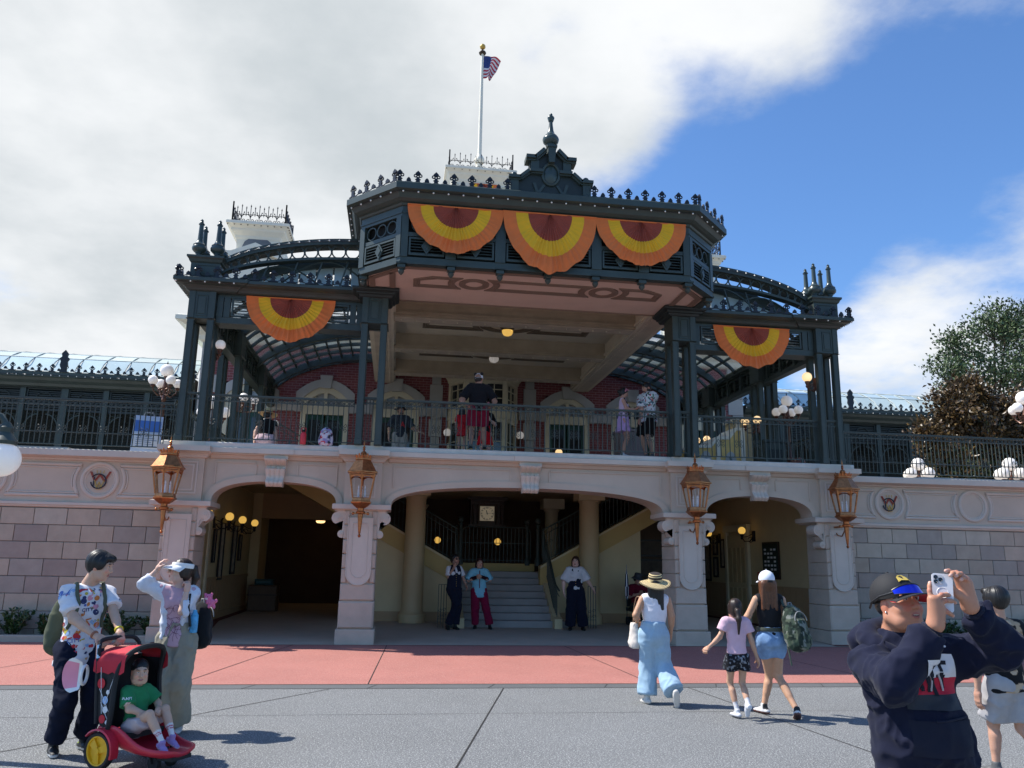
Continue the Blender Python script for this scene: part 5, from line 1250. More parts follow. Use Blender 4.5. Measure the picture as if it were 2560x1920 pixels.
bunting(.925, 1.22, 'largest orange yellow and rust fan bunting in the middle of the octagonal bay', (.005, -1.88, 8.235), 2, npl=22)
bunting(.925, .93, 'orange yellow and rust fan bunting on the octagonal bay, right of the big middle one', (1.84, -1.86, 8.235), 3)
bunting(.91, .93, 'orange yellow and rust fan bunting over the left side bay of the canopy', (-5.08, .33, 6.90), 4, npl=24); bunting(.91, .94, 'orange yellow and rust fan bunting over the right side bay of the canopy', (5.07, .33, 6.88), 5, npl=24)
bunting(.55, .62, 'small orange and yellow fan bunting high on the central tower', (.12, 13.2, 16.25), 6)
# ================================================================== globe lamps
bronze = M('lamp_bronze', (.12, .055, .035), .4, metal=.3, var=.2)
def globe_post(x, y, z, zt, label, big=.15, small=.115, arms=4, lit=False, base_h=.5, ang=.5):
 t = thing('globe_lamp', label, 'street lamp', (x, y, z), 0, 'white globe lamp posts'); h = zt-z
 m = MB(); m.lathe([(.20, 0), (.20, .08), (.15, .12), (.12, .28), (.14, .32), (.09, .40), (.06, base_h), (.075, base_h+.05), (.05, base_h+.1), (.042, h-.75), (.06, h-.72), (.045, h-.68), (.04, h-.5), (.07, h-.44), (.05, h-.38), (.035, h-.2), (.06, h-.17)], seg=14); m.build('post', bronze, t, True)
 for k in range(arms):
  a = ang+2*PI*k/arms; c, s = math.cos(a), math.sin(a); R = .29
  m = MB(); m.tube([(0, 0, h-.58), (c*R*.5, s*R*.5, h-.64), (c*R*.9, s*R*.9, h-.54), (c*R, s*R, h-.44)], .018, 6); m.lathe([(.03, h-.46), (.06, h-.43), (.055, h-.40)], (c*R, s*R, 0), 10); m.tube(spiral((c*R*.4, s*R*.4, h-.52), .07, .02, 0, 1, 10), .010, 4); m.build('arm', bronze, t, True)
  MB().sphere((c*R, s*R, h-.40+small*.92), small, 18, 12).build('globe', globe_lit if lit else globe_w, t, True)
 MB().sphere((0, 0, h-.17+big*.95), big, 20, 14).build('globe', globe_w, t, True)
 m = MB(); m.lathe([(.02, h-.17+big*1.92), (.012, h-.12+big*1.92), (.0001, h-.07+big*1.92)], seg=6); m.build('tip', black_iron, t)
 return t
globe_post(-8.16, 3, 3.75, 5.85, 'white five globe lamp on the left platform beside the folding sign', .15, .11, ang=.65); globe_post(7.20, 3, 3.75, 5.83, 'white five globe lamp on the right platform beside the cream booth', .145, .115, ang=.75)
globe_post(10.75, 3.0, 2.2, 4.28, 'white globe lamp low behind the right railing, nearer the canopy', .17, .15, ang=.3); globe_post(13.4, 3.0, 2.3, 4.36, 'white globe lamp low behind the right railing, at the far right', .18, .16, ang=.3)
globe_post(-7.7, 6.0, 3.75, 5.65, 'white globe lamp behind the outer left columns', .19, .15, 2, ang=0); globe_post(13.35, 2.2, 3.7, 6.0, 'white globe lamp at the right edge before the brown leaved tree', .18, .13, 4, ang=.3)
# near lamp at the left edge of the view: hanging white globe on a green bracket
nl = thing('hanging_globe_lamp', 'large white globe on a green iron bracket at the left edge, close to the viewer', 'street lamp', (-6.17, -8.6, 0))
MB().sphere((0, 0, 2.42), .155, 24, 16).build('globe', globe_w, nl, True); MB().lathe([(.10, 2.55), (.11, 2.58), (.08, 2.62), (.05, 2.66), (.06, 2.70), (.03, 2.75)], seg=14).build('holder', iron, nl, True)
m = MB(); m.tube([(0, 0, 2.72), (-.05, 0, 2.80), (-.3, 0, 2.86), (-.62, 0, 2.78)], .03, 8); m.tube([(-.62, 0, 2.45), (-.4, 0, 2.55), (-.2, 0, 2.8)], .02, 6); m.build('bracket', iron, nl, True)
MB().lathe([(.16, 0), (.16, .2), (.10, .5), (.07, .6), (.06, 3.4), (.09, 3.5), (.0001, 3.8)], (-.65, 0, 0), 16).build('post', iron, nl, True)
# wall brackets with globes
def sconce(p, d, label, mat, r=.10, n=1, reach=.34, grp='globe sconces inside the arches', br=black_iron):
 t = thing('globe_sconce', label, 'wall lamp', p, 0, grp); dx, dy = d
 for k in range(n):
  a = 0 if n == 1 else (-.55 if k == 0 else .55); c, s = dx*math.cos(a)-dy*math.sin(a), dx*math.sin(a)+dy*math.cos(a)
  m = MB(); R = reach
  m.tube([(0, 0, -.02), (c*R*.35, s*R*.35, -.16), (c*R*.8, s*R*.8, -.17), (c*R, s*R, -.06)], .016, 6); m.tube([(0, 0, .06), (c*R*.5, s*R*.5, -.03), (c*R, s*R, -.06)], .011, 6)
  m.tube([(c*R*.3+c*.07*math.cos(q), s*R*.3+s*.07*math.cos(q), -.12+.07*math.sin(q)) for q in np.linspace(0, 5.4, 12)], .010, 5); m.lathe([(.025, -.12), (.045, -.08), (.03, -.05), (.05, -.01), (.055, .03)], (c*R, s*R, 0), 10)
  m.build('bracket', br, t, True); MB().sphere((c*R, s*R, .02+r), r, 18, 12).build('globe', mat, t, True)
 MB().box(-.03 if abs(dx) > .5 else -.06, .03 if abs(dx) > .5 else .06, -.06 if abs(dx) > .5 else -.03, .06 if abs(dx) > .5 else .03, -.16, .12).build('plate', br, t)
 return t
for y, l in ((1.75, 'nearest the pier'), (4.1, 'second from the pier'), (5.8, 'third from the pier'), (7.7, 'deepest of the row')): sconce((-7.0, y, 2.42), (1, 0), 'amber globe sconce inside the left arch, '+l, globe_amber, .10)
for y, l in ((4.9, 'right one by the alarm box'), (7.3, 'middle one left of the door'), (9.0, 'half hidden behind the pier')): sconce((7.0, y, 2.42), (-1, 0), 'amber globe sconce inside the right arch, '+l, globe_amber, .10)
for y, l in ((3.35, 'middle left'), (6.8, 'rear left')): sconce((-6.55, y, 5.15), (.85, -.5), f'double globe lamp on the {l} column of the canopy side', globe_w, .105, 2, .36, 'globe lamps on the canopy columns', bronze)
sconce((-6.62, .85, 5.80), (.6, -.8), 'single white globe lamp behind the outer left columns near the frieze', globe_w, .105, 1, .2, 'globe lamps on the canopy columns', bronze)
for y, l in ((3.35, 'middle right'), (6.8, 'rear right')): sconce((6.55, y, 5.15), (-.85, -.5), f'double lit globe lamp on the {l} column of the canopy side', globe_lit, .105, 2, .36, 'globe lamps on the canopy columns', bronze)
sconce((6.60, .42, 5.68), (-1, -.15), 'single lit globe lamp beside the outer right columns', globe_lit, .11, 1, .22, 'globe lamps on the canopy columns', bronze)
for x, l in ((-1.15, 'left'), (1.2, 'right')): sconce((x*1.02, 9.9, 5.52), (0, -1), f'white wall globe on the brick {l} of the bay window', globe_w, .13, 1, .2, 'globes on the station house wall', bronze)
sconce((1.62+.9, 9.85, 5.0), (0, -1), 'lit square shaded wall lamp between the two right windows', globe_lit, .12, 1, .2, 'globes on the station house wall', bronze)
for x, l in ((-5.55, 'leftmost'), (-5.25, 'second'), (-4.85, 'third')): o = MB().sphere((x, 10.6, 5.42), .11, 12, 8).build('indoor_globe', globe_lit, None, True); tag(o, f'small lit orange globe inside the left open doorway, {l} of three', 'lamp', 'lit globes in the doorway')
for x, l in ((-5.15, 'left'), (-4.55, 'right')):
 o = MB().lathe([(.15, 2.9), (.14, 2.86), (.10, 2.83), (.0001, 2.82)], (x, 11.2, -.1), 14).build('tunnel_lamp', M('tunnel_lamp_glow', (.9, .6, .3), .4, emit=(1, .62, .25), es=1.2), None, True); tag(o, f'small lit bowl lamp in the dark passage of the left arch, {l} one', 'lamp', 'bowl lamps in the dark passage')
o = MB().sphere((.33, 7.9, 2.17), .10, 14, 10).build('landing_globe', globe_amber, None, True); tag(o, 'lit amber globe behind the landing gate right of the clock', 'lamp')
o = MB().sphere((-1.52, 6.6, 2.15), .09, 14, 10).build('landing_globe', globe_amber, None, True); tag(o, 'lit amber globe left of the landing behind the flight railing', 'lamp')
# ================================================================== folding sign, booth, bins and ledge items
sg = thing('folding_sign', 'blue and white folding A board sign behind the left railing', 'sign', (-8.0, 1.55, 3.70), .25)
m = MB(); m.add([(-.28, -.30, 0), (.28, -.30, 0), (.28, 0, .80), (-.28, 0, .80), (-.28, -.28, 0), (.28, -.28, 0), (.28, .02, .80), (-.28, .02, .80)], [(0, 1, 2, 3), (7, 6, 5, 4), (0, 4, 5, 1), (1, 5, 6, 2), (2, 6, 7, 3), (3, 7, 4, 0)]); m.build('front_board', M('sign_pale', (.55, .65, .80), .4), sg)
m = MB(); f = lambda x, t, o: (x, -.30+.30*t-o, .80*t)
def sq(x0, x1, t0, t1, mat, name): MB().add([f(x0, t0, .006), f(x1, t0, .006), f(x1, t1, .006), f(x0, t1, .006)], [(0, 1, 2, 3)]).build(name, mat, sg)
sq(-.25, .25, .55, .86, M('sign_blue', (.08, .20, .55), .4), 'printed_band'); sq(-.25, .25, .08, .5, print_white, 'printed_field')
for i in range(6): MB().add([f(-.2, .14+i*.055, .010), f(.2-.05*(i % 3), .14+i*.055, .010), f(.2-.05*(i % 3), .16+i*.055, .010), f(-.2, .16+i*.055, .010)], [(0, 1, 2, 3)]).build('printed_line', M('sign_grey', (.3, .36, .5), .5), sg)
MB().add([(-.28, .30, 0), (.28, .30, 0), (.28, .02, .80), (-.28, .02, .80)], [(0, 1, 2, 3)]).build('rear_board', blackm, sg); MB().tube([(-.1, .01, .80), (-.08, .01, .87), (.08, .01, .87), (.1, .01, .80)], .015, 5).build('handle', M('grey_plastic', (.2, .22, .25), .5), sg)
bo = thing('ticket_booth', 'cream and yellow stepped booth with grey oval panels on the right platform', 'booth', (4.75, 3.4, DECK))
yl = M('booth_yellow', (.72, .50, .16), .5); MB().prism([(0, 0), (1.45, 0), (1.45, 1.2), (1.2, 1.2), (1.0, .95), (.7, .95), (.5, .72), (0, .70)], 0, .9).build('body', yl, bo)
m = MB(); m.prism([(-.05, .70), (.5, .72), (.7, .95), (1.0, .95), (1.2, 1.2), (1.5, 1.2), (1.5, 1.27), (1.17, 1.27), (.97, 1.02), (.67, 1.02), (.47, .79), (-.05, .77)], -.06, .96); m.build('coping', cream_w, bo)
for x in (.0, .68, 1.36): MB().box(x-.05, x+.06, -.05, .02, 0, (.70, .95, 1.2)[int(x/.68+.1)]).build('pilaster', cream_w, bo)
for x in (.36, 1.03):
 m = MB(); m.prism([(x+.15*math.cos(q), .36+.28*math.sin(q)) for q in np.linspace(0, 2*PI, 20)[:-1]], -.03, .01); m.build('oval_panel', M('booth_grey', (.42, .42, .40), .5), bo); MB().box(x-.03, x+.03, -.036, -.03, .28, .46).build('oval_mark', M('booth_mark', (.12, .12, .14), .5), bo)
b2 = thing('cream_kiosk', 'tall plain cream kiosk on the right platform, right of the stepped booth', 'booth', (6.35, 4.2, DECK))
MB().cbox(0, .95, 0, .8, 0, 1.62, .01).build('body', M('kiosk_tan', (.62, .50, .28), .5), b2); MB().box(-.05, 1.0, -.05, .85, 1.62, 1.70).build('cap', cream_w, b2); MB().box(.88, .99, -.04, .02, 0, 1.62).build('corner_post', cream_w, b2); MB().box(-.04, .05, -.04, .02, 0, 1.62).build('corner_post', cream_w, b2)
def bin_(x, y, w, h, mat, label, cat, z=DECK):
 t = thing('litter_bin', label, cat, (x, y, z)); MB().cbox(-w, w, -w, w, 0, h, .02).build('body', mat, t); MB().box(-w-.03, w+.03, -w-.03, w+.03, h, h+.06).build('lid', mat, t); MB().box(-w*.6, w*.6, -w-.008, -w+.01, h*.25, h*.75).build('panel', green_d if mat == green else mat, t)
bin_(6.30, 2.2, .27, .70, green, 'dark green square bin on the right platform in front of the kiosk', 'bin'); bin_(3.05, 3.2, .34, .98, M('mauve_cabinet', (.20, .16, .155), .6), 'mauve grey cabinet behind the floral shirted man', 'cabinet')
pl_ = thing('stone_planter', 'pale stone plinth with a red brown urn at the foot of the right globe lamp', 'planter', (7.2, 2.6, 3.7)); MB().lathe([(.42, 0), (.42, .12), (.34, .16), (.34, .26), (.38, .3)], seg=8).build('plinth', quoin, pl_); MB().lathe([(.16, .3), (.2, .36), (.17, .5), (.1, .56)], seg=12).build('urn', M('urn_brown', (.16, .06, .04), .5), pl_, True)
pl_ = thing('stone_planter', 'pale rounded stone plinth at the foot of the left globe lamp', 'planter', (-7.9, 2.7, 3.7)); MB().lathe([(.45, 0), (.45, .2), (.36, .36), (.2, .42)], seg=14).build('plinth', quoin, pl_, True)
bt = thing('red_bottle', 'red water bottle with black handle standing on the ledge behind the left railing', 'bottle', (-4.62, .22, DECK)); MB().lathe([(.055, 0), (.06, .02), (.06, .20), (.045, .235), (.03, .25)], seg=16).build('body', M('bottle_red', (.62, .03, .04), .35), bt, True); MB().lathe([(.036, .25), (.036, .29), (.0001, .295)], seg=12).build('cap', blackm, bt, True); MB().tube([(-.04, 0, .25), (-.045, 0, .33), (.045, 0, .33), (.04, 0, .25)], .009, 6).build('handle', M('bottle_red'), bt)
# ================================================================== vegetation
leafm = {}
def leaf_mat(name, c1, c2, rough=.45, tr=.12):
 m = bpy.data.materials.new(name); m.use_nodes = True; nt = m.node_tree; N, L = nt.nodes, nt.links; b = N['Principled BSDF']
 a = N.new('ShaderNodeAttribute'); a.attribute_name = 'tone'; mx = N.new('ShaderNodeMix'); mx.data_type = 'RGBA'; L.new(a.outputs['Fac'], mx.inputs[0]); mx.inputs[6].default_value = tuple(c1)+(1,); mx.inputs[7].default_value = tuple(c2)+(1,)
 L.new(mx.outputs[2], b.inputs['Base Color']); b.inputs['Roughness'].default_value = rough; b.inputs['Transmission Weight'].default_value = 0
 return m
def leaves(name, pts, dirs, ln, wd, mat, parent, tone=None, rs=None):
 """one bent pointed leaf (4 triangles) at every point"""
 n = len(pts); rs = rs or np.random.default_rng(1)
 d = dirs/np.linalg.norm(dirs, axis=1)[:, None]; r = rs.normal(size=(n, 3)); s = np.cross(d, r); s /= np.linalg.norm(s, axis=1)[:, None]; up = np.cross(s, d)
 L_ = (ln*(.7+.6*rs.random(n)))[:, None]; Wd = (wd*(.7+.6*rs.random(n)))[:, None]
 v = np.stack([pts, pts+d*L_*.5+s*Wd+up*Wd*.35, pts+d*L_*.5-s*Wd+up*Wd*.35, pts+d*L_*.55, pts+d*L_-up*L_*.12], 1).reshape(-1, 3)
 o = np.arange(n)[:, None]*5; f = np.concatenate([o+np.array([[0, 1, 3]]), o+np.array([[0, 3, 2]]), o+np.array([[1, 4, 3]]), o+np.array([[3, 4, 2]])], 0)
 me = bpy.data.meshes.new(name); me.vertices.add(len(v)); me.vertices.foreach_set('co', v.ravel()); me.loops.add(f.size); me.loops.foreach_set('vertex_index', f.ravel().astype(np.int32)); me.polygons.add(len(f)); me.polygons.foreach_set('loop_start', np.arange(0, f.size, 3, dtype=np.int32)); me.update(); me.validate()
 at = me.attributes.new('tone', 'FLOAT', 'POINT'); tv = rs.random(n) if tone is None else tone; at.data.foreach_set('value', np.repeat(tv, 5).astype(np.float32))
 me.materials.append(mat); o = link(name, me, parent); return o
shrub_m = leaf_mat('shrub_leaf', (.012, .040, .010), (.05, .11, .03), .35); bark = M('bark', (.09, .065, .045), .9, var=.3, vs=10, bump=.5, bs=30)
def shrub(x, y, h, w, label, seed):
 rs = np.random.default_rng(seed); t = thing('shrub', label, 'shrub', (x, y, .07), 0, 'clipped shrubs in the beds')
 m = MB(); P = []; Dd = []
 for k in range(22):
  a = rs.random()*2*PI; lean = rs.random()*.9; hh = h*(.55+.5*rs.random()); q = [Vector((w*.25*math.cos(a)*rs.random(), w*.2*math.sin(a), 0))]
  for i in range(1, 6): q.append(q[0]+Vector((math.cos(a)*lean*w*(i/5)**1.3, math.sin(a)*lean*w*.8*(i/5)**1.3, hh*i/5*(1-.2*lean))))
  m.tube(q, .006, 4)
  for i in range(46):
   f = .15+.85*rs.random(); j = min(4, int(f*5)); p = q[j]+(q[j+1]-q[j])*(f*5-j); P.append(p); dd = rs.normal(size=3); dd[2] = abs(dd[2])*.8+.35; Dd.append(dd)
 m.build('stems', bark, t); leaves('foliage', np.array([list(p) for p in P]), np.array(Dd), .085, .017, shrub_m, t, None, rs)
ORD = ['first', 'second', 'third', 'fourth', 'fifth', 'sixth', 'seventh', 'eighth', 'ninth', 'tenth']
for i, x in enumerate(np.arange(-11.6, -7.2, .62)): shrub(x, .66+.08*math.sin(i*3), .42+.10*math.sin(i*2.3), .36, f'dark green clipped shrub in the left bed, {ORD[7-i]} from the leftmost pier', 40+i)
for i, x in enumerate(np.arange(7.5, 13.5, .62)): shrub(x, .66+.08*math.sin(i*3), .44+.10*math.sin(i*2.9), .36, f'dark green clipped shrub in the right bed, {ORD[i]} from the rightmost pier', 60+i)
oak_m = leaf_mat('oak_leaf', (.03, .055, .018), (.10, .15, .055), .55); mag_m = leaf_mat('magnolia_leaf', (.055, .028, .012), (.13, .085, .03), .38); magg = leaf_mat('magnolia_green_leaf', (.02, .035, .010), (.085, .095, .025), .38)
def tree(name, label, cat, base, h, blobs, nb, lf, mat, seed, spread=.5, ln=.13, wd=.035, cl=26, mat2=None):
 rs = np.random.default_rng(seed); t = thing(name, label, cat, base)
 tr = MB(); top = Vector((0, 0, h*.35)); tr.tube([(0, 0, 0), (.05, 0, h*.15), (-.03, .04, h*.35), (.1, 0, h*.6)], .16, 8, r2=.07); tw = MB()
 P = []; D = []
 for (bx, by, bz, br) in blobs:
  c = Vector((bx, by, bz)); st = Vector((0, 0, h*.2+.25*h*rs.random())); mid = (st+c)/2+Vector((rs.normal()*.15, rs.normal()*.15, -.2))
  tr.tube([st, mid, c], .06, 6, r2=.025)
  for k in range(nb):
   u = rs.normal(size=3); u /= np.linalg.norm(u); e = c+Vector(u)*br*(.55+.5*rs.random()); mm = (c+e)/2+Vector(rs.normal(size=3))*.08*br
   tw.tube([c, mm, e], .014, 4, r2=.006)
   for q in range(lf):
    f = .35+.65*rs.random(); p = c+(e-c)*f+Vector(rs.normal(size=3))*br*.16; P.append(p); dd = np.array(u)*.8+rs.normal(size=3)*.7; dd[2] += .2; D.append(dd)
 tr.build('trunk', bark, t, True); tw.build('twigs', bark, t)
 P = np.array([list(p) for p in P]); D = np.array(D); n = len(P)
 if mat2 is None: leaves('crown', P, D, ln, wd, mat, t, None, rs)
 else:
  low = P[:, 2]+rs.normal(size=n)*.5 < np.median(P[:, 2])-.1
  leaves('crown', P[~low], D[~low], ln, wd, mat, t, None, rs); leaves('crown', P[low], D[low], ln, wd, mat2, t, None, rs)
 return t
tree('oak_tree', 'tall grey green oak with airy crown behind the brown leaved tree at the right edge', 'tree', (18.4, 9.5, 3.0), 8.2, [(-1.6, 0, 5.2, 1.0), (-.9, .3, 6.4, 1.1), (.4, 0, 6.9, 1.3), (1.8, .2, 6.6, 1.4), (.2, -.4, 5.2, 1.3), (1.7, 0, 5.0, 1.4), (3.2, 0, 5.8, 1.5), (-.6, 0, 4.1, 1.0), (3.0, .3, 7.6, 1.3), (1.2, .2, 7.7, .9)], 30, 50, oak_m, 5, ln=.14, wd=.035)
tree('magnolia_tree', 'bronze leaved bushy tree behind the right railing, covering the end of the shed', 'tree', (14.6, 4.8, 1.2), 6.0, [(-2.2, 0, 4.1, .55), (-1.35, 0, 5.0, .75), (-.6, .2, 5.5, .7), (-1.6, -.2, 3.1, .9), (-.4, 0, 4.1, 1.0), (.7, 0, 5.0, .9), (.9, 0, 3.9, 1.1), (.1, -.3, 2.7, 1.2), (-1.3, 0, 2.2, 1.0), (1.6, 0, 2.9, 1.1), (1.8, 0, 4.6, .9), (-1.0, -.3, 1.5, 1.1), (.6, -.3, 1.4, 1.1), (1.9, -.2, 1.6, 1.1), (2.9, 0, 3.4, 1.1), (2.9, 0, 1.8, 1.1)], 40, 58, mag_m, 6, ln=.15, wd=.034, mat2=magg)
tree('dark_bush', 'dark leafy bush at the left edge behind the terrace railing', 'bush', (-13.0, 4.0, 3.0), 2.2, [(0, 0, 1.6, .5), (-.7, 0, 1.9, .6), (-.3, 0, .9, .6)], 20, 40, magg, 9, ln=.10, wd=.025)
# ================================================================== people: signed distance bodies turned into meshes
def nv(v): return np.array([v[0], v[1], v[2]], float)
def unit(v): v = nv(v); return v/max(np.linalg.norm(v), 1e-9)
def vnoise(P, seed=0):
 i = np.floor(P).astype(np.int64); f = P-i; f = f*f*(3-2*f); out = 0
 for dx in (0, 1):
  for dy in (0, 1):
   for dz in (0, 1):
    h = ((i[:, 0]+dx)*73856093) ^ ((i[:, 1]+dy)*19349663) ^ ((i[:, 2]+dz)*83492791) ^ (seed*2654435761 & 0xffffffff)
    h = (h ^ (h >> 13))*1274126177 & 0xffffffff; r = ((h ^ (h >> 16)) & 0xffff)/65535.
    out = out+r*(f[:, 0] if dx else 1-f[:, 0])*(f[:, 1] if dy else 1-f[:, 1])*(f[:, 2] if dz else 1-f[:, 2])
 return out
class SDF:
 def __init__(s, k=.03): s.p = []; s.k = k; s.c = []
 def rc(s, a, b, ra, rb, k=None, op='u', cut=None):
  a, b = nv(a), nv(b); ab = b-a; L2 = max(ab@ab, 1e-9); r = max(ra, rb)
  def fn(P):
   t = np.clip((P-a)@ab/L2, 0, 1); d = np.linalg.norm(P-a-t[:, None]*ab, axis=1)-(ra+(rb-ra)*t)
   if cut:
    n = ab/np.sqrt(L2)
    if 'b' in cut: d = np.maximum(d, (P-b)@n)
    if 'a' in cut: d = np.maximum(d, -(P-a)@n)
   return d
  s.p.append((op, fn, np.minimum(a, b)-r, np.maximum(a, b)+r, s.k if k is None else k)); return s
 def tc(s, a, b, ra, rb, side, q=.66, k=None, op='u', cut=None):
  a, b = nv(a), nv(b); ab = b-a; L2 = max(ab@ab, 1e-9); ax = ab/np.sqrt(L2); sd = unit(nv(side)-ax*(nv(side)@ax)); dp = np.cross(ax, sd); r = max(ra, rb)
  def fn(P):
   w = P-a; t = np.clip(w@ab/L2, 0, 1); w = w-t[:, None]*ab; R = ra+(rb-ra)*t
   x, y, z = w@sd, (w@dp)/q, w@ax; d = (np.sqrt(x*x+y*y+z*z)-R)*(.5+.5*q)
   if cut and 'b' in cut: d = np.maximum(d, (P-b)@ax)
   if cut and 'a' in cut: d = np.maximum(d, -(P-a)@ax)
   return d
  s.p.append((op, fn, np.minimum(a, b)-r, np.maximum(a, b)+r, s.k if k is None else k)); return s
 def el(s, c, rad, ax=None, k=None, op='u'):
  c = nv(c); rad = nv(rad); A = np.eye(3) if ax is None else np.array([nv(a) for a in ax]); r = rad.max()
  def fn(P):
   q = (P-c)@A.T; k0 = np.linalg.norm(q/rad, axis=1); k1 = np.linalg.norm(q/rad**2, axis=1); return k0*(k0-1)/np.maximum(k1, 1e-6)
  s.p.append((op, fn, c-r, c+r, s.k if k is None else k)); return s
 def cut(s, pt, n): s.c.append((nv(pt), unit(n))); return s
 def mesh(s, h):
  lo = np.min([p[2] for p in s.p if p[0] == 'u'], 0)-3*h; hi = np.max([p[3] for p in s.p if p[0] == 'u'], 0)+3*h
  n = np.ceil((hi-lo)/h).astype(int)+1; D = np.full(n, 1., np.float32); X = [lo[i]+h*np.arange(n[i]) for i in range(3)]
  for op, fn, a, b, k in s.p:
   m = k+2*h; i0 = np.clip(np.floor((a-m-lo)/h).astype(int), 0, n-1); i1 = np.clip(np.ceil((b+m-lo)/h).astype(int)+1, 1, n)
   if (i1 <= i0).any(): continue
   sl = tuple(slice(i0[q], i1[q]) for q in range(3)); G = np.stack(np.meshgrid(*[X[q][sl[q]] for q in range(3)], indexing='ij'), -1).reshape(-1, 3)
   d = fn(G).reshape(D[sl].shape); o = D[sl]
   if op == 'u':
    e = np.maximum(k-np.abs(o-d), 0)/max(k, 1e-6); D[sl] = np.minimum(o, d)-e*e*k/4
   else:
    d = -d; e = np.maximum(k-np.abs(o-d), 0)/max(k, 1e-6); D[sl] = np.maximum(o, d)+e*e*k/4
  if s.c:
   G = np.stack(np.meshgrid(*X, indexing='ij'), -1)
   for pt, nn in s.c: D = np.maximum(D, ((G-pt)@nn).astype(np.float32))
  return surfnet(D, lo, h)
def surfnet(D, lo, h):
 S = D < 0; n = np.array(D.shape); c = np.zeros(n-1, np.int8)
 for dx in (0, 1):
  for dy in (0, 1):
   for dz in (0, 1): c += S[dx:n[0]-1+dx, dy:n[1]-1+dy, dz:n[2]-1+dz]
 I = np.argwhere((c > 0) & (c < 8));
 if len(I) == 0: return np.zeros((0, 3)), np.zeros((0, 4), int)
 idx = -np.ones(n-1, np.int64); idx[tuple(I.T)] = np.arange(len(I)); acc = np.zeros((len(I), 3)); cnt = np.zeros(len(I))
 cor = [np.array((a, b, d)) for a in (0, 1) for b in (0, 1) for d in (0, 1)]
 for a in cor:
  for ax in range(3):
   if a[ax]: continue
   b = a.copy(); b[ax] = 1; A = I+a; B = I+b; da = D[tuple(A.T)]; db = D[tuple(B.T)]; m = (da < 0) != (db < 0); t = np.where(m, da/np.where(m, da-db, 1), 0); p = a+np.outer(t, b-a); acc += p*m[:, None]; cnt += m
 V = lo+h*(I+acc/cnt[:, None]); F = []
 for ax in range(3):
  u, w = [(1, 2), (2, 0), (0, 1)][ax]; sl0 = [slice(None)]*3; sl1 = [slice(None)]*3; sl0[ax] = slice(0, -1); sl1[ax] = slice(1, None)
  a = S[tuple(sl0)]; b = S[tuple(sl1)]; E = np.argwhere(a != b); ok = (E[:, u] > 0) & (E[:, w] > 0) & (E[:, u] < n[u]-1) & (E[:, w] < n[w]-1); E = E[ok]; fl = a[tuple(E.T)]
  def g(du, dw): q = E.copy(); q[:, u] -= du; q[:, w] -= dw; return idx[tuple(q.T)]
  Q = np.stack([g(1, 1), g(0, 1), g(0, 0), g(1, 0)], 1); Q = np.where(fl[:, None], Q, Q[:, ::-1]); F.append(Q)
 return V, np.concatenate(F)
def vnormals(V, F):
 a = np.cross(V[F[:, 2]]-V[F[:, 0]], V[F[:, 3]]-V[F[:, 1]]); N = np.zeros_like(V)
 for i in range(4): np.add.at(N, F[:, i], a)
 return N/np.maximum(np.linalg.norm(N, axis=1), 1e-12)[:, None]
def relax(V, F, it=1, w=.5):
 for _ in range(it):
  A = np.zeros_like(V); c = np.zeros(len(V))
  for i in range(4):
   for j in (1, 3): np.add.at(A, F[:, i], V[F[:, (i+j) % 4]]); np.add.at(c, F[:, i], 1)
  V = V+(A/np.maximum(c, 1)[:, None]-V)*w
 return V
def folds(V, F, amp, fr=(9, 9, 13), seed=0, extra=1.):
 if amp <= 0: return V
 N = vnormals(V, F); w = V+.05*np.stack([vnoise(V*6+i*7.3, seed+i) for i in range(3)], 1)
 w = w@np.array(((.94, .12, .30), (-.10, .99, .05), (-.32, -.02, .95)))
 r1 = (1-np.abs(2*vnoise(w*np.array(fr), seed)-1))**2.2; r2 = (1-np.abs(2*vnoise(w*np.array(fr)*2.3+3.1, seed+5)-1))**2
 return V+N*((r1-.35)*amp*1.3+(r2-.38)*amp*.6*extra)[:, None]
def npmesh(name, parts, mat, parent, smooth=True):
 """parts: list of (V, F, C or None)"""
 V = []; F = []; C = []; o = 0
 for v, f, c in parts:
  if len(v) == 0: continue
  V.append(v); F.append(f+o); o += len(v); C.append(np.ones((len(v), 3))*.5 if c is None else c)
 V = np.concatenate(V); F = np.concatenate(F); C = np.concatenate(C)
 me = bpy.data.meshes.new(name); me.vertices.add(len(V)); me.vertices.foreach_set('co', V.astype(np.float32).ravel()); me.loops.add(F.size); me.loops.foreach_set('vertex_index', F.astype(np.int32).ravel()); me.polygons.add(len(F)); me.polygons.foreach_set('loop_start', np.arange(0, F.size, 4, dtype=np.int32)); me.update(); me.validate()
 at = me.color_attributes.new('Col', 'FLOAT_COLOR', 'POINT'); at.data.foreach_set('color', np.concatenate([C, np.ones((len(C), 1))], 1).astype(np.float32).ravel())
 me.polygons.foreach_set('use_smooth', [smooth]*len(F)); me.materials.append(mat); return link(name, me, parent)
skin_m = M('skin', attr='Col', rough=.5, var=.05, vs=25, spec=.4, sss=.15)
cloth_m = M('cloth', attr='Col', rough=.9, var=.07, vs=12, bump=.12, bs=220, spec=.15, sheen=.06)
hair_m = M('hair', attr='Col', rough=.42, var=.25, vs=40, spec=.5)
shoe_m = M('shoe', attr='Col', rough=.55, var=.05, vs=20)
denim_m = M('denim', attr='Col', rough=.9, var=.22, vs=9, bump=.2, bs=260, spec=.15)
def hd(deg): a = math.radians(deg); return np.array((math.sin(a), -math.cos(a), 0.))      # 0 faces the street, 90 right, 180 the station
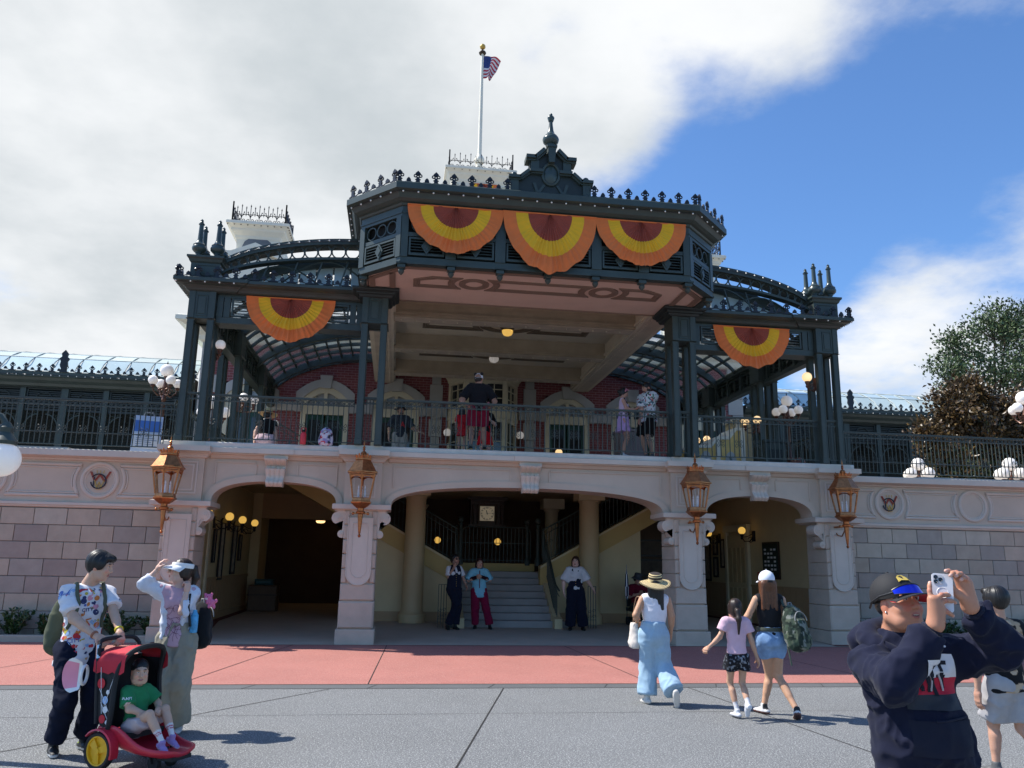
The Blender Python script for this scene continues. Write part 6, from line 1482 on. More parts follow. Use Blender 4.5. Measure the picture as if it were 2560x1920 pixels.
def ik(a, b, l1, l2, pole):
 a, b = nv(a), nv(b); d = b-a; L = np.linalg.norm(d); m = (l1+l2)*.999
 if L > m: b = a+d/L*m; L = m; d = b-a
 t = (l1*l1-l2*l2+L*L)/(2*L*L); hgt = math.sqrt(max(l1*l1-(t*L)**2, 0)); n = d/L; p = nv(pole)-n*(nv(pole)@n); return a+d*t+unit(p)*hgt, b
def frame(f, pitch=0, roll=0):
 f = unit(f); u = np.array((0, 0, 1.)); s = unit(np.cross(u, f)); u = np.cross(f, s); p = math.radians(pitch); f2 = f*math.cos(p)+u*math.sin(p); u2 = u*math.cos(p)-f*math.sin(p)
 r = math.radians(roll); s2 = s*math.cos(r)+u2*math.sin(r); u3 = u2*math.cos(r)-s*math.sin(r); return s2, f2, u3
def xf(mb, c, A, sc_=1.):
 s, f, u = A; mb.v = [tuple(nv(c)+(s*p[0]+f*p[1]+u*p[2])*sc_) for p in mb.v]; return mb
def paint(V, base, jobs):
 C = np.tile(nv(base), (len(V), 1))
 for c, rad, ax, col in jobs:
  q = ((V-nv(c))@np.array(ax).T)/nv(rad); d = np.linalg.norm(q, axis=1); w = np.clip((1.12-d)/.24, 0, 1)[:, None]; C = C*(1-w)+nv(col)*w
 return C
def hand(S, wr, d, palm, sz, curl=(.35, .35, .4, .45), thumb=.5, side=1, spread=.06, thumbdir=None):
 """palm plus four jointed fingers and a thumb"""
 d = unit(d); palm = unit(nv(palm)-d*(nv(palm)@d)); t = np.cross(d, palm)*side; wr = nv(wr); Z = sz
 S.rc(wr-d*.02*Z, wr+d*.03*Z, .026*Z, .027*Z, .02)
 for i in range(4):
  x = (1.5-i)*.0195*Z; b = wr+d*(.088-.004*abs(i-1.2))*Z+t*x; S.rc(wr+d*.02*Z+t*x*.7, b, .0165*Z, .0115*Z, .016)
  L = np.array((.042, .027, .021))*(.95, 1.05, .98, .8)[i]*Z; c = curl[i]; p = b; a = 0; dd = unit(d+t*(1.5-i)*spread)
  for j, l in enumerate(L):
   a += c*(1.0, 1.25, .8)[j]; v = dd*math.cos(a)+palm*math.sin(a); q = p+v*l; S.rc(p, q, (.0098-.0011*j)*Z, (.0090-.0012*j)*Z, .005); p = q
 b = wr+d*.022*Z+t*.024*Z; v = unit(d*.75+t*.75+palm*.35) if thumbdir is None else unit(thumbdir); S.rc(b-t*.012*Z, b+v*.036*Z, .0165*Z, .0125*Z, .014)
 v2 = unit(v+(palm*.6-t*.5+d*.35)*thumb); p = b+v*.036*Z; S.rc(p, p+v2*.030*Z, .0115*Z, .0105*Z, .006); S.rc(p+v2*.03*Z, p+v2*.03*Z+unit(v2+palm*.3*thumb)*.024*Z, .0105*Z, .0082*Z, .006)
def add_head(S, c, A, z, neck, male=True, full=1., mouth=0., detail=True):
 s, f, u = A; P = lambda x, y, w: c+(s*x+f*y+u*w)*z
 S.el(P(0, -.018, .030), nv((.074, .094, .086))*z, A, .02); S.el(P(0, .022, -.035), nv((.060*full, .070, .085))*z, A, .03)
 S.rc(P(-.03*full, .040, -.088), P(.03*full, .040, -.088), .026*z*full, .026*z*full, .03); S.rc(P(0, .066, -.098), P(0, .060, -.094), .020*z, .024*z, .02)
 for e in (-1, 1):
  S.rc(P(e*.050*full, -.01, -.062), P(e*.040*full, .030, -.085), .024*z, .022*z, .03)
  S.el(P(e*.036*full, .060, -.032), nv((.028, .026, .026))*z, A, .02)
  S.el(P(e*.074, -.012, -.012), nv((.010, .022, .032))*z, A, .006)
 if detail:
  S.rc(P(-.036, .076, .032), P(.036, .076, .032), .013*z, .013*z, .018)
  for e in (-1, 1): S.el(P(e*.031, .094, .012), nv((.019, .014, .012))*z, A, .012, 's')
  for e in (-1, 1): S.el(P(e*.031, .072, .011), nv((.0135, .0135, .0125))*z, A, .003)
  S.rc(P(0, .084, .022), P(0, .106, -.020), .009*z, .0115*z, .010); S.el(P(0, .104, -.024), nv((.0135, .013, .012))*z, A, .006)
  for e in (-1, 1): S.el(P(e*.014, .094, -.027), nv((.0085, .011, .008))*z, A, .005)
  S.rc(P(-.018, .085, -.056), P(.018, .085, -.056), .0075*z, .0075*z, .008); S.rc(P(-.014, .084, -.069), P(.014, .084, -.069), .0085*z, .0085*z, .008)
  if mouth: S.el(P(0, .098, -.062), nv((.022, .014, .0045))*z, A, .004, 's')
 S.rc(c+(-f*.012-u*.05)*z, neck, .050*z*(1.1 if male else .92)*full**.5, .058*z*(1.12 if male else .92), .03)
def face_paint(V, c, A, z, skin, brow, lip, mouth, beard=None):
 s, f, u = A; P = lambda x, y, w: c+(s*x+f*y+u*w)*z; sk = nv(skin); jobs = [(P(e*.038, .070, -.03), nv((.024, .03, .02))*z, A, sk*np.array((1.12, .88, .86))) for e in (-1, 1)]
 jobs += [(P(e*.076, -.012, -.012), nv((.014, .026, .036))*z, A, sk*np.array((1.1, .86, .82))) for e in (-1, 1)]
 if beard is not None: jobs += [(P(0, .045, -.085), nv((.055, .05, .036))*z, A, beard), (P(0, .09, -.045), nv((.028, .02, .010))*z, A, beard)]+[(P(e*.058, .0, -.05), nv((.022, .05, .05))*z, A, beard) for e in (-1, 1)]
 jobs += [(P(0, .092, -.062), nv((.026, .016, .0135))*z, A, lip)]
 if mouth: jobs += [(P(0, .088, -.062), nv((.020, .016, .0048))*z, A, (.10, .025, .02)), (P(0, .089, -.0595), nv((.015, .02, .003))*z, A, (.6, .55, .5))]
 for e in (-1, 1):
  jobs += [(P(e*.033, .088, .036), nv((.021, .02, .0055))*z, A, brow), (P(e*.031, .084, .011), nv((.0135, .010, .0058))*z, A, (.62, .58, .55)), (P(e*.031, .088, .011), nv((.0058, .012, .0058))*z, A, (.03, .018, .012)), (P(e*.031, .083, .0185), nv((.015, .012, .0026))*z, A, sk*.35)]
 return paint(V, skin, jobs)
def hair_mesh(c, A, z, style, col, seed=0, cut=None):
 s, f, u = A; P = lambda x, y, w: c+(s*x+f*y+u*w)*z; S = SDF(.02*z)
 S.el(P(0, -.024, .036), nv((.083, .100, .092))*z, A)
 if style in ('short', 'mop'):
  S.el(P(0, -.045, -.01), nv((.078, .072, .075))*z, A)
  if style == 'mop': S.el(P(.01, .045, .075), nv((.070, .060, .040))*z, A); S.el(P(0, -.04, .03), nv((.094, .092, .10))*z, A); [S.el(P(e*.07, .015, .02), nv((.024, .045, .05))*z, A) for e in (-1, 1)]
 else:
  S.el(P(0, -.04, -.02), nv((.082, .078, .09))*z, A)
  for e in (-1, 1): S.rc(P(e*.066, -.005, .03), P(e*.072, -.015, -.05), .026*z, .018*z)
 if style in ('long', 'bob'):
  L = -.30 if style == 'long' else -.12
  for e in (-.06, -.02, .02, .06): S.rc(P(e, -.06, -.02), P(e*1.3, -.075, L+.02*abs(e)*20*.1), .040*z, .022*z)
  for e in (-1, 1): S.rc(P(e*.07, -.02, -.02), P(e*.085, -.02, L*.8), .026*z, .014*z)
 if style in ('pony', 'lowpony'):
  hz = .05 if style == 'pony' else -.02; S.rc(P(0, -.10, hz), P(0, -.135, hz-.01), .022*z, .030*z); S.rc(P(0, -.135, hz-.01), P(0, -.165, hz-.10), .032*z, .034*z); S.rc(P(0, -.165, hz-.10), P(0, -.14, hz-.28), .034*z, .012*z)
 if style == 'bun': S.el(P(0, -.12, -.02), nv((.045, .04, .045))*z, A)
 S.el(P(0, .115, -.045), nv((.066, .105, .098))*z, A, .02*z, 's')
 if style == 'short': S.el(P(0, .02, -.10), nv((.10, .105, .075))*z, A, .02*z, 's')
 if cut is not None: S.cut(P(0, 0, cut), u)
 V, F = S.mesh(.0058*z); N = vnormals(V, F); q = (V-nv(c))@np.array(A).T/z
 ang = np.arctan2(q[:, 0], -q[:, 1]+.02); st = .6*vnoise(np.stack([ang*16, q[:, 2]*6, np.linalg.norm(q, axis=1)*9], 1), seed)+.4*vnoise(np.stack([ang*38, q[:, 2]*11, np.linalg.norm(q, axis=1)*14], 1), seed+2); V = V+N*((st-.5)*.008*z)[:, None]
 C = nv(col)*(.75+.55*st)[:, None]; return V, F, C
def person(label, x, y, z0=0., H=1.65, face=180., J=None, fem=True, g=1., head_yaw=None, head_pitch=0., head_roll=0., skin=(.52, .31, .21), brow=(.03, .02, .015), lip=(.42, .16, .13), mouth=0, beard=None, hs=1., full=1.,
           hair=('short', (.012, .010, .010)), top=None, bottom=None, shoes=None, hands=None, h=.013, hh=.006, headh=.0065, belly=0., group=None, seed=0, extra=None, socks=None, name='person'):
 """J overrides joints: value (x, dy, z) in the world axes with x absolute, dy from y, z above the floor"""
 t = thing(name, label, 'person', (x, y, z0), 0, group); k = H/1.7; F_ = hd(face); U = np.array((0, 0, 1.)); L_ = np.cross(U, F_)       # L_ = the figure's left
 sw = (.150 if fem else .178)*g**.4; q = lambda l, f, u: L_*l*k+F_*f*k+U*u*k
 j = dict(pel=q(0, 0, .93), chest=q(0, .0, 1.22), neck=q(0, -.02, 1.44), head=q(0, .015, 1.585))
 for e, s in (('L', 1), ('R', -1)):
  j['sh'+e] = q(s*sw, -.012, 1.375); j['hip'+e] = q(s*.088, 0, .90); j['an'+e] = q(s*.095, -.03, .085); j['wr'+e] = q(s*(sw+.075), .05, .845)
 J = J or {}; off = np.array((x, 0, 0.)); pole_k = F_
 for n, v in J.items():
  if n[:2] not in ('td', 'fo'): j[n] = nv(v)-off
 if 'head' not in J and 'neck' in J: j['head'] = j['neck']+q(0, .03, .145)
 if 'neck' in J and 'shL' not in J:
  for e, s in (('L', 1), ('R', -1)): j['sh'+e] = j['neck']+q(s*sw, .008, -.065)
 if 'chest' not in J and ('neck' in J or 'pel' in J): j['chest'] = j['pel']*.42+j['neck']*.58
 if 'pel' in J and 'hipL' not in J:
  for e, s in (('L', 1), ('R', -1)): j['hip'+e] = j['pel']+q(s*.088, 0, -.03)
 for e, s in (('L', 1), ('R', -1)):
  if 'el'+e not in J: j['el'+e], j['wr'+e] = ik(j['sh'+e], j['wr'+e], .292*k, .262*k, -F_*.8+L_*s*.45-U*.3)
  if 'kn'+e not in J: j['kn'+e], j['an'+e] = ik(j['hip'+e], j['an'+e], .425*k, .415*k, F_)
 A = frame(hd(face if head_yaw is None else head_yaw), head_pitch, head_roll); zc = k*hs*1.03; hc = j['head']
 gg = g*k; body = SDF(.03*k); side = j['shL']-j['shR']; hip_s = j['hipL']-j['hipR']; cw = .118 if fem else .135
 body.tc(j['chest'], j['pel'], cw*gg*.92, .118*gg*.95, side, .66); body.tc(j['shL']*.8+j['shR']*.2, j['shL']*.2+j['shR']*.8, .062*gg, .062*gg, U, 1.0); body.rc(j['neck']-U*.05*k, j['neck'], .075*k, .055*k)
 if not fem: body.tc(j['chest']+U*.07*k, j['chest'], .14*gg, .13*gg, side, .62)
 for e, s in (('L', 1), ('R', -1)):
  body.rc(j['sh'+e], j['el'+e], .049*gg, .039*gg); body.rc(j['el'+e], j['wr'+e], .038*gg, .026*k, .015); body.rc(j['sh'+e]*.35+j['el'+e]*.65, j['el'+e]*.55+j['wr'+e]*.45, .030*gg, .036*gg, .02)
  body.rc(j['hip'+e], j['kn'+e], .082*gg, .054*gg); body.rc(j['kn'+e], j['an'+e], .050*gg, .034*k, .02); cf = j['kn'+e]*.70+j['an'+e]*.30; body.rc(cf-pole_k*.016*k, cf*.6+j['an'+e]*.4-pole_k*.01*k, .047*gg, .036*gg, .03)
 parts = []; V, F = body.mesh(h); V = relax(V, F, 1, .4); C = np.tile(nv(skin), (len(V), 1))
 if socks:
  for e in 'LR':
   ax = unit(j['kn'+e]-j['an'+e]); tt = (V-j['an'+e])@ax; dd = np.linalg.norm(V-j['an'+e]-np.outer(tt, ax), axis=1); m = (tt < socks[0]*k) & (dd < .09*k); C[m] = socks[1]
   if len(socks) > 2:
    for (a, b) in socks[3]: C[m & (tt > a*k) & (tt < b*k)] = socks[2]
 parts.append((V, F, C))
 S = SDF(.02*k); add_head(S, hc, A, zc, j['neck'], not fem, full, mouth); S.cut(j['neck']-U*.02, -U); V, F = S.mesh(headh); parts.append((V, F, face_paint(V, hc, A, zc, skin, brow, lip, mouth, beard)))
 hands = hands or {}
 for e, s in (('L', 1), ('R', -1)):
  hp = dict(hands.get(e, {})); fd = unit(j['wr'+e]-j['el'+e]); d = hp.pop('d', fd); pm = hp.pop('palm', -L_*s); S = SDF(.01)
  hp.setdefault('side', None); sd = hp.pop('side')
  dd = unit(d); pp = unit(nv(pm)-dd*(nv(pm)@dd)); tt = np.cross(dd, pp); want = hp.pop('thumbside', F_)
  hand(S, j['wr'+e], d, pm, k*(1.0 if hs < 1.1 else .95)*(.92 if fem else 1.02), side=1 if tt@nv(want) > 0 else -1, **hp); V, F = S.mesh(hh); parts.append((V, F, np.tile(nv(skin)*np.array((1.03, .96, .94)), (len(V), 1))))
 npmesh('body', parts, skin_m, t)
 if hair: V, F, C = hair_mesh(hc, A, zc, hair[0], hair[1], seed, hair[2] if len(hair) > 2 else None); npmesh('hair', [(V, F, C)], hair_m, t)
 out = dict(root=t, j=j, k=k, A=A, zc=zc, hc=hc, F=F_, L=L_, U=U, side=side)
 if top: out['top'] = garment_top(out, top, gg, k, fem, belly, h, seed)
 if bottom: out['bottom'] = garment_bottom(out, bottom, gg, k, fem, h, seed)
 if shoes:
  for e in 'LR':
   fo = J.get('fo'+e, None); fd = unit(fo) if fo is not None else unit(F_+L_*(.18 if e == 'L' else -.18)); fd0 = fd; sd = unit(np.cross(fd, U) if abs(fd[2]) < .9 else L_); up = np.cross(sd, fd); up = up if up[2] >= -.2 else -up
   a = j['an'+e]; b = a-up*.055*k; S = SDF(.02*k); S.tc(b-fd*.045*k, b+fd*.06*k, .037*k, .040*k, sd, .9); S.tc(b+fd*.06*k-up*.004*k, b+fd*.135*k-up*.010*k, .042*k, .034*k, sd, .75); S.rc(a+up*.01*k, b, .040*k, .042*k); S.cut(a-up*.083*k, -up); S.cut(a+up*.035*k, up)
   V, F = S.mesh(min(h, .009)); hgt = (V-(a-up*.083*k))@up; C = np.where((hgt < .026*k)[:, None], nv(shoes[1]), nv(shoes[0]))
   if len(shoes) > 2: C = np.where(((hgt > .05*k) & ((V-a)@fd < -.015*k))[:, None], nv(shoes[2]), C)
   npmesh('shoe', [(V, F, C)], shoe_m, t)
 return out
def garment_top(o, sp, gg, k, fem, belly, h, seed):
 """sp: col, sleeve (0 none, 1 elbow, 2 wrist), hem (m below the pelvis joint, k units), ease, amp, name, collar"""
 j, U, L_, F_, side = o['j'], o['U'], o['L'], o['F'], o['side']; e0 = sp.get('ease', .018)*k; S = SDF(.035*k); hem = sp.get('hem', .08)*k; sl = sp.get('sleeve', .7)
 cw = .122 if fem else .142; w = sp.get('flare', 0)*k; ax = unit(j['chest']-j['pel']); bt = j['pel']-ax*(hem+.02*k)
 S.tc(j['chest']+ax*.03*k, j['pel'], cw*gg+e0, (.128*gg+e0)+belly*.4*k, side, .70); S.tc(j['pel'], bt-ax*.05*k, (.132+(.016 if sp.get('hem', .08) > .03 else 0))*gg+e0+belly*.3*k, (.137+(.018 if sp.get('hem', .08) > .03 else 0))*gg+e0+w, o['j']['hipL']-o['j']['hipR'], .74)
 S.tc(j['shL']*.86+j['shR']*.14, j['shL']*.14+j['shR']*.86, .060*gg+e0, .060*gg+e0, U, 1.0, .05*k); S.tc(j['chest']+U*.08*k, j['chest'], (.138 if not fem else .118)*gg+e0, .138*gg+e0, side, .68)
 if fem:
  for s in (-1, 1): S.el(j['chest']+U*.045*k+L_*s*.062*k+F_*.075*k*gg, nv((.062, .062, .062))*gg, None, .04*k)
 if belly: S.el(j['pel']*.6+j['chest']*.4+F_*belly*k*.55, nv((.15, .15, .15))*gg+belly*.3*k, None, .06*k)
 for e in 'LR':
  a, m, b = j['sh'+e], j['el'+e], j['wr'+e]; fl = sp.get('sflare', .012)*k
  if sl <= 0: continue
  if sl <= 1: S.rc(a, a+(m-a)*sl, .052*gg+e0, .045*gg+e0+fl, .03*k, cut='b')
  else: p = m+(b-m)*(sl-1); S.rc(a, m, .053*gg+e0, .045*gg+e0, .03*k); S.rc(m, p, .045*gg+e0, .031*k+e0*.7+fl*.6, .02*k, cut='b')
 S.cut(bt, -ax)
 if sp.get('cutneck', True): S.el(j['neck']+U*.045*k+F_*.022*k, nv((.068, .068, .062))*k*sp.get('neckr', 1.), None, .012*k, 's')
 if sl <= 0:
  for e, s in (('L', 1), ('R', -1)): S.el(j['sh'+e]+L_*s*.045*k+U*.0, nv((.065, .085, .085))*k*sp.get('armhole', 1.), None, .02*k, 's')
 hr = sp.get('h', h); V, F = S.mesh(hr); V = folds(V, F, sp.get('amp', .012)*k, sp.get('fr', (7, 7, 10)), seed+11); V = relax(V, F, 1, .3)
 col = sp['col']; C = col(V, o) if callable(col) else np.tile(nv(col), (len(V), 1)); ob = npmesh(sp.get('name', 'shirt'), [(V, F, C)], sp.get('mat', cloth_m), o['root']); return (ob, V, F)
def garment_bottom(o, sp, gg, k, fem, h, seed):
 j, U, L_, F_ = o['j'], o['U'], o['L'], o['F']; kind = sp.get('kind', 'trousers'); e0 = sp.get('ease', .012)*k; S = SDF(.03*k); hs_ = j['hipL']-j['hipR']; ax = unit(j['chest']-j['pel']); top = j['pel']+ax*sp.get('rise', .10)*k; hp = .128*gg*sp.get('hipw', 1)
 S.tc(top+ax*.02*k, j['pel']-ax*.02*k, .118*gg+e0, hp+e0, hs_, .74)
 if kind == 'skirt':
  b = j['pel']-U*sp['len']*k; S.tc(j['pel'], b-U*.1*k, hp+e0, hp+e0+sp.get('flare', .08)*k, hs_, .85); S.cut(b, -U)
 else:
  for s in (-1, 1): S.el(j['pel']-U*.045*k-F_*.045*k+unit(hs_)*s*.058*k, nv((.075, .075, .082))*gg, None, .04*k)
  ln = sp.get('len', 1.93); fl = sp.get('flare', .0)*k
  for e in 'LR':
   a, m, b = j['hip'+e], j['kn'+e], j['an'+e]
   if ln <= 1: S.rc(a, a+(m-a)*ln, .088*gg+e0, (.088+(.058-.088)*ln)*gg+e0+fl, .03*k, cut='b')
   else: p = m+(b-m)*(ln-1); S.rc(a, m, .088*gg+e0, .060*gg+e0+fl*.4, .03*k); S.rc(m, p, .060*gg+e0+fl*.4, .048*k+e0+fl, .03*k, cut='b')
 S.cut(top, ax); V, F = S.mesh(sp.get('h', h)); V = folds(V, F, sp.get('amp', .011)*k, sp.get('fr', (7, 7, 8)), seed+23); V = relax(V, F, 1, .3)
 col = sp['col']; C = col(V, o) if callable(col) else np.tile(nv(col), (len(V), 1)); ob = npmesh(sp.get('name', kind), [(V, F, C)], sp.get('mat', cloth_m), o['root']); return (ob, V, F)
# ---- headgear, bags and printed decals
def cap_mesh(o, col, brim_col, under=None, yaw=0, tilt=0, name='cap', flat=False, scale=1.):
 c, A, z = o['hc'], o['A'], o['zc']*scale; m = MB(); n = 24
 pr = [(.091*math.cos(a), .012+.098*math.sin(a)) for a in np.linspace(0, PI/2, 9)]
 m.lathe([(.088, -.012)]+[(max(r, 1e-4), zz) for r, zz in pr], (0, -.02, .028), n); m.v = [(x, -.02+(y+.02)*1.13, w) for x, y, w in m.v]; m.sphere((0, -.02, .138), .008, 8, 5)
 b = MB(); nu, nw = 16, 5; vs = []
 for sgn in (0, 1):
  for i in range(nu+1):
   a = -1.12+2.24*i/nu
   for w in range(nw+1):
    t = w/nw; r = 1+.78*t*math.cos(a*.78)**.8; x = .090*math.sin(a)*(1+.12*t); y = .098*math.cos(a)*1.02+.072*t*math.cos(a*.85); vs.append((x, y-.008, .026-(0 if flat else .020)*(abs(a)/1.12)**2-.012*t-(.004 if sgn else 0)))
 fs = []; k = (nu+1)*(nw+1)
 for i in range(nu):
  for w in range(nw): q = i*(nw+1)+w; fs += [(q, q+nw+1, q+nw+2, q+1), (k+q+1, k+q+nw+2, k+q+nw+1, k+q)]
 for i in range(nu): q = i*(nw+1)+nw; fs.append((q, q+nw+1, k+q+nw+1, k+q))
 b.v = vs; b.f = fs; b.m = [1 if f[0] < k else 2 for f in fs]; c_ = math.cos(math.radians(yaw)); s_ = math.sin(math.radians(yaw))
 m.merge(b); m.v = [(x*c_-y*s_, x*s_+y*c_, w) for x, y, w in m.v]
 if tilt: tr = math.radians(tilt); m.v = [(x, y*math.cos(tr)-w*math.sin(tr), y*math.sin(tr)+w*math.cos(tr)) for x, y, w in m.v]
 return xf(m, c, A, z).build(name, [col, brim_col, under or brim_col], o['root'], True)
def hat_mesh(o, brim_r, crown, mats, name='hat', droop=.02, tilt=0, bands=None, lift=.045, wave=0):
 c, A, z = o['hc'], o['A'], o['zc']; m = MB(); n = 36; pr = [(crown*a_, z_) for a_, z_ in ((1, 0), (1, .012), (.99, .024), (.985, .036), (.98, .05), (.96, .062), (.93, .075), (.88, .087), (.78, .097), (.64, .103), (.5, .105), (.35, .106), (.2, .106), (.001, .106))]; seg = 18
 m.lathe(pr, (0, -.015, lift), n); m.cur = 1; ring = []
 for i in range(seg+1):
  t = i/seg; ring.append((crown+(brim_r-crown)*t, -droop*t**1.5))
 b = MB(); b.cur = 0
 for i in range(seg):
  b.cur = 1 if (bands and bands(i/seg)) else 0; b.lathe([ring[i], ring[i+1]], (0, -.015, lift), n); b.f = [f for f in b.f if len(f) == 4 or True]
 b2 = MB(); vs = []; fs = []; mi = []
 for sg in (0, 1):
  for i in range(n):
   a = 2*PI*i/n
   for r, zz in ring: vs.append((r*math.cos(a), -.015+r*math.sin(a)*1.05, lift+zz+wave*(r-crown)*math.cos(2*a+.6)-.004*sg))
 kk = len(ring)
 for i in range(n):
  jn = (i+1) % n
  for q in range(kk-1):
   for sg in (0, 1):
    o_ = sg*n*kk; f = (o_+i*kk+q, o_+jn*kk+q, o_+jn*kk+q+1, o_+i*kk+q+1); fs.append(f if sg == 0 else f[::-1]); mi.append(1 if (bands and bands(q/(kk-1))) else 0)
  fs.append((i*kk+kk-1, jn*kk+kk-1, n*kk+jn*kk+kk-1, n*kk+i*kk+kk-1)); mi.append(0)
 m2 = MB(); m2.v = m.v+vs; m2.f = m.f+[tuple(i+len(m.v) for i in f) for f in fs]; m2.m = [0]*len(m.f)+mi
 if bands:
  nf = len(m.f);
  for q in range(len(m.f)):
   zz = sum(m.v[i][2] for i in m.f[q])/len(m.f[q])-lift; m2.m[q] = 1 if int(zz*70) % 2 else 0
 m2.cur = 2
 for i in range(n):   # hat band
  a, b_ = 2*PI*i/n, 2*PI*(i+1)/n; r = crown*1.015; m2.add([(r*math.cos(a), -.015+r*math.sin(a), lift+.002), (r*math.cos(b_), -.015+r*math.sin(b_), lift+.002), (r*math.cos(b_)*.985, -.015+r*math.sin(b_)*.985, lift+.026), (r*math.cos(a)*.985, -.015+r*math.sin(a)*.985, lift+.026)], [(0, 1, 2, 3)])
 if tilt: tr = math.radians(tilt); m2.v = [(x, y*math.cos(tr)-w*math.sin(tr), y*math.sin(tr)+w*math.cos(tr)) for x, y, w in m2.v]
 return xf(m2, c, A, z).build(name, mats, o['root'], True)
def bvh_of(g): return BVHTree.FromPolygons([Vector(v) for v in g[1]], [tuple(int(i) for i in f) for f in g[2]])
def decal(o, g, poly_v, poly_f, origin, right, up, name, mat, lift=.004, far=.6):
 """lay flat shapes (2-D) on a garment by casting them onto it"""
 right, up = unit(right), unit(up); d = np.cross(right, up); d = d/np.linalg.norm(d); bv = g if isinstance(g, BVHTree) else bvh_of(g); out = []; ok = []
 for p in poly_v:
  s = nv(origin)+right*p[0]+up*p[1]+d*far; hit = bv.ray_cast(Vector(s), Vector(-d))
  if hit[0] is None: out.append((0, 0, 0)); ok.append(False)
  else: out.append(tuple(hit[0]+Vector(d)*lift)); ok.append(True)
 fs = [f for f in poly_f if all(ok[i] for i in f)]
 if not fs: return None
 m = MB(); m.v = out; m.f = fs; m.m = [0]*len(fs); me = bpy.data.meshes.new(name); me.from_pydata(m.v, [], m.f); me.materials.append(mat); me.polygons.foreach_set('use_smooth', [True]*len(fs)); return link(name, me, o['root'])
def grid2(w, hgt, n, mrows, fn=None):
 vs = [((-.5+i/n)*w, (-.5+k/mrows)*hgt) for k in range(mrows+1) for i in range(n+1)]
 if fn: vs = [fn(*p) for p in vs]
 return vs, [(k*(n+1)+i, k*(n+1)+i+1, (k+1)*(n+1)+i+1, (k+1)*(n+1)+i) for k in range(mrows) for i in range(n)]
def decal_text(o, g, txt, size, origin, right, up, mat, name='print', bold=True, lift=.006):
 me = text_mesh(txt, size, mat, 0, bold); vs = [(v.co.x, v.co.y) for v in me.vertices]; fs = [tuple(p.vertices) for p in me.polygons]; return decal(o, g, vs, fs, origin, right, up, name, mat, lift)
def cell_colors(cols, scale, base, dens=.5, seed=0):
 cols = np.array(cols)
 def fn(V, o):
  q = np.floor(V*scale+.35*np.stack([vnoise(V*scale*1.7, i+seed) for i in range(3)], 1)).astype(np.int64); hsh = ((q[:, 0]*73856093) ^ (q[:, 1]*19349663) ^ (q[:, 2]*83492791)) & 0xffff; r = (hsh % 997)/997.
  n = vnoise(V*scale*1.3, seed+9); C = np.tile(nv(base), (len(V), 1)); m = (n > 1-dens); C[m] = cols[(r[m]*len(cols)).astype(int) % len(cols)]; return C
 return fn
def backpack(label, c, F_, w, hgt, d, col, mat=None, name='backpack', cells=None, tilt=0, pocket=True):
 t = thing(name, label, 'backpack', (c[0], c[1], c[2])); L_ = np.cross((0, 0, 1.), F_); S = SDF(.03); U = unit(np.array((0, 0, 1.))+F_*tilt)
 S.tc(U*hgt*.18, -U*hgt*.24, w*.42, w*.5, L_, d/w);
 for s in (-1, 1): S.tc(U*hgt*.02+L_*s*w*.2, -U*hgt*.36+L_*s*w*.22, w*.26, w*.28, L_, .8)
 if pocket: S.tc(F_*d*.40-U*hgt*.02, F_*d*.40-U*hgt*.30, w*.30, w*.34, L_, .45, .02)
 V, F = S.mesh(.011); V = folds(V, F, .010, (9, 9, 9), 4); C = cells(V, None) if cells else np.tile(nv(col), (len(V), 1)); npmesh('bag_body', [(V, F, C)], mat or cloth_m, t)
 m = MB(); m.tube([U*hgt*.42+L_*.03, U*hgt*.50+L_*.02, U*hgt*.50-L_*.02, U*hgt*.42-L_*.03], .008, 6)
 zz = [F_*(d*.52)+L_*w*.30*math.cos(a)+U*(hgt*.10+hgt*.22*math.sin(a)) for a in np.linspace(0.1, PI-.1, 14)]; m.tube(zz, .006, 5); m.build('zip', M('zip_grey', (.25, .25, .24), .4), t, True); return t
def strap(o, pts, w, mat, name='strap', thick=.012):
 m = MB(); m.tube(pts, w, 6); return m.build(name, mat, o if not isinstance(o, dict) else o['root'], True)
# ================================================================== the people of this street
def plane(Y, z0=0.):
 def Q(x, z, dy=0.):
  f = (Y+dy-CAM.y)/(Y-CAM.y); return (CAM.x+(x-CAM.x)*f, dy, CAM.z+(z-CAM.z)*f-z0)
 return Q
BLK = (.012, .011, .011); DKB = (.022, .012, .008); BRN = (.07, .032, .014); NAVY = (.012, .014, .032); WHT = (.74, .73, .74)
# ---- man pushing the stroller
Q = plane(-8.65)
man = person('black haired man in a white colourful print tee pushing the red stroller', -5.30, -8.65, H=1.64, face=35, fem=False, g=.98, head_yaw=88, head_pitch=-14, skin=(.58, .36, .25), hair=('mop', BLK), hh=.0055, headh=.0055, h=.012,
 J=dict(head=Q(-5.215, 1.515, -.02), neck=Q(-5.29, 1.355, .02), pel=Q(-5.31, .845), shL=Q(-5.135, 1.285, .09), shR=Q(-5.455, 1.285, -.06), elR=Q(-5.385, 1.065, -.20), wrR=Q(-5.175, .925, -.30), elL=Q(-5.06, 1.125, -.02), wrL=Q(-4.995, .965, -.21), anR=(-5.385, -.07, .085), anL=(-5.215, .12, .085)),
 hands=dict(R=dict(d=(.9, -.35, -.25), palm=(-.1, .3, -1), curl=(.9, .95, 1, 1), thumbside=(0, .2, -1)), L=dict(d=(.35, -.6, -.6), palm=(-.5, .4, -.8), curl=(.85, .9, .95, 1.), thumbside=(-1, 0, 0))),
 top=dict(col=(.70, .69, .72), sleeve=.74, hem=.135, amp=.013, ease=.017, sflare=.018, flare=.02, name='tee_shirt', h=.010), bottom=dict(kind='trousers', col=(.010, .013, .028), len=1.88, rise=.05, ease=.020, flare=.016, mat=denim_m, amp=.016, name='jeans'), shoes=((.02, .02, .02), (.62, .62, .60), (.45, .60, .04)))
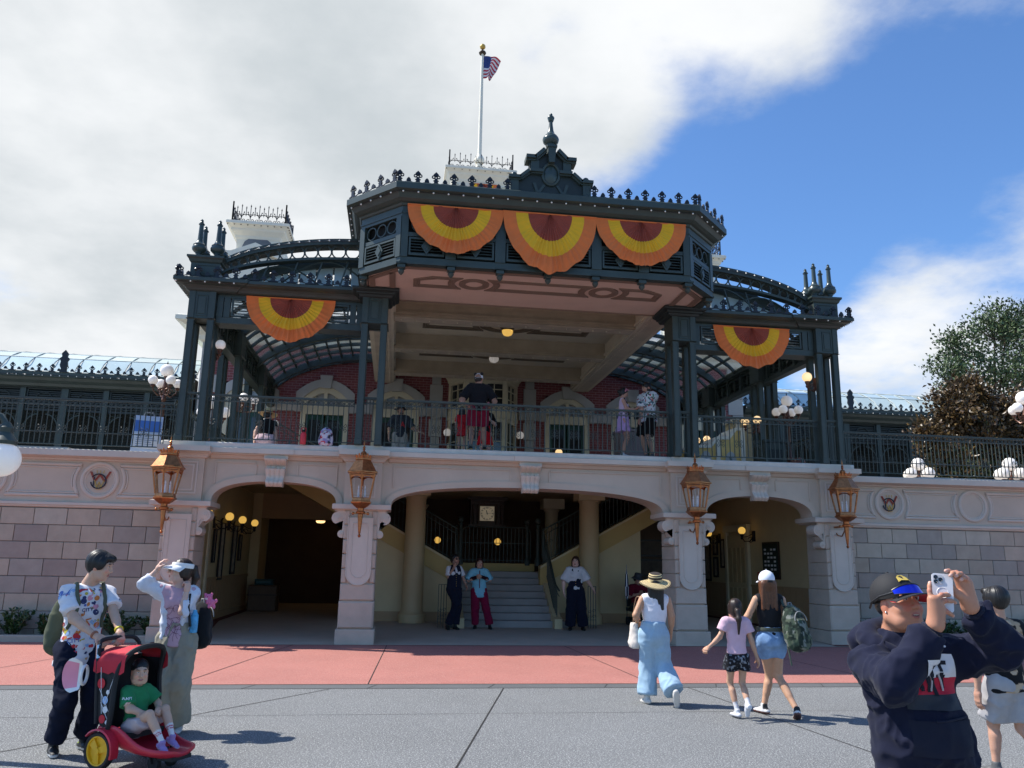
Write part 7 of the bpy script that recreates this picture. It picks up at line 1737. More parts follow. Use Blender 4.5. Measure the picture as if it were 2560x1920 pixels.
def scatter(o, g, n, seed, zr, rad, colors, ctr):
 rs = np.random.default_rng(seed); bv = bvh_of(g); groups = {}
 for i in range(n):
  a = rs.uniform(0, 2*PI); zc_ = rs.uniform(*zr); d = np.array((math.cos(a), math.sin(a), 0)); c = nv(ctr)+np.array((0, 0, zc_)); hit = bv.ray_cast(Vector(c+d*.8), Vector(-d))
  if hit[0] is None: continue
  r = rs.uniform(.010, .026); kind = rs.integers(0, 5); t = np.cross((0, 0, 1.), d); col = rs.integers(0, len(colors)); rot = rs.uniform(-.5, .5); P = []
  if kind == 0: P = [(r*math.cos(q), r*math.sin(q)) for q in np.linspace(0, 2*PI, 11)[:-1]]
  elif kind == 1: P = [(-r*.3, -r*1.3), (r*.3, -r*1.3), (r*.12, r*.2), (0, r*1.8), (-r*.12, r*.2)]
  elif kind == 2: P = [(0, -r), (r, .2*r), (r*.6, r), (0, r*.55), (-r*.6, r), (-r, .2*r)]
  elif kind == 3: P = [(-r*1.5, -r*.45), (r*1.5, -r*.35), (r*1.6, r*.4), (-r*1.4, r*.5)]
  else: P = [(-r, -r), (r*.4, -r*.8), (r, r*.5), (r*.2, r), (-r*.8, r*.4)]
  vs = []
  for x, y in P:
   x, y = x*math.cos(rot)-y*math.sin(rot), x*math.sin(rot)+y*math.cos(rot); hh_ = bv.ray_cast(Vector(np.array(hit[0])+t*x+np.array((0, 0, y))+d*.1), Vector(-d))
   if hh_[0] is None or (hh_[0]-hit[0]).length > .09: vs = None; break
   vs.append(tuple(hh_[0]+Vector(d)*.0035))
  if vs: groups.setdefault(int(col), MB()).add(vs, [tuple(range(len(vs)))])
 for cidx, m in groups.items(): m.build('shirt_print', M('print_%s' % ['red', 'blue', 'tan', 'navy', 'pink', 'sky', 'orange', 'gold'][cidx], colors[cidx], .8, var=.05), o['root'])['kind'] = 'stuff'
PC = [(.55, .03, .04), (.10, .16, .42), (.52, .34, .16), (.03, .04, .12), (.65, .28, .36), (.30, .45, .68), (.60, .20, .05), (.45, .38, .05)]
scatter(man, man['top'], 250, 3, (.74, 1.34), 0, PC, (-.02, -.0, 0))
for tx, ox, oz, sz, col in (('SHANGHAI', -.155, .80, .036, 3), ('SHANGHAI', -.20, 1.27, .030, 1), ('CITY', -.03, .90, .045, 1), ('CITY', .06, 1.15, .04, 3)): decal_text(man, man['top'], tx, sz, (ox, -.1, oz), (.86, .5, .1), (-.1, 0, 1), M('print_%s' % ['red', 'blue', 'tan', 'navy'][col], PC[col], .8), 'shirt_print')
def smooth_path(P, it=2):
 P = [Vector(p) for p in P]
 for _ in range(it): P = [P[0]]+[q for a, b in zip(P, P[1:]) for q in (a*.75+b*.25, a*.25+b*.75)]+[P[-1]]
 return P
olive = M('olive_canvas', (.085, .095, .06), .85, var=.08, bump=.2, bs=200); blackc = M('black_webbing', (.014, .014, .015), .8)
bp = backpack('olive green backpack worn by the man pushing the stroller', (-5.50, -8.50, 1.03), unit((-.80, .6, 0)), .30, .50, .17, (.10, .11, .07))
for pts in ([(-.14, .08, 1.30), (-.10, .0, 1.36), (-.06, -.07, 1.34), (-.02, -.15, 1.24), (-.03, -.17, 1.12), (-.10, -.15, 1.0)], [(.05, .17, 1.30), (.09, .08, 1.36), (.12, .02, 1.34), (.17, -.04, 1.24), (.19, -.04, 1.12), (.20, .02, 1.0)]):
 bv = bvh_of(man['top']); pp = []
 for p in smooth_path(pts, 2):
  h_ = bv.find_nearest(Vector(p)); pp.append(h_[0]+h_[1]*.008)
 strap(bp, [Vector(p)+Vector((-5.30+5.50, -8.65+8.50, -1.03)) for p in pp], .015, olive, 'shoulder_strap')
def wristband(o, e, r, mat, name, off=.02):
 d = unit(o['j']['wr'+e]-o['j']['el'+e]); c = o['j']['wr'+e]-d*off; m = MB(); m.lathe([(r*.92, -.010), (r, -.008), (r, .008), (r*.92, .010)], tuple(c), 16, tuple(d)); m.build(name, mat, o['root'], True)
wristband(man, 'L', .035, M('yellow_band', (.62, .50, .02), .6), 'watch_band', .03); wristband(man, 'R', .034, M('copper_band', (.35, .12, .06), .5), 'bracelet', .03)
# ---- woman lifting her visor
Q = plane(-7.9)
wom = person('woman in a white visor and pink tee lifting her visor beside the stroller', -4.72, -7.9, H=1.59, face=0, g=.95, head_yaw=-64, head_pitch=6, skin=(.66, .43, .33), hair=('pony', DKB), hh=.0055, headh=.0055, h=.012,
 J=dict(head=Q(-4.735, 1.470), neck=Q(-4.725, 1.335), pel=Q(-4.70, .86), shR=Q(-4.870, 1.265, -.03), shL=Q(-4.605, 1.265, .04), elR=Q(-5.045, 1.345, -.10), wrR=Q(-4.945, 1.475, -.10), elL=Q(-4.680, 1.090, -.12), wrL=Q(-4.655, 1.275, -.08), anR=(-4.76, -.02, .085), anL=(-4.62, .06, .085)),
 hands=dict(R=dict(d=(.35, 0, .95), palm=(.8, .3, -.3), curl=(.5, .5, .55, .6), thumbside=(0, -1, 0)), L=dict(d=(.05, .1, 1), palm=(-.8, .5, 0), curl=(1.0, 1.05, 1.1, 1.1), thumbside=(0, 1, .3))),
 top=dict(col=(.56, .36, .42), sleeve=.35, hem=.07, amp=.008, ease=.014, flare=.012, name='tee_shirt', neckr=1.25), bottom=dict(kind='trousers', col=(.30, .275, .21), len=1.97, ease=.022, flare=.042, amp=.022, fr=(12, 12, 3), name='wide_trousers', rise=.14), shoes=((.5, .48, .45), (.6, .6, .6)))
# open white overshirt with rolled sleeves, a garment of its own over the tee
j = wom['j']; k = wom['k']; S = SDF(.03)
for e in 'LR': S.rc(j['sh'+e], j['el'+e], .066, .058, .03); S.rc(j['el'+e], j['el'+e]*.45+j['wr'+e]*.55, .056, .046, .02, cut='b')
S.tc(j['chest']+wom['U']*.05, j['pel']-wom['U']*.06, .145, .155, wom['side'], .74); S.rc(j['shL'], j['shR'], .058, .058); S.cut(j['pel']-wom['U']*.07, -wom['U'])
fc = j['chest']*.5+j['pel']*.5+wom['F']*.16; S.tc(j['neck']+wom['F']*.10, fc-wom['U']*.4+wom['F']*.05, .055, .145, wom['side'], 1.1, .02, 's'); S.el(j['neck']+wom['U']*.03, (.062, .062, .075), None, .01, 's')
V, F = S.mesh(.011); V = folds(V, F, .013, (8, 8, 9), 31); npmesh('overshirt', [(V, F, np.tile(nv((.68, .70, .76)), (len(V), 1)))], cloth_m, wom['root'])
def visor_mesh(o, mat, band):
 m = MB(); nu, nw = 20, 6; vs = []
 for i in range(nu+1):
  a = -1.75+3.5*i/nu
  for w in range(nw+1): t = w/nw; vs.append((.090*math.sin(a)*(1+.35*t), .098*math.cos(a)*1.05-.02+.115*t*max(0, math.cos(a*.62))**.7, .048-.035*t*(1-.3*abs(a))-.014*abs(a)**2*t))
 n0 = len(vs); vs += [(x*.985, y*.985, z-.004) for x, y, z in vs]; fs = []
 for i in range(nu):
  for w in range(nw): q = i*(nw+1)+w; fs += [(q, q+nw+1, q+nw+2, q+1), (n0+q+1, n0+q+nw+2, n0+q+nw+1, n0+q)]
 m.v = vs; m.f = fs; m.m = [0]*len(fs); b = MB(); b.lathe([(.0905, .030), (.093, .045), (.0915, .068), (.087, .075)], (0, -.02, 0), 28); b.v = [(x, -.02+(y+.02)*1.13, z) for x, y, z in b.v]; m.merge(b); return m
visor = lambda o, mat, name='visor': xf(visor_mesh(o, mat, mat), o['hc'], o['A'], o['zc']*1.03).build(name, mat, o['root'], True)
visor(wom, M('visor_white', (.78, .77, .74), .6, var=.03))
m = MB(); [m.ring((e*.032, .102, .008), .019, .0022, 14, 4) for e in (-1, 1)]; m.tube([(-.051, .10, .012), (-.078, .0, .010)], .002, 4); m.tube([(.051, .10, .012), (.078, 0, .010)], .002, 4); xf(m, wom['hc'], wom['A'], wom['zc']).build('glasses', blackc, wom['root'])
line = M('print_plum', (.16, .05, .09), .8)
rs = np.random.default_rng(4); vs = []; fs = []
for q in range(34):
 x0, z0_ = rs.uniform(-.09, .09), rs.uniform(-.16, .12); a0 = rs.uniform(0, 6); cur = []
 for i in range(8): a0 += rs.uniform(-.5, .5)+.18; x0 += .014*math.cos(a0); z0_ += .017*math.sin(a0); cur.append((x0, z0_, a0))
 for (x1, y1, a1), (x2, y2, a2) in zip(cur, cur[1:]):
  b = len(vs); vs += [(x1-.0016*math.sin(a1), y1+.0016*math.cos(a1)), (x1+.0016*math.sin(a1), y1-.0016*math.cos(a1)), (x2+.0016*math.sin(a2), y2-.0016*math.cos(a2)), (x2-.0016*math.sin(a2), y2+.0016*math.cos(a2))]; fs.append((b, b+1, b+2, b+3))
decal(wom, wom['top'], vs, fs, (.0, -.2, 1.03), (1, 0, 0), (0, 0, 1), 'line_drawing_print', line)
wbag = backpack('black backpack worn by the woman in the white visor', (-4.53, -7.74, .98), unit((.75, .66, 0)), .27, .44, .16, (.016, .017, .019))
strap(wbag, [(-.05, -.12, .30), (-.075, -.22, .27), (-.065, -.28, .16), (-.04, -.25, -.02)], .012, blackc, 'shoulder_strap')
br_ = thing('plush_bear', 'small pink plush bear hanging at the top of the black backpack', 'plush toy', (-4.455, -7.86, 1.20)); S = SDF(.012)
S.el((0, 0, .02), (.038, .034, .034)); S.el((.035, 0, -.03), (.034, .03, .036));
for p in ((-.03, 0, .05), (.028, 0, .052)): S.el(p, (.014, .010, .014))
for p in ((.075, -.01, -.01), (.06, -.01, -.065), (.02, -.03, -.06), (.0, -.03, -.02)): S.el(p, (.016, .016, .020))
S.el((-.012, -.032, .012), (.015, .012, .011)); V, F = S.mesh(.005); C = paint(V, (.70, .17, .30), [((-.012, -.036, .010), (.014, .014, .010), np.eye(3), (.75, .62, .58)), ((-.012, -.046, .014), (.005, .005, .004), np.eye(3), (.08, .02, .05)), ((.0, -.03, .03), (.004, .01, .004), np.eye(3), (.02, .01, .01)), ((-.025, -.03, .03), (.004, .01, .004), np.eye(3), (.02, .01, .01))]); npmesh('bear_body', [(V, F, C)], cloth_m, br_)
bl = thing('blue_bottle', 'blue drinks bottle in the side pocket of the black backpack', 'bottle', (-4.545, -7.95, 1.0)); MB().lathe([(.03, -.10), (.036, -.09), (.036, .06), (.02, .09), (.018, .11)], seg=14).build('body', M('bottle_blue', (.08, .36, .62), .3, var=.3, vs=30), bl, True)
# ---- stroller
SO = Vector((-4.74, -9.02, 0)); sf = Vector((.866, -.5, 0)); sl_ = Vector((.5, .866, 0))
sr = thing('stroller', 'red and black pushchair with yellow wheels carrying a child in a green tee', 'stroller', SO, math.atan2(sf.y, sf.x))
red_pl = M('stroller_red_plastic', (.55, .022, .045), .38, var=.04, coat=.2); tyre = M('black_rubber', (.015, .015, .016), .7); yel_pl = M('wheel_yellow', (.78, .42, .01), .4); red_cl = M('canopy_red_fabric', (.55, .025, .04), .8, bump=.15, bs=200); blk_cl = M('canopy_black_mesh', (.012, .012, .013), .7, bump=.2, bs=200)
for s in (-1, 1):
 w = thing('wheel', None, None); w.parent = sr; w.location = (0, s*.245, .138)
 m = MB(); m.lathe([(.108, -.030), (.128, -.034), (.138, -.022), (.138, .022), (.128, .034), (.108, .030), (.108, -.030)], (0, 0, 0), 36, (0, 1, 0)); m.build('tyre', tyre, w, True)
 m = MB(); m.lathe([(.112, -.028), (.112, .028), (.098, .026), (.092, .008), (.092, -.008), (.098, -.026), (.112, -.028)], (0, 0, 0), 32, (0, 1, 0)); m.lathe([(.0001, -.03), (.022, -.03), (.028, -.012), (.028, .012), (.022, .03), (.0001, .03)], (0, 0, 0), 16, (0, 1, 0))
 m.lathe([(.0001, -.004), (.1, -.006), (.1, .006), (.0001, .004)], (0, 0, 0), 24, (0, 1, 0))
 for q in range(3):
  a = q*2*PI/3+.35; d = Vector((math.cos(a), 0, math.sin(a))); t_ = Vector((-math.sin(a), 0, math.cos(a)))
  for e in (-1, 1): m.add([d*.02+t_*.020+Vector((0, e*.024, 0)), d*.098+t_*.034+Vector((0, e*.018, 0)), d*.098-t_*.034+Vector((0, e*.018, 0)), d*.02-t_*.020+Vector((0, e*.024, 0)), d*.02+t_*.020, d*.098+t_*.034, d*.098-t_*.034, d*.02-t_*.020], [(0, 1, 2, 3), (0, 4, 5, 1), (1, 5, 6, 2), (2, 6, 7, 3)])
 m.build('rim', yel_pl, w, True)
 cs = thing('caster', None, None); cs.parent = sr; cs.location = (.40, s*.085, .055)
 MB().lathe([(.03, -.018), (.05, -.02), (.055, -.01), (.055, .01), (.05, .02), (.03, .018)], (0, 0, 0), 22, (0, 1, 0)).build('tyre', tyre, cs, True); MB().bar((0, -.025, 0), (-.03, -.025, .09), .03, .012).bar((0, .025, 0), (-.03, .025, .09), .03, .012).build('fork', tyre, cs)
# moulded tub: swept U section
st_ = [(-.13, .20, .30, .24), (-.05, .215, .31, .22), (.05, .22, .33, .16), (.15, .22, .315, .13), (.25, .215, .25, .115), (.35, .205, .195, .105), (.47, .19, .175, .10), (.56, .165, .175, .105), (.60, .12, .165, .115)]
m = MB(); vs = []
for x, w, zt, zb in st_:
 o_ = [(-w-.012, zt-.03), (-w, zt), (-w+.022, zt-.004), (-w+.045, zb+.035), (-w*.55, zb+.022), (w*.55, zb+.022), (w-.045, zb+.035), (w-.022, zt-.004), (w, zt), (w+.012, zt-.03), (w-.02, zb+.02), (w*.55, zb-.012), (-w*.55, zb-.012), (-w+.02, zb+.02)]
 vs += [(x, a, b) for a, b in o_]
n = 14; fs = [(i*n+q, (i+1)*n+q, (i+1)*n+(q+1) % n, i*n+(q+1) % n) for i in range(len(st_)-1) for q in range(n)]+[tuple(range(n)), tuple((len(st_)-1)*n+q for q in range(n))[::-1]]
m.add(vs, fs); tub = m.build('tub', red_pl, sr, True); md = tub.modifiers.new('sub', 'SUBSURF'); md.levels = 2; md.render_levels = 2
for s in (-1, 1):
 m = MB(); vs = []; ang = np.linspace(-.3, PI*.78, 12)
 for a in ang:
  for r, y in ((.150, .205), (.162, .215), (.162, .285), (.150, .29)): vs.append((-r*math.cos(a)*-1*-1 if False else r*math.cos(a), s*y, .138+r*math.sin(a)))
 m.add(vs, [(i*4+q, i*4+4+q, i*4+4+(q+1) % 4, i*4+(q+1) % 4) for i in range(len(ang)-1) for q in range(4)]+[(0, 1, 2, 3), (47, 46, 45, 44)]); m.build('fender', red_pl, sr, True)
MB().box(.44, .585, -.10, .10, .082, .112).build('front_bumper', tyre, sr)
ho = [(a-.065, b, c) for a, b, c in ((.10, .225, .27), (.135, .238, .45), (.115, .225, .62), (.14, .215, .76), (.19, .18, .855), (.215, .10, .89), (.22, 0, .90), (.215, -.10, .89), (.19, -.18, .855), (.14, -.215, .76), (.115, -.225, .62), (.135, -.238, .45), (.10, -.225, .27))]
def smooth_path(P, it=2):
 P = [Vector(p) for p in P]
 for _ in range(it): P = [P[0]]+[q for a, b in zip(P, P[1:]) for q in (a*.75+b*.25, a*.25+b*.75)]+[P[-1]]
 return P
MB().tube(smooth_path(ho), .021, 8).build('canopy_hoop', blk_cl, sr, True)
MB().tube(smooth_path([(-.10, .215, .32), (-.15, .215, .66), (-.17, .21, .86), (-.20, .185, .93), (-.205, .10, .945), (-.205, -.10, .945), (-.20, -.185, .93), (-.17, -.21, .86), (-.15, -.215, .66), (-.10, -.215, .32)]), .017, 8).build('handle', tyre, sr, True)
MB().tube([(-.165, .212, .80), (-.19, .20, .90)], .019, 8).tube([(-.165, -.212, .80), (-.19, -.20, .90)], .019, 8).build('handle_joint', M('bright_metal', (.6, .6, .6), .25, metal=1), sr, True)
for s in (-1, 1):
 m = MB(); P = [(.035, s*.222, .28), (.068, s*.236, .45), (.05, s*.224, .62), (.07, s*.214, .78), (-.17, s*.212, .78), (-.16, s*.214, .60), (-.12, s*.216, .42), (-.06, s*.220, .31)]
 m.add(P+[(x, y-s*.006, z) for x, y, z in P], [tuple(range(8)), tuple(range(15, 7, -1))]); m.build('side_panel', blk_cl, sr)
m = MB(); m.add([(-.04, -.20, .27), (-.04, .20, .27), (-.15, .20, .80), (-.15, -.20, .80), (-.055, -.20, .27), (-.055, .20, .27), (-.165, .20, .80), (-.165, -.20, .80)], [(0, 1, 2, 3), (7, 6, 5, 4), (0, 4, 5, 1), (2, 6, 7, 3)]); m.box(-.05, .20, -.19, .19, .22, .26); m.build('seat', blk_cl, sr)
# red canopy cloth, scalloped lower edge
m = MB(); vs = []; nu, nw = 24, 8
for i in range(nu+1):
 a = PI*i/nu; hx = .225*math.cos(a);
 for w in range(nw+1):
  t = w/nw; x = .135-.32*t; zz = .735+(.165-.035*t)*math.sin(a)**.55+(.0 if 0 < i < nu else -.02-.025*abs(math.sin(t*9)))+.008*math.sin(t*11)*math.sin(a*3); vs.append((x-.02*math.sin(a), hx*(1+.02*t), zz))
m.add(vs, [(i*(nw+1)+w, i*(nw+1)+w+1, (i+1)*(nw+1)+w+1, (i+1)*(nw+1)+w) for i in range(nu) for w in range(nw)]); m.build('canopy', red_cl, sr, True)
for (x, z, r, c) in ((-.08, .62, .040, 'print_red'), (-.02, .50, .030, 'print_sky'), (.0, .56, .018, 'print_white'), (-.01, .43, .026, 'print_white'), (-.03, .36, .032, 'print_red'), (.02, .34, .016, 'print_white')):
 MB().add([(x+r*math.cos(q), -.232 if z > .4 else -.232, z+r*math.sin(q)) for q in np.linspace(0, 2*PI, 14)[:-1]], [tuple(range(13))]).build('panel_print', M(c, print_white.node_tree and (.7, .7, .7)), sr)
m = MB()
for a, b in (((-.10, .74), (-.04, .40)), ((.06, .72), (-.02, .46)), ((-.09, .58), (.03, .42)), ((-.06, .48), (.05, .33))): m.bar((a[0], -.233, a[1]), (b[0], -.234, b[1]), .003, .003)
m.build('panel_line', print_white, sr)
pvz = thing('pink_visor', 'pink and white sun visor hanging from the rear of the stroller', 'visor', (-5.03, -9.10, .66)); m = MB(); vs = []
for i in range(17):
 a = -1.5+3.0*i/16
 for w in range(6): t = w/5; vs.append((-.055-.16*t*math.cos(a*.75), .05*math.cos(a)-.10+.03*t, .105*math.sin(a)*(1+.25*t)+.02))
m.add(vs, [(i*6+w, i*6+w+1, i*6+w+7, i*6+w+6) for i in range(16) for w in range(5)]); m.m = [1 if i // 5 in range(3, 13) and i % 5 > 0 else 0 for i in range(80)]; m.build('brim', [M('visor_white'), M('visor_pink', (.78, .28, .36), .6)], pvz, True)
MB().ring((-.04, -.05, .02), .07, .012, 24, 6, 'yz', 1).build('band', M('visor_white'), pvz, True)
# ---- child in the stroller
def SL(x, y, z): w = SO+sf*(x+.035)+sl_*(y+.01); return (w.x, w.y+9.1, z)
kid = person('small child with dark hair in a green tee sitting in the stroller', -4.70, -9.1, H=1.04, face=42, g=1.02, hs=1.22, head_yaw=26, head_pitch=-8, skin=(.60, .38, .27), hair=('short', BLK), fem=True, full=1.1, mouth=1, hh=.004, headh=.0045, h=.008, brow=(.06, .04, .03),
 J=dict(head=SL(.07, -.045, .700), neck=SL(.04, -.035, .585), pel=SL(.065, -.02, .305), shL=SL(.05, .065, .550), shR=SL(.045, -.135, .550), elL=SL(.13, .125, .44), wrL=SL(.225, .03, .42), elR=SL(.12, -.165, .43), wrR=SL(.215, -.06, .395), hipL=SL(.08, .04, .29), hipR=SL(.08, -.08, .29), knL=SL(.27, .06, .415), knR=SL(.29, -.12, .405), anL=SL(.40, .03, .225), anR=SL(.42, -.09, .205), foL=(.75, -.5, -.35), foR=(.75, -.6, -.35)),
 hands=dict(L=dict(palm=(-.2, .3, -1), curl=(.5, .5, .5, .5)), R=dict(palm=(0, .3, -1), curl=(.5, .5, .5, .5))), socks=(.165, (.70, .68, .68), (.45, .05, .09), ((.10, .112), (.125, .137))),
 top=dict(col=(.028, .215, .085), sleeve=.75, hem=.06, amp=.010, ease=.022, sflare=.03, name='tee_shirt', h=.007), bottom=dict(kind='shorts', col=(.50, .42, .42), len=.72, ease=.03, flare=.03, amp=.012), shoes=((.34, .22, .46), (.62, .55, .66), (.62, .40, .60)))
decal_text(kid, kid['top'], 'MINECRAFT', .026, (.0, -.2, .515), hd(42+90), (0, 0, 1), print_white, 'shirt_print', True, .004)
for x, z, s_, c in ((-.035, .475, .016, 'print_white'), (.04, .475, .016, 'print_white'), (-.03, .47, .009, 'print_red'), (.045, .48, .008, 'print_red'), (.005, .445, .020, 'print_pink'), (.012, .425, .016, 'print_sky'), (.03, .43, .012, 'print_white'), (-.01, .43, .010, 'print_orange')):
 vs, fs = grid2(s_*2, s_*2, 2, 2); decal(kid, kid['top'], [(a+x, b) for a, b in vs], fs, (.0, -.2, z), hd(42+90), (0, 0, 1), 'shirt_print', M(c), .005)
# ---- woman in the banded straw hat
Q = plane(-6.55)
hat = person('woman walking away in a banded straw hat, white tank top and blue trousers', .45, -6.55, H=1.56, face=176, g=1.08, head_yaw=168, head_pitch=0, skin=(.50, .27, .16), hair=('long', BLK, .05), h=.012, hh=.006,
 J=dict(head=Q(.465, 1.375), neck=Q(.46, 1.245), pel=Q(.44, .815), shL=Q(.305, 1.195), shR=Q(.615, 1.19), elL=Q(.215, 1.01, -.04), wrL=Q(.235, .93, .14), elR=Q(.668, 1.0, -.02), wrR=Q(.645, .80, .05), anL=(.355, .05, .08), anR=(.60, -.24, .16), knL=Q(.36, .42, .10), knR=Q(.53, .44, .06), foR=(.15, .35, -.92), foL=(-.15, 1, -.05)),
 hands=dict(L=dict(palm=(1, 0, 0), curl=(.9, .9, .9, .9)), R=dict(palm=(-1, 0, 0))),
 top=dict(col=(.74, .73, .78), sleeve=0, hem=.0, amp=.007, ease=.012, name='tank_top', armhole=.72, h=.009), bottom=dict(kind='trousers', col=(.33, .47, .58), len=1.93, ease=.024, flare=.055, amp=.016, fr=(8, 8, 4), rise=.13, hipw=1.08), shoes=((.62, .60, .56), (.66, .62, .55)))
straw = M('straw', (.62, .48, .24), .8, var=.1, bump=.3, bs=150); dstraw = M('dark_straw', (.03, .022, .018), .8)
hat_mesh(hat, .205, .092, [straw, dstraw, straw], 'straw_hat', .030, 15, lambda t: (t*6.3) % 1 > .56, .045, .16)
hb = thing('handbag', 'cream leather bucket handbag on the shoulder of the woman in the straw hat', 'handbag', (.235, -6.42, .77)); S = SDF(.03); S.tc((0, 0, .10), (0, 0, -.08), .075, .115, (0, 1, 0), .62); S.cut((0, 0, .14), (0, 0, 1)); S.cut((0, 0, -.145), (0, 0, -1)); V, F = S.mesh(.009); V = folds(V, F, .007, (11, 11, 6), 3); npmesh('bag_body', [(V, F, np.tile(nv((.62, .56, .50)), (len(V), 1)))], cloth_m, hb)
m = MB(); m.tube(smooth_path([(.0, -.05, .13), (.02, -.06, .25), (.06, -.10, .42), (.03, -.11, .465), (.02, .0, .44), (.0, .04, .25), (0, .04, .13)]), .006, 5); m.build('strap', M('chain_strap', (.25, .16, .10), .5, var=.4, vs=120), hb, True)
# ---- girl in pink
Q = plane(-7.45)
girl = person('girl walking away with a long black ponytail, pink tee and black speckled shorts', 1.09, -7.45, H=1.28, face=176, g=.86, hs=1.13, head_yaw=172, skin=(.55, .32, .21), hair=('lowpony', DKB), h=.011, hh=.005, socks=(.12, (.66, .64, .64)),
 J=dict(head=Q(1.085, 1.150), neck=Q(1.085, 1.045), pel=Q(1.09, .645), shL=Q(.965, 1.0), shR=Q(1.20, 1.0), elL=Q(.90, .84, .02), wrL=Q(.765, .735, -.10), elR=Q(1.265, .80, -.02), wrR=Q(1.32, .625, -.02), knL=Q(.995, .375, .12), anL=(1.075, .02, .075), knR=Q(1.135, .37, .06), anR=(1.145, -.13, .14), foR=(0, .12, -1), foL=(-.2, 1, 0)),
 hands=dict(L=dict(palm=(.3, .5, -.8), curl=(.7, .8, .8, .8)), R=dict(palm=(-1, 0, 0), curl=(.3, .35, .4, .4))),
 top=dict(col=(.66, .44, .52), sleeve=.55, hem=-.055, amp=.010, ease=.028, flare=.02, sflare=.02, name='tee_shirt'), bottom=dict(kind='shorts', col=cell_colors([(.25, .27, .30), (.10, .11, .13)], 45, (.016, .016, .02), .35, 3), len=.42, ease=.02, flare=.03, amp=.010, h=.008), shoes=((.66, .66, .68), (.40, .40, .42)))
MB().lathe([(.020, -.012), (.026, 0), (.020, .012)], tuple(girl['hc']-girl['A'][1]*.125*girl['zc']-np.array((0, 0, .03))), 12, (0, -.8, -.4)).build('hair_tie', M('hair_tie_blue', (.10, .16, .45), .6), girl['root'], True)
# ---- woman in the white cap
Q = plane(-7.35)
capw = person('woman walking away in a white cap, black vest and denim shorts with a camouflage backpack', 1.55, -7.35, H=1.60, face=178, g=.96, head_yaw=176, skin=(.56, .32, .20), hair=('long', (.11, .042, .018), .03), h=.012, hh=.0055,
 J=dict(head=Q(1.515, 1.435), neck=Q(1.53, 1.295), pel=Q(1.535, .84), shL=Q(1.385, 1.245), shR=Q(1.69, 1.245), elL=Q(1.275, 1.055, .02), wrL=Q(1.185, .955, .10), elR=Q(1.745, 1.02, .06), wrR=Q(1.72, .80, .16), knL=Q(1.50, .44, .16), anL=(1.495, .16, .085), knR=Q(1.60, .43, .08), anR=(1.70, -.20, .10), foR=(.3, .8, -.5), foL=(-.35, .9, 0)),
 hands=dict(L=dict(palm=(-.3, .3, -.9), curl=(.25, .25, .3, .3)), R=dict(palm=(-1, 0, 0))),
 top=dict(col=(.018, .018, .02), sleeve=0, hem=-.03, amp=.006, ease=.010, name='vest_top', armhole=.72, h=.009), bottom=dict(kind='shorts', col=(.22, .36, .58), len=.47, ease=.010, flare=.006, amp=.014, mat=denim_m, rise=.11), shoes=((.68, .67, .66), (.14, .06, .05), (.02, .02, .02)))
cap_mesh(capw, M('cap_white_cloth', (.72, .74, .80), .85, var=.04), M('cap_white_cloth'), None, 0, 0)
m = MB(); m.prism([(-.035, .0), (.035, .0), (.026, .022), (-.026, .022)], -.1305, -.12); xf(m, capw['hc'], capw['A'], capw['zc']).build('cap_opening', blackc, capw['root'])
m = MB(); m.ring((0, 0, 0), .146, .012, 28, 6, 'xy', 1); m.v = [(x, y*.76, z*2.0) for x, y, z in m.v]; m.v = [(x+capw['j']['pel'][0], y+capw['j']['pel'][1], z+capw['j']['pel'][2]+.085) for x, y, z in m.v]; m.build('belt', M('belt_grey_green', (.07, .08, .06), .6), capw['root'], True)
camo = cell_colors([(.10, .12, .08), (.028, .04, .03), (.05, .075, .05), (.20, .21, .18)], 24, (.022, .032, .024), .62, 5)
cpk = backpack('green camouflage backpack hanging off the right shoulder of the woman in the white cap', (1.745, -7.52, .975), unit((.35, -.94, 0)), .31, .50, .21, (.03, .04, .03), None, 'backpack', lambda V, o: camo(V, o), -.25)
strap(cpk, [(-.09, .05, .20), (-.085, .12, .27), (-.075, .22, .28), (-.06, .28, .16), (-.05, .24, -.05)], .016, M('strap_green', (.06, .08, .06), .8), 'shoulder_strap'); strap(cpk, [(-.10, .0, -.20), (-.085, -.02, -.32), (-.07, -.02, -.42)], .009, M('strap_green'), 'loose_strap')
# ---- man in the navy hoodie photographing with a phone
Q = plane(-12.75)
hood = person('man in a navy hoodie and black cap raising a white phone in both hands', -.36, -12.75, H=1.62, face=-12, fem=False, g=1.14, head_yaw=12, head_pitch=9, head_roll=0, skin=(.50, .235, .145), lip=(.40, .15, .12), brow=(.035, .02, .015), hair=None, full=1.16, mouth=1, h=.011, headh=.0038, hh=.05, belly=.05,
 J=dict(head=Q(-.398, 1.462), neck=Q(-.42, 1.335, .04), pel=Q(-.325, .80, .03), shR=Q(-.545, 1.205, .03), shL=Q(-.145, 1.235, -.02), elR=Q(-.445, 1.115, -.22), wrR=Q(-.222, 1.372, -.30), elL=Q(.125, 1.275, -.20), wrL=Q(-.035, 1.450, -.27), anR=(-.47, .0, .085), anL=(-.20, .05, .085)),
 top=dict(col=NAVY, sleeve=1.86, hem=.05, amp=.020, ease=.034, name='hoodie', h=.0085, fr=(10, 10, 9), sflare=.012, neckr=1.05), bottom=dict(kind='trousers', col=(.02, .02, .024), ease=.02), shoes=((.1, .1, .1), (.5, .5, .5)))
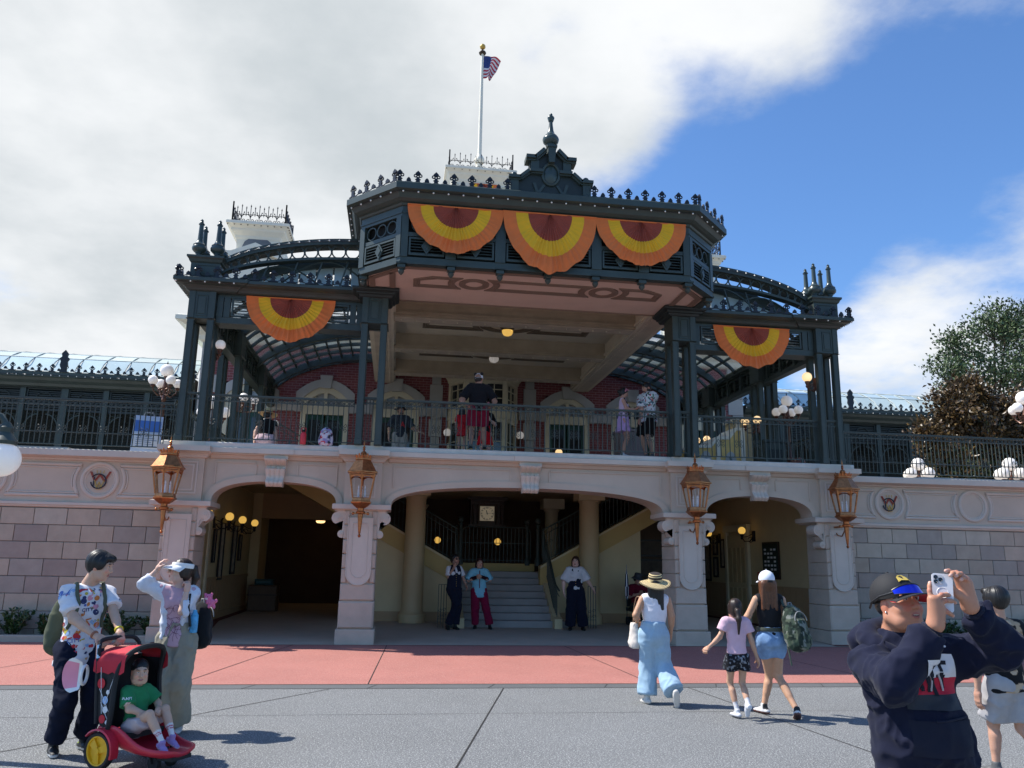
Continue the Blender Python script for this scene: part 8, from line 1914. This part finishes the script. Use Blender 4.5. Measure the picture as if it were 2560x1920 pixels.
# the two hands, finger by finger, closed on the phone
def fingers(o, knots, wr, palm_to, extra=()):
 S = SDF(.012); wr = nv(wr)
 for kn in palm_to: S.rc(wr, kn, .026, .0155, .022)
 for ch in knots:
  for i, (a, b) in enumerate(zip(ch, ch[1:])): S.rc(a, b, (.0112, .0098, .0090)[min(i, 2)], (.0098, .0090, .0076)[min(i, 2)], .004)
 for a, b, ra, rb in extra: S.rc(a, b, ra, rb, .016)
 V, F = S.mesh(.0032); C = paint(V, (.52, .245, .15), [(ch[1], (.012, .012, .012), np.eye(3), (.50, .20, .13)) for ch in knots]+[(ch[-1], (.010, .010, .010), np.eye(3), (.66, .38, .30)) for ch in knots]); return V, F, C
d = -.325
q = lambda x, z, dd=d: Q(x, z, dd)
q2 = lambda x, z, dd=0: tuple(np.array(Q(x, z, d+dd))+np.array((.36, 0, 0)))
RK = [[q2(-.232, 1.482), q2(-.236, 1.520, .004), q2(-.234, 1.540, .008), q2(-.231, 1.556, .012)], [q2(-.212, 1.482, -.006), q2(-.178, 1.502, -.016), q2(-.152, 1.504, -.008), q2(-.135, 1.500, .002)], [q2(-.196, 1.464, -.006), q2(-.160, 1.478, -.018), q2(-.132, 1.476, -.010), q2(-.113, 1.468, .002)], [q2(-.184, 1.438, -.004), q2(-.162, 1.430, -.014), q2(-.146, 1.420, -.008), q2(-.131, 1.410, .002)]]
hV, hF, hC = fingers(hood, RK, q2(-.222, 1.372, .01), [ch[0] for ch in RK], [(q2(-.215, 1.40, .01), q2(-.185, 1.43, .05), .018, .013)])
npmesh('right_hand', [(hV, hF, hC)], skin_m, hood['root'])
LK = [[q2(-.088, 1.575, .02), q2(-.112, 1.603, .012), q2(-.130, 1.611, .004), q2(-.145, 1.611, -.006)], [q2(-.068, 1.580, .02), q2(-.092, 1.604, .0), q2(-.112, 1.600, -.012), q2(-.125, 1.590, -.016)], [q2(-.050, 1.572, .018), q2(-.068, 1.598, -.004), q2(-.085, 1.598, -.014), q2(-.096, 1.588, -.016)], [q2(-.036, 1.555, .016), q2(-.050, 1.578, -.006), q2(-.062, 1.580, -.012), q2(-.072, 1.572, -.014)]]
hV, hF, hC = fingers(hood, LK, q2(-.040, 1.455, .03), [ch[0] for ch in LK], [(q2(-.055, 1.475, .02), q2(-.095, 1.505, .01), .022, .014), (q2(-.095, 1.505, .01), q2(-.118, 1.540, .012), .013, .009)])
npmesh('left_hand', [(hV, hF, hC)], skin_m, hood['root'])
# hood rolled behind the neck, cords, cuffs, pocket
j = hood['j']; nk = j['neck']; S = SDF(.03)
for a in np.linspace(-2.55, 2.55, 15):
 b = a+.364; f = lambda t: nk+np.array((math.sin(t)*.125, math.cos(t)*.10, -.045+.045*math.cos(t))); S.rc(f(a), f(b), .040+.014*math.cos(a), .040+.014*math.cos(b), .02)
S.el(nk+np.array((-.02, .13, -.05)), (.14, .07, .09)); V, F = S.mesh(.009); V = folds(V, F, .010, (8, 8, 10), 8); npmesh('hood', [(V, F, np.tile(nv(NAVY), (len(V), 1)))], cloth_m, hood['root'])
tp = hood['top']; bv = bvh_of(tp); rt = unit((.98, -.20, 0)); up = np.array((0, 0, 1.))
for e in 'LR':
 a, b = j['el'+e], j['wr'+e]; dd = unit(b-a); m = MB(); m.lathe([(.044, -.042), (.046, -.03), (.044, .0), (.046, .012), (.040, .02)], tuple(a+(b-a)*.88), 18, tuple(dd)); m.build('cuff', M('navy_rib', NAVY, .9, bump=.5, bs=300), hood['root'], True)
oc = (j['chest']*.55+j['pel']*.45); oc = np.array((oc[0]+.03, oc[1], .04))
def band(x0, x1, z0, z1, mat, skew=0, name='chest_print', lift=.006):
 n, mr = 14, 8; vs = []
 for k_ in range(mr+1):
  for i in range(n+1): x = x0+(x1-x0)*i/n; z = z0+(z1-z0)*k_/mr; vs.append((x+skew*(z-z0), z))
 decal(hood, bv, vs, [(k_*(n+1)+i, k_*(n+1)+i+1, (k_+1)*(n+1)+i+1, (k_+1)*(n+1)+i) for k_ in range(mr) for i in range(n)], oc, rt, up, name, mat, lift)
pr_w, pr_r, pr_g = M('hoodie_white_print', (.70, .69, .72), .75, var=.03), M('hoodie_red_print', (.50, .012, .04), .75, var=.04), M('hoodie_slate_print', (.035, .04, .052), .8)
band(-.10, .118, 1.115, 1.215, pr_w, -.30); band(-.125, .118, 1.045, 1.115, pr_r); band(-.125, .118, .985, 1.045, pr_g)
for (x0, x1, z0, z1, sk) in ((-.062, -.044, 1.06, 1.19, -.25), (-.060, .0, 1.172, 1.19, 0), (-.030, -.012, 1.055, 1.18, -.15), (.002, .020, 1.04, 1.185, -.25), (.012, .060, 1.17, 1.187, 0), (.040, .056, 1.07, 1.175, -.20), (.012, .052, 1.115, 1.128, 0)): band(x0, x1, z0, z1, M('hoodie_mark', (.012, .013, .022), .8), sk, 'chest_mark', .009)
def onshirt(x, z, l=.006):
 dv = np.cross(rt, up); h_ = bv.ray_cast(Vector(oc+rt*x+up*z+dv*.6), Vector(-dv)); return (h_[0]+Vector(dv)*l) if h_[0] else Vector(oc+rt*x+up*z+dv*.15)
for x, x2 in ((-.055, -.015), (-.03, .045)):
 pts = [onshirt(x, 1.27), onshirt(x+.004, 1.24, .01), onshirt((x+x2)/2, 1.17, .010), onshirt(x2*.8, 1.10, .010), onshirt(x2, 1.06, .010)]; MB().tube(pts, .0045, 6).build('drawcord', M('cord_grey', (.50, .48, .50), .7), hood['root'], True)
band(-.13, .15, .80, .945, M('navy_pocket', (.010, .012, .027), .95, bump=.2, bs=220), 0, 'front_pocket', .010); MB().tube([onshirt(-.03+.16*t, .945+.012*t, .012) for t in np.linspace(0, 1, 8)], .005, 5).build('pocket_seam', M('navy_rib'), hood['root'], True)
capb = M('cap_black_cloth', (.016, .016, .018), .75, var=.08, bump=.2, bs=300); cap_mesh(hood, capb, capb, M('cap_red_underside', (.50, .02, .03), .7), 0, 4, 'cap', False, 1.04)
Ah, hc_, zc_ = hood['A'], hood['hc'], hood['zc']*1.04
m = MB()   # gold emblem on the crown front
pts = [(-.038, .052), (-.030, .075), (-.012, .092), (.012, .092), (.030, .075), (.038, .052), (.02, .060), (-.02, .060)]
vs = []
for x, w in pts: w = min(w, .085); e_ = math.asin(min(.95, (w-.002)/.098)); r = .0935*math.cos(e_); a = x/max(r, .03); vs.append((r*math.sin(a), -.02+r*math.cos(a)*1.13+.003, w+.034))
m.add(vs, [tuple(range(8))]); xf(m, hc_, Ah, zc_).build('cap_emblem', M('gold_thread', (.55, .40, .08), .5, var=.3, vs=150), hood['root'])
def mirror_mat():
 m = bpy.data.materials.new('mirrored_lens'); m.use_nodes = True; nt = m.node_tree; N, L = nt.nodes, nt.links; b = N['Principled BSDF']; lw = N.new('ShaderNodeLayerWeight'); lw.inputs[0].default_value = .35; r = N.new('ShaderNodeValToRGB'); L.new(lw.outputs['Facing'], r.inputs[0]); r.color_ramp.elements[0].color = (.01, .05, .75, 1); r.color_ramp.elements[1].color = (.45, .05, .30, 1); e = r.color_ramp.elements.new(.45); e.color = (.02, .02, .60, 1); L.new(r.outputs[0], b.inputs['Base Color']); b.inputs['Metallic'].default_value = .75; b.inputs['Roughness'].default_value = .08; b.inputs['Coat Weight'].default_value = .5; return m
m = MB(); nu, nw = 18, 6; vs = []
for i in range(nu+1):
 a = -.86+1.72*i/nu
 for w in range(nw+1):
  t = w/nw; r = .112-.006*t; vs.append((r*math.sin(a), -.018+r*1.10*math.cos(a)+.012*(1-t), .030+.044*t*(1-.55*(abs(a)/.86)**2.2)))
m.add(vs, [(i*(nw+1)+w, (i+1)*(nw+1)+w, (i+1)*(nw+1)+w+1, i*(nw+1)+w+1) for i in range(nu) for w in range(nw)]); xf(m, hc_, Ah, zc_).build('sunglasses_lens', mirror_mat(), hood['root'], True)
m = MB(); top = [vs[i*(nw+1)+nw] for i in range(nu+1)]; bot = [vs[i*(nw+1)] for i in range(nu+1)]; m.tube(top, .0035, 6); m.tube(bot, .003, 6)
for e in (0, nu): s_ = -1 if e == 0 else 1; m.tube([vs[e*(nw+1)+3], (s_*.098, .0, .030), (s_*.092, -.06, .012), (s_*.085, -.085, -.012)], .005, 6)
xf(m, hc_, Ah, zc_).build('sunglasses_frame', M('speckled_frame', (.02, .02, .022), .35, var=.9, vs=220), hood['root'], True)
m = MB(); m.sphere(tuple(nv(hc_)+(Ah[0]*-.082+Ah[1]*.0+Ah[2]*-.040)*hood['zc']), .005, 8, 6); m.build('ear_stud', M('bright_metal'), hood['root'], True)
# short dark stubble hair under the cap sides
S = SDF(.01); P = lambda x, y, w: hc_+(Ah[0]*x+Ah[1]*y+Ah[2]*w)*hood['zc']; S.el(P(0, -.040, -.005), nv((.080, .070, .055))*hood['zc'], Ah); V, F = S.mesh(.006); npmesh('hair', [(V, F, np.tile(nv((.03, .018, .012)), (len(V), 1)))], hair_m, hood['root'])
# phone
pc = np.array(Q(-.172, 1.512, d+.012)); ph = thing('phone', 'white cased phone with three black lenses held up by the man in the hoodie', 'phone', (pc[0], -12.75+pc[1], pc[2]))
ph.rotation_euler = (math.radians(-8), math.radians(4), math.radians(-26))
def rbox(m, w, hgt, r, y0, y1, cx=0, cz=0, n=5):
 P = []
 for sx, sz, a0 in ((1, 1, 0), (-1, 1, PI/2), (-1, -1, PI), (1, -1, 1.5*PI)): P += [(cx+sx*(w-r)+r*math.cos(a0+PI/2*i/n), cz+sz*(hgt-r)+r*math.sin(a0+PI/2*i/n)) for i in range(n+1)]
 return m.prism(P, y0, y1)
rbox(MB(), .0395, .0785, .011, -.0055, .0055).build('case', M('phone_case_white', (.66, .64, .66), .35, var=.02), ph); rbox(MB(), .037, .076, .010, .0055, .0065).build('screen', glass_win, ph); rbox(MB(), .0185, .0195, .007, -.0080, -.0055, -.0165, .053).build('camera_plate', M('phone_plate', (.50, .49, .50), .3), ph)
m = MB()
for x, z in ((-.0255, .062), (-.0255, .044), (-.0075, .053)): m.lathe([(.0082, 0), (.0082, .0025), (.0066, .003), (.0055, .0015), (.0001, .0015)], (x, -.0080, z), 18, (0, -1, 0))
m.build('lens', M('lens_black', (.006, .006, .008), .1, spec=.9), ph, True); MB().ring((0, -.0056, .0), .0215, .0016, 30, 4).build('charging_ring', M('ring_white', (.76, .75, .76), .3), ph, True)
# ---- man in grey shorts at the right edge
Q = plane(-10.)
shm = person('dark haired man walking away in a black and tan floral shirt and grey shorts', 2.27, -10., H=1.50, face=188, fem=False, g=1.0, head_yaw=190, skin=(.52, .29, .20), hair=('mop', BLK), h=.011, hh=.006,
 J=dict(head=Q(2.262, 1.375), neck=Q(2.275, 1.235), pel=Q(2.285, .735), shL=Q(2.11, 1.15), shR=Q(2.44, 1.15), elL=Q(2.045, .88, -.03), wrL=Q(2.025, .66, .0), anL=(2.20, .1, .085), anR=(2.42, -.25, .12), knL=(2.21, .10, .40), knR=(2.38, .0, .38)),
 hands=dict(L=dict(palm=(1, 0, 0), curl=(.25, .3, .35, .35))),
 top=dict(col=cell_colors([(.46, .32, .20), (.30, .20, .12), (.5, .38, .26)], 13, (.012, .012, .013), .40, 7), sleeve=.8, hem=.06, amp=.012, ease=.03, sflare=.03, flare=.02, name='floral_shirt', h=.009), bottom=dict(kind='shorts', col=(.36, .35, .355), len=.86, ease=.03, flare=.035, amp=.012), shoes=((.1, .1, .1), (.6, .6, .6)))
# ---- the three station staff at the stairs
G = 'station staff by the stairs'; fz = FZ(0, 2.85)
Q = plane(2.85, fz)
c1 = person('woman in dark sunglasses and navy waistcoat holding a hand to her face by the stairs', -1.29, 2.85, fz, H=1.68, face=18, g=.92, head_yaw=35, skin=(.40, .23, .16), hair=('bun', BLK), group=G,
 J=dict(elR=Q(-1.43, 1.225, -.05), wrR=Q(-1.30, 1.46, -.16), elL=Q(-1.09, 1.22, .06), wrL=Q(-1.02, 1.06, -.02), anR=(-1.42, -.06, .085), anL=(-1.24, -.02, .085), knR=Q(-1.22, .62, -.10), knL=Q(-1.18, .60, .0)),
 hands=dict(R=dict(d=(.1, .1, 1), palm=(.5, .8, 0), curl=(.7, .7, .7, .7))), top=dict(col=(.62, .61, .62), sleeve=.8, hem=-.02, ease=.012), bottom=dict(kind='trousers', col=(.010, .012, .024), ease=.02, flare=.02), shoes=((.012, .012, .012), (.012, .012, .012)))
def vest(o, col, hem=.02, buttons=True, name='waistcoat'):
 j, k = o['j'], o['k']; S = SDF(.03*k); ax = unit(j['chest']-j['pel']); S.tc(j['chest']+ax*.09*k, j['pel']-ax*.04*k, .168*k, .178*k, o['side'], .74); S.rc(j['shL']*.75+j['shR']*.25, j['shR']*.75+j['shL']*.25, .06*k, .06*k); S.cut(j['pel']-ax*hem*k, -ax)
 S.tc(j['neck']+o['F']*.12*k+o['U']*.03*k, j['chest']+o['F']*.15*k+o['U']*.02*k, .075*k, .02*k, o['side'], 1., .01, 's'); S.el(j['neck']+o['U']*.03*k, nv((.07, .07, .07))*k, None, .01, 's')
 for e, s in (('L', 1), ('R', -1)): S.el(j['sh'+e]+o['L']*s*.035*k, nv((.06, .08, .095))*k, None, .015, 's')
 V, F = S.mesh(.012); ob = npmesh(name, [(V, F, np.tile(nv(col), (len(V), 1)))], cloth_m, o['root']); bv = BVHTree.FromPolygons([Vector(v) for v in V], [tuple(int(i) for i in f) for f in F]); m = MB()
 for i in range(6):
  p = j['chest']*(1-i/6)+j['pel']*(i/6); h_ = bv.ray_cast(Vector(p+o['F']*.6), Vector(-o['F']))
  if h_[0]: m.sphere(h_[0], .009, 6, 4)
 if buttons and m.v: m.build('button', gold, o['root'])
vest(c1, (.012, .014, .028)); m = MB(); [m.add([(e*.033-.024, .094, .024), (e*.033+.024, .094, .024), (e*.033+.02, .098, -.008), (e*.033-.02, .098, -.008)], [(0, 1, 2, 3)]) for e in (-1, 1)]; m.tube([(-.078, 0, .016), (-.055, .09, .02), (.055, .09, .02), (.078, 0, .016)], .003, 4); xf(m, c1['hc'], c1['A'], c1['zc']).build('sunglasses', M('lens_black'), c1['root'])
Q = plane(3.0, fz)
c2 = person('woman in a pale teal tunic and crimson trousers at the foot of the stairs', -.70, 3.0, fz, H=1.60, face=-4, g=1.05, head_yaw=4, skin=(.48, .28, .20), hair=('bob', (.035, .012, .010)), group=G,
 J=dict(elR=Q(-.955, 1.15, -.02), wrR=Q(-.76, 1.235, -.20), elL=Q(-.445, 1.16, .0), wrL=Q(-.65, 1.25, -.20), anR=(-.77, -.02, .085), anL=(-.43, -.05, .085)), hands=dict(R=dict(palm=(0, .8, -.4), curl=(.6, .6, .6, .6)), L=dict(palm=(0, .8, -.4), curl=(.6, .6, .6, .6))),
 top=dict(col=(.20, .46, .56), sleeve=.95, hem=.16, ease=.03, flare=.035, sflare=.02, name='tunic'), bottom=dict(kind='trousers', col=(.18, .008, .035), ease=.025, flare=.02), shoes=((.012, .012, .012), (.012, .012, .012)))
j = c2['j']; S = SDF(.02); [S.rc(j['el'+e]*.9+j['sh'+e]*.1, j['wr'+e], .048, .036) for e in 'LR']; V, F = S.mesh(.012); npmesh('dark_sleeve', [(V, F, np.tile(nv((.03, .008, .014)), (len(V), 1)))], cloth_m, c2['root'])
decal(c2, c2['top'], *[((lambda v: v)(grid2(.02, .40, 1, 8)))[i] for i in (0, 1)], (.0, 0, 1.12), (1, 0, 0), (0, 0, 1), 'placket', M('placket_maroon', (.10, .01, .02), .7), .006)
Q = plane(2.85, fz)
c3 = person('woman in a navy waistcoat and white sleeves by the right rail end', 1.57, 2.85, fz, H=1.68, face=-10, g=1.08, head_yaw=-20, skin=(.62, .40, .32), hair=('long', (.05, .022, .014)), group=G,
 J=dict(elR=Q(1.275, 1.14), wrR=Q(1.29, .93, -.03), elL=Q(1.87, 1.18), wrL=Q(1.99, 1.02, .05), anR=(1.44, -.02, .085), anL=(1.74, -.04, .085)), hands=dict(L=dict(palm=(0, .3, -1))),
 top=dict(col=(.60, .59, .60), sleeve=.85, hem=-.02, ease=.03, sflare=.03), bottom=dict(kind='trousers', col=(.010, .012, .024), ease=.035, flare=.045), shoes=((.012, .012, .012), (.012, .012, .012)))
vest(c3, (.012, .014, .028))
# ---- man seated in the shade right of the stairs
ms = person('man in maroon shirt and dark bucket hat seated right of the stairs', 3.42, 4.0, .08, H=1.68, face=20, fem=False, g=1.15, head_yaw=60, head_pitch=-12, skin=(.45, .25, .18), hair=('short', BLK, .04),
 J=dict(pel=(3.45, .05, .50), neck=(3.42, -.02, 1.0), head=(3.43, -.05, 1.15), elL=(3.70, -.05, .72), wrL=(3.52, -.24, .82), elR=(3.17, -.12, .72), wrR=(3.40, -.26, .80), knL=(3.60, -.42, .50), knR=(3.33, -.42, .50), anL=(3.58, -.40, .09), anR=(3.33, -.40, .09)), top=dict(col=(.15, .010, .026), sleeve=.85, hem=.05, ease=.03), bottom=dict(kind='shorts', col=(.02, .02, .025), len=.95, ease=.03), shoes=((.03, .03, .03), (.03, .03, .03)))
hat_mesh(ms, .150, .098, [M('bucket_grey', (.05, .055, .065), .8)]*3, 'bucket_hat', .055)
sc2 = thing('mobility_scooter', 'dark scooter seat under the man in the maroon shirt', 'scooter', (3.45, 4.1, .08)); MB().cbox(-.24, .24, -.25, .22, .36, .44, .03).build('seat', blackc, sc2); MB().cbox(-.22, .22, .16, .24, .46, .85, .03).build('backrest', blackc, sc2); MB().box(-.18, .18, -.75, .2, .12, .2).build('deck', blackc, sc2); MB().tube([(0, -.7, .15), (0, -.62, .8), (0, -.56, .86)], .03, 8).build('tiller', blackc, sc2)
for p in ((-.2, -.6), (.2, -.6), (-.2, .15), (.2, .15)): MB().lathe([(.0001, -.04), (.11, -.04), (.11, .04), (.0001, .04)], (p[0], p[1], .11), 18, (1, 0, 0)).build('wheel', tyre, sc2)
um = thing('furled_umbrella', 'furled navy and white striped umbrella standing beside the seated man', 'umbrella', (3.03, 3.6, .2)); m = MB(); m.lathe([(.012, .55), (.045, .62), (.05, .85), (.03, 1.15), (.008, 1.28), (.006, 1.38)], seg=12); m.m = [i % 3 == 0 for i in range(len(m.f))]; m.build('cover', [M('umbrella_navy', (.02, .025, .06), .7), print_white], um); MB().tube([(0, 0, .0), (0, 0, .6)], .01, 6).build('shaft', blackc, um)
# ---- people on the platform
UP = DECK+.06
sit = person('person in straw hat and black top sitting back to the left railing', -5.45, .80, UP-.02, H=1.62, face=172, g=1.08, head_yaw=160, skin=(.55, .32, .23), hair=('short', BLK, .04), group='people on the platform',
 J=dict(pel=(-5.45, -.05, .10), neck=(-5.44, .02, .50), head=(-5.44, .05, .63), elL=(-5.66, -.02, .24), wrL=(-5.64, -.13, .04), elR=(-5.25, -.02, .24), wrR=(-5.22, -.10, .04), knL=(-5.58, .40, .22), knR=(-5.32, .40, .22), anL=(-5.58, .72, .09), anR=(-5.32, .72, .09)), top=dict(col=BLK, sleeve=.3, hem=.02, ease=.015), bottom=dict(kind='shorts', col=(.62, .44, .46), len=.5, ease=.05, hipw=1.15), shoes=((.5, .5, .5), (.6, .6, .6)))
hat_mesh(sit, .20, .092, [M('pale_straw', (.52, .40, .20), .8), dstraw, dstraw], 'straw_hat', .03, -10, None, .045, .12)
gm = person('man in a dark grey printed tee and black brimmed hat on the platform', -2.70, 5.0, UP, H=1.70, face=0, fem=False, g=1.02, head_yaw=18, skin=(.42, .24, .16), hair=('short', BLK, .04), beard=(.09, .06, .04), group='people on the platform',
 J=dict(elL=(-2.36, 5.0-5.0-.10, 1.08), wrL=(-2.16, -.25, .98), elR=(-2.99, .0, 1.08), wrR=(-2.98, -.06, .84)), hands=dict(L=dict(palm=(0, 0, -1), curl=(.1, .15, .2, .2))), top=dict(col=(.035, .04, .05), sleeve=.85, hem=.06, ease=.03), bottom=dict(kind='shorts', col=(.34, .32, .28), len=.95, ease=.03), shoes=((.1, .1, .1), (.3, .3, .3)))
hat_mesh(gm, .175, .094, [M('hat_black_felt', (.015, .014, .013), .8)]*3, 'brimmed_hat', .015)
decal_text(gm, gm['top'], 'A', .20, (.06, 0, 1.18), (1, 0, 0), (0, 0, 1), M('print_red', PC[0]), 'shirt_print')
big = person('big man from behind in black tee, maroon shorts and white cap at the railing', -1.06, .62, UP, H=1.66, face=180, fem=False, g=1.20, head_yaw=150, skin=(.40, .21, .14), hair=('short', BLK, .03), group='people on the platform',
 J=dict(elL=(-1.44, -.06, 1.06), wrL=(-1.34, -.26, .92), elR=(-.70, -.06, 1.06), wrR=(-.78, -.26, .94), anL=(-1.20, .0, .085), anR=(-.90, .05, .085)), top=dict(col=(.013, .013, .016), sleeve=.82, hem=.07, ease=.03), bottom=dict(kind='shorts', col=(.20, .012, .035), len=.85, ease=.04, flare=.02), shoes=((.012, .012, .012), (.5, .3, .1)))
cap_mesh(big, M('cap_white_cloth'), M('cap_white_cloth'), None, 150)
for s in (-1, 1): xf(MB().sphere((s*.075, -.02, .115), .038, 12, 8, .9), big['hc'], big['A'], big['zc']).build('cap_ear', blackc, big['root'], True)
rw = person('woman in a black top and bright red skirt photographing with her phone on the platform', -.60, 3.4, UP, H=1.55, face=0, g=1.12, head_pitch=-6, skin=(.62, .38, .30), hair=('long', (.06, .02, .012)), group='people on the platform',
 J=dict(elR=(-.83, -.05, 1.02), wrR=(-.68, -.26, 1.12), elL=(-.36, -.05, 1.02), wrL=(-.53, -.26, 1.12)), hands=dict(R=dict(d=(.2, -.2, 1), palm=(.7, 0, 0), curl=(.5,)*4), L=dict(d=(-.2, -.2, 1), palm=(-.7, 0, 0), curl=(.5,)*4)), top=dict(col=BLK, sleeve=.8, hem=.02, ease=.02), bottom=dict(kind='skirt', col=(.60, .010, .018), len=.36, flare=.09, amp=.02, fr=(12, 12, 2), rise=.16), shoes=((.1, .1, .1), (.3, .3, .3)))
m = MB(); m.ring((0, -.01, .03), .095, .012, 20, 6, 'xz', 1, 0, PI); m.sphere((-.06, 0, .13), .035, 10, 6); m.sphere((.06, 0, .13), .035, 10, 6); m.sphere((0, .02, .125), .028, 10, 6); xf(m, rw['hc'], rw['A'], rw['zc']).build('headband', M('headband_pink', (.60, .22, .28), .7), rw['root'], True)
p2 = thing('phone', 'dark phone held up by the woman in the red skirt', 'phone', (-.605, 3.12, UP+1.24)); rbox(MB(), .037, .075, .009, -.004, .004).build('case', blackc, p2)
kd = person('small child in a red top half hidden behind the big man on the platform', -1.36, 1.15, UP, H=1.0, face=170, g=.95, hs=1.2, skin=(.45, .26, .18), hair=('bob', BLK), group='people on the platform', top=dict(col=(.50, .02, .03), sleeve=.7, hem=.05, ease=.03), bottom=dict(kind='skirt', col=(.50, .02, .03), len=.3, flare=.08), shoes=((.5, .1, .1), (.5, .5, .5)))
lav = person('woman in a lavender skirt and pink headband looking down at a phone on the platform', 2.24, .95, UP, H=1.57, face=80, g=.98, head_yaw=92, head_pitch=-26, skin=(.50, .27, .19), hair=('bun', BLK), group='people on the platform',
 J=dict(elR=(2.27, -.20, 1.03), wrR=(2.47, -.16, 1.08), elL=(2.30, .12, 1.03), wrL=(2.48, .02, 1.08)), hands=dict(R=dict(palm=(0, .2, 1), curl=(.5,)*4), L=dict(palm=(0, -.2, 1), curl=(.5,)*4)), top=dict(col=(.58, .45, .58), sleeve=0, hem=0, ease=.012, armhole=.8), bottom=dict(kind='skirt', col=(.50, .34, .60), len=.30, flare=.09, amp=.025, fr=(13, 13, 2), rise=.15), shoes=((.6, .6, .6), (.6, .6, .6)))
m = MB(); m.ring((0, .0, .02), .098, .016, 20, 6, 'xz', 1, 0, PI); m.sphere((0, .055, .115), .03, 10, 6, .7); xf(m, lav['hc'], lav['A'], lav['zc']).build('headband', M('headband_pink'), lav['root'], True)
strap(lav, [lav['j']['shR']+np.array((0, -.05, .05)), lav['j']['chest']+np.array((.13, -.06, 0)), lav['j']['pel']+np.array((.12, .12, .1))], .012, blackc, 'bag_strap')
p3 = thing('phone', 'pale phone in the hands of the woman in the lavender skirt', 'phone', (2.60, .86, UP+1.12)); p3.rotation_euler = (0, .5, 1.5); rbox(MB(), .037, .075, .009, -.004, .004).build('case', M('phone_case_white'), p3)
fl_ = person('bearded man in a white floral print shirt and black shorts on the platform', 2.80, .95, UP, H=1.72, face=-62, fem=False, g=1.10, head_yaw=-80, head_pitch=-26, skin=(.48, .27, .19), hair=('short', BLK), beard=(.03, .02, .015), group='people on the platform',
 J=dict(elR=(2.60, -.22, 1.06), wrR=(2.55, -.25, .84), elL=(2.83, .25, 1.06), wrL=(2.72, .18, .84)), top=dict(col=cell_colors([(.03, .05, .10), (.45, .10, .10), (.06, .20, .22), (.10, .24, .16)], 26, (.66, .70, .72), .42, 2), sleeve=.85, hem=.11, ease=.045, flare=.03, h=.010), bottom=dict(kind='shorts', col=BLK, len=.95, ease=.04, flare=.03), shoes=((.1, .1, .1), (.4, .4, .4)))
sb = backpack('small white and red backpack standing on the ledge behind the left railing', (-4.18, .34, DECK+.20), np.array((0, -1., 0)), .27, .36, .13, (.60, .54, .58), None, 'backpack', cell_colors([(.55, .04, .06), (.30, .26, .45), (.05, .05, .07), (.66, .6, .64)], 20, (.62, .56, .60), .5, 4))
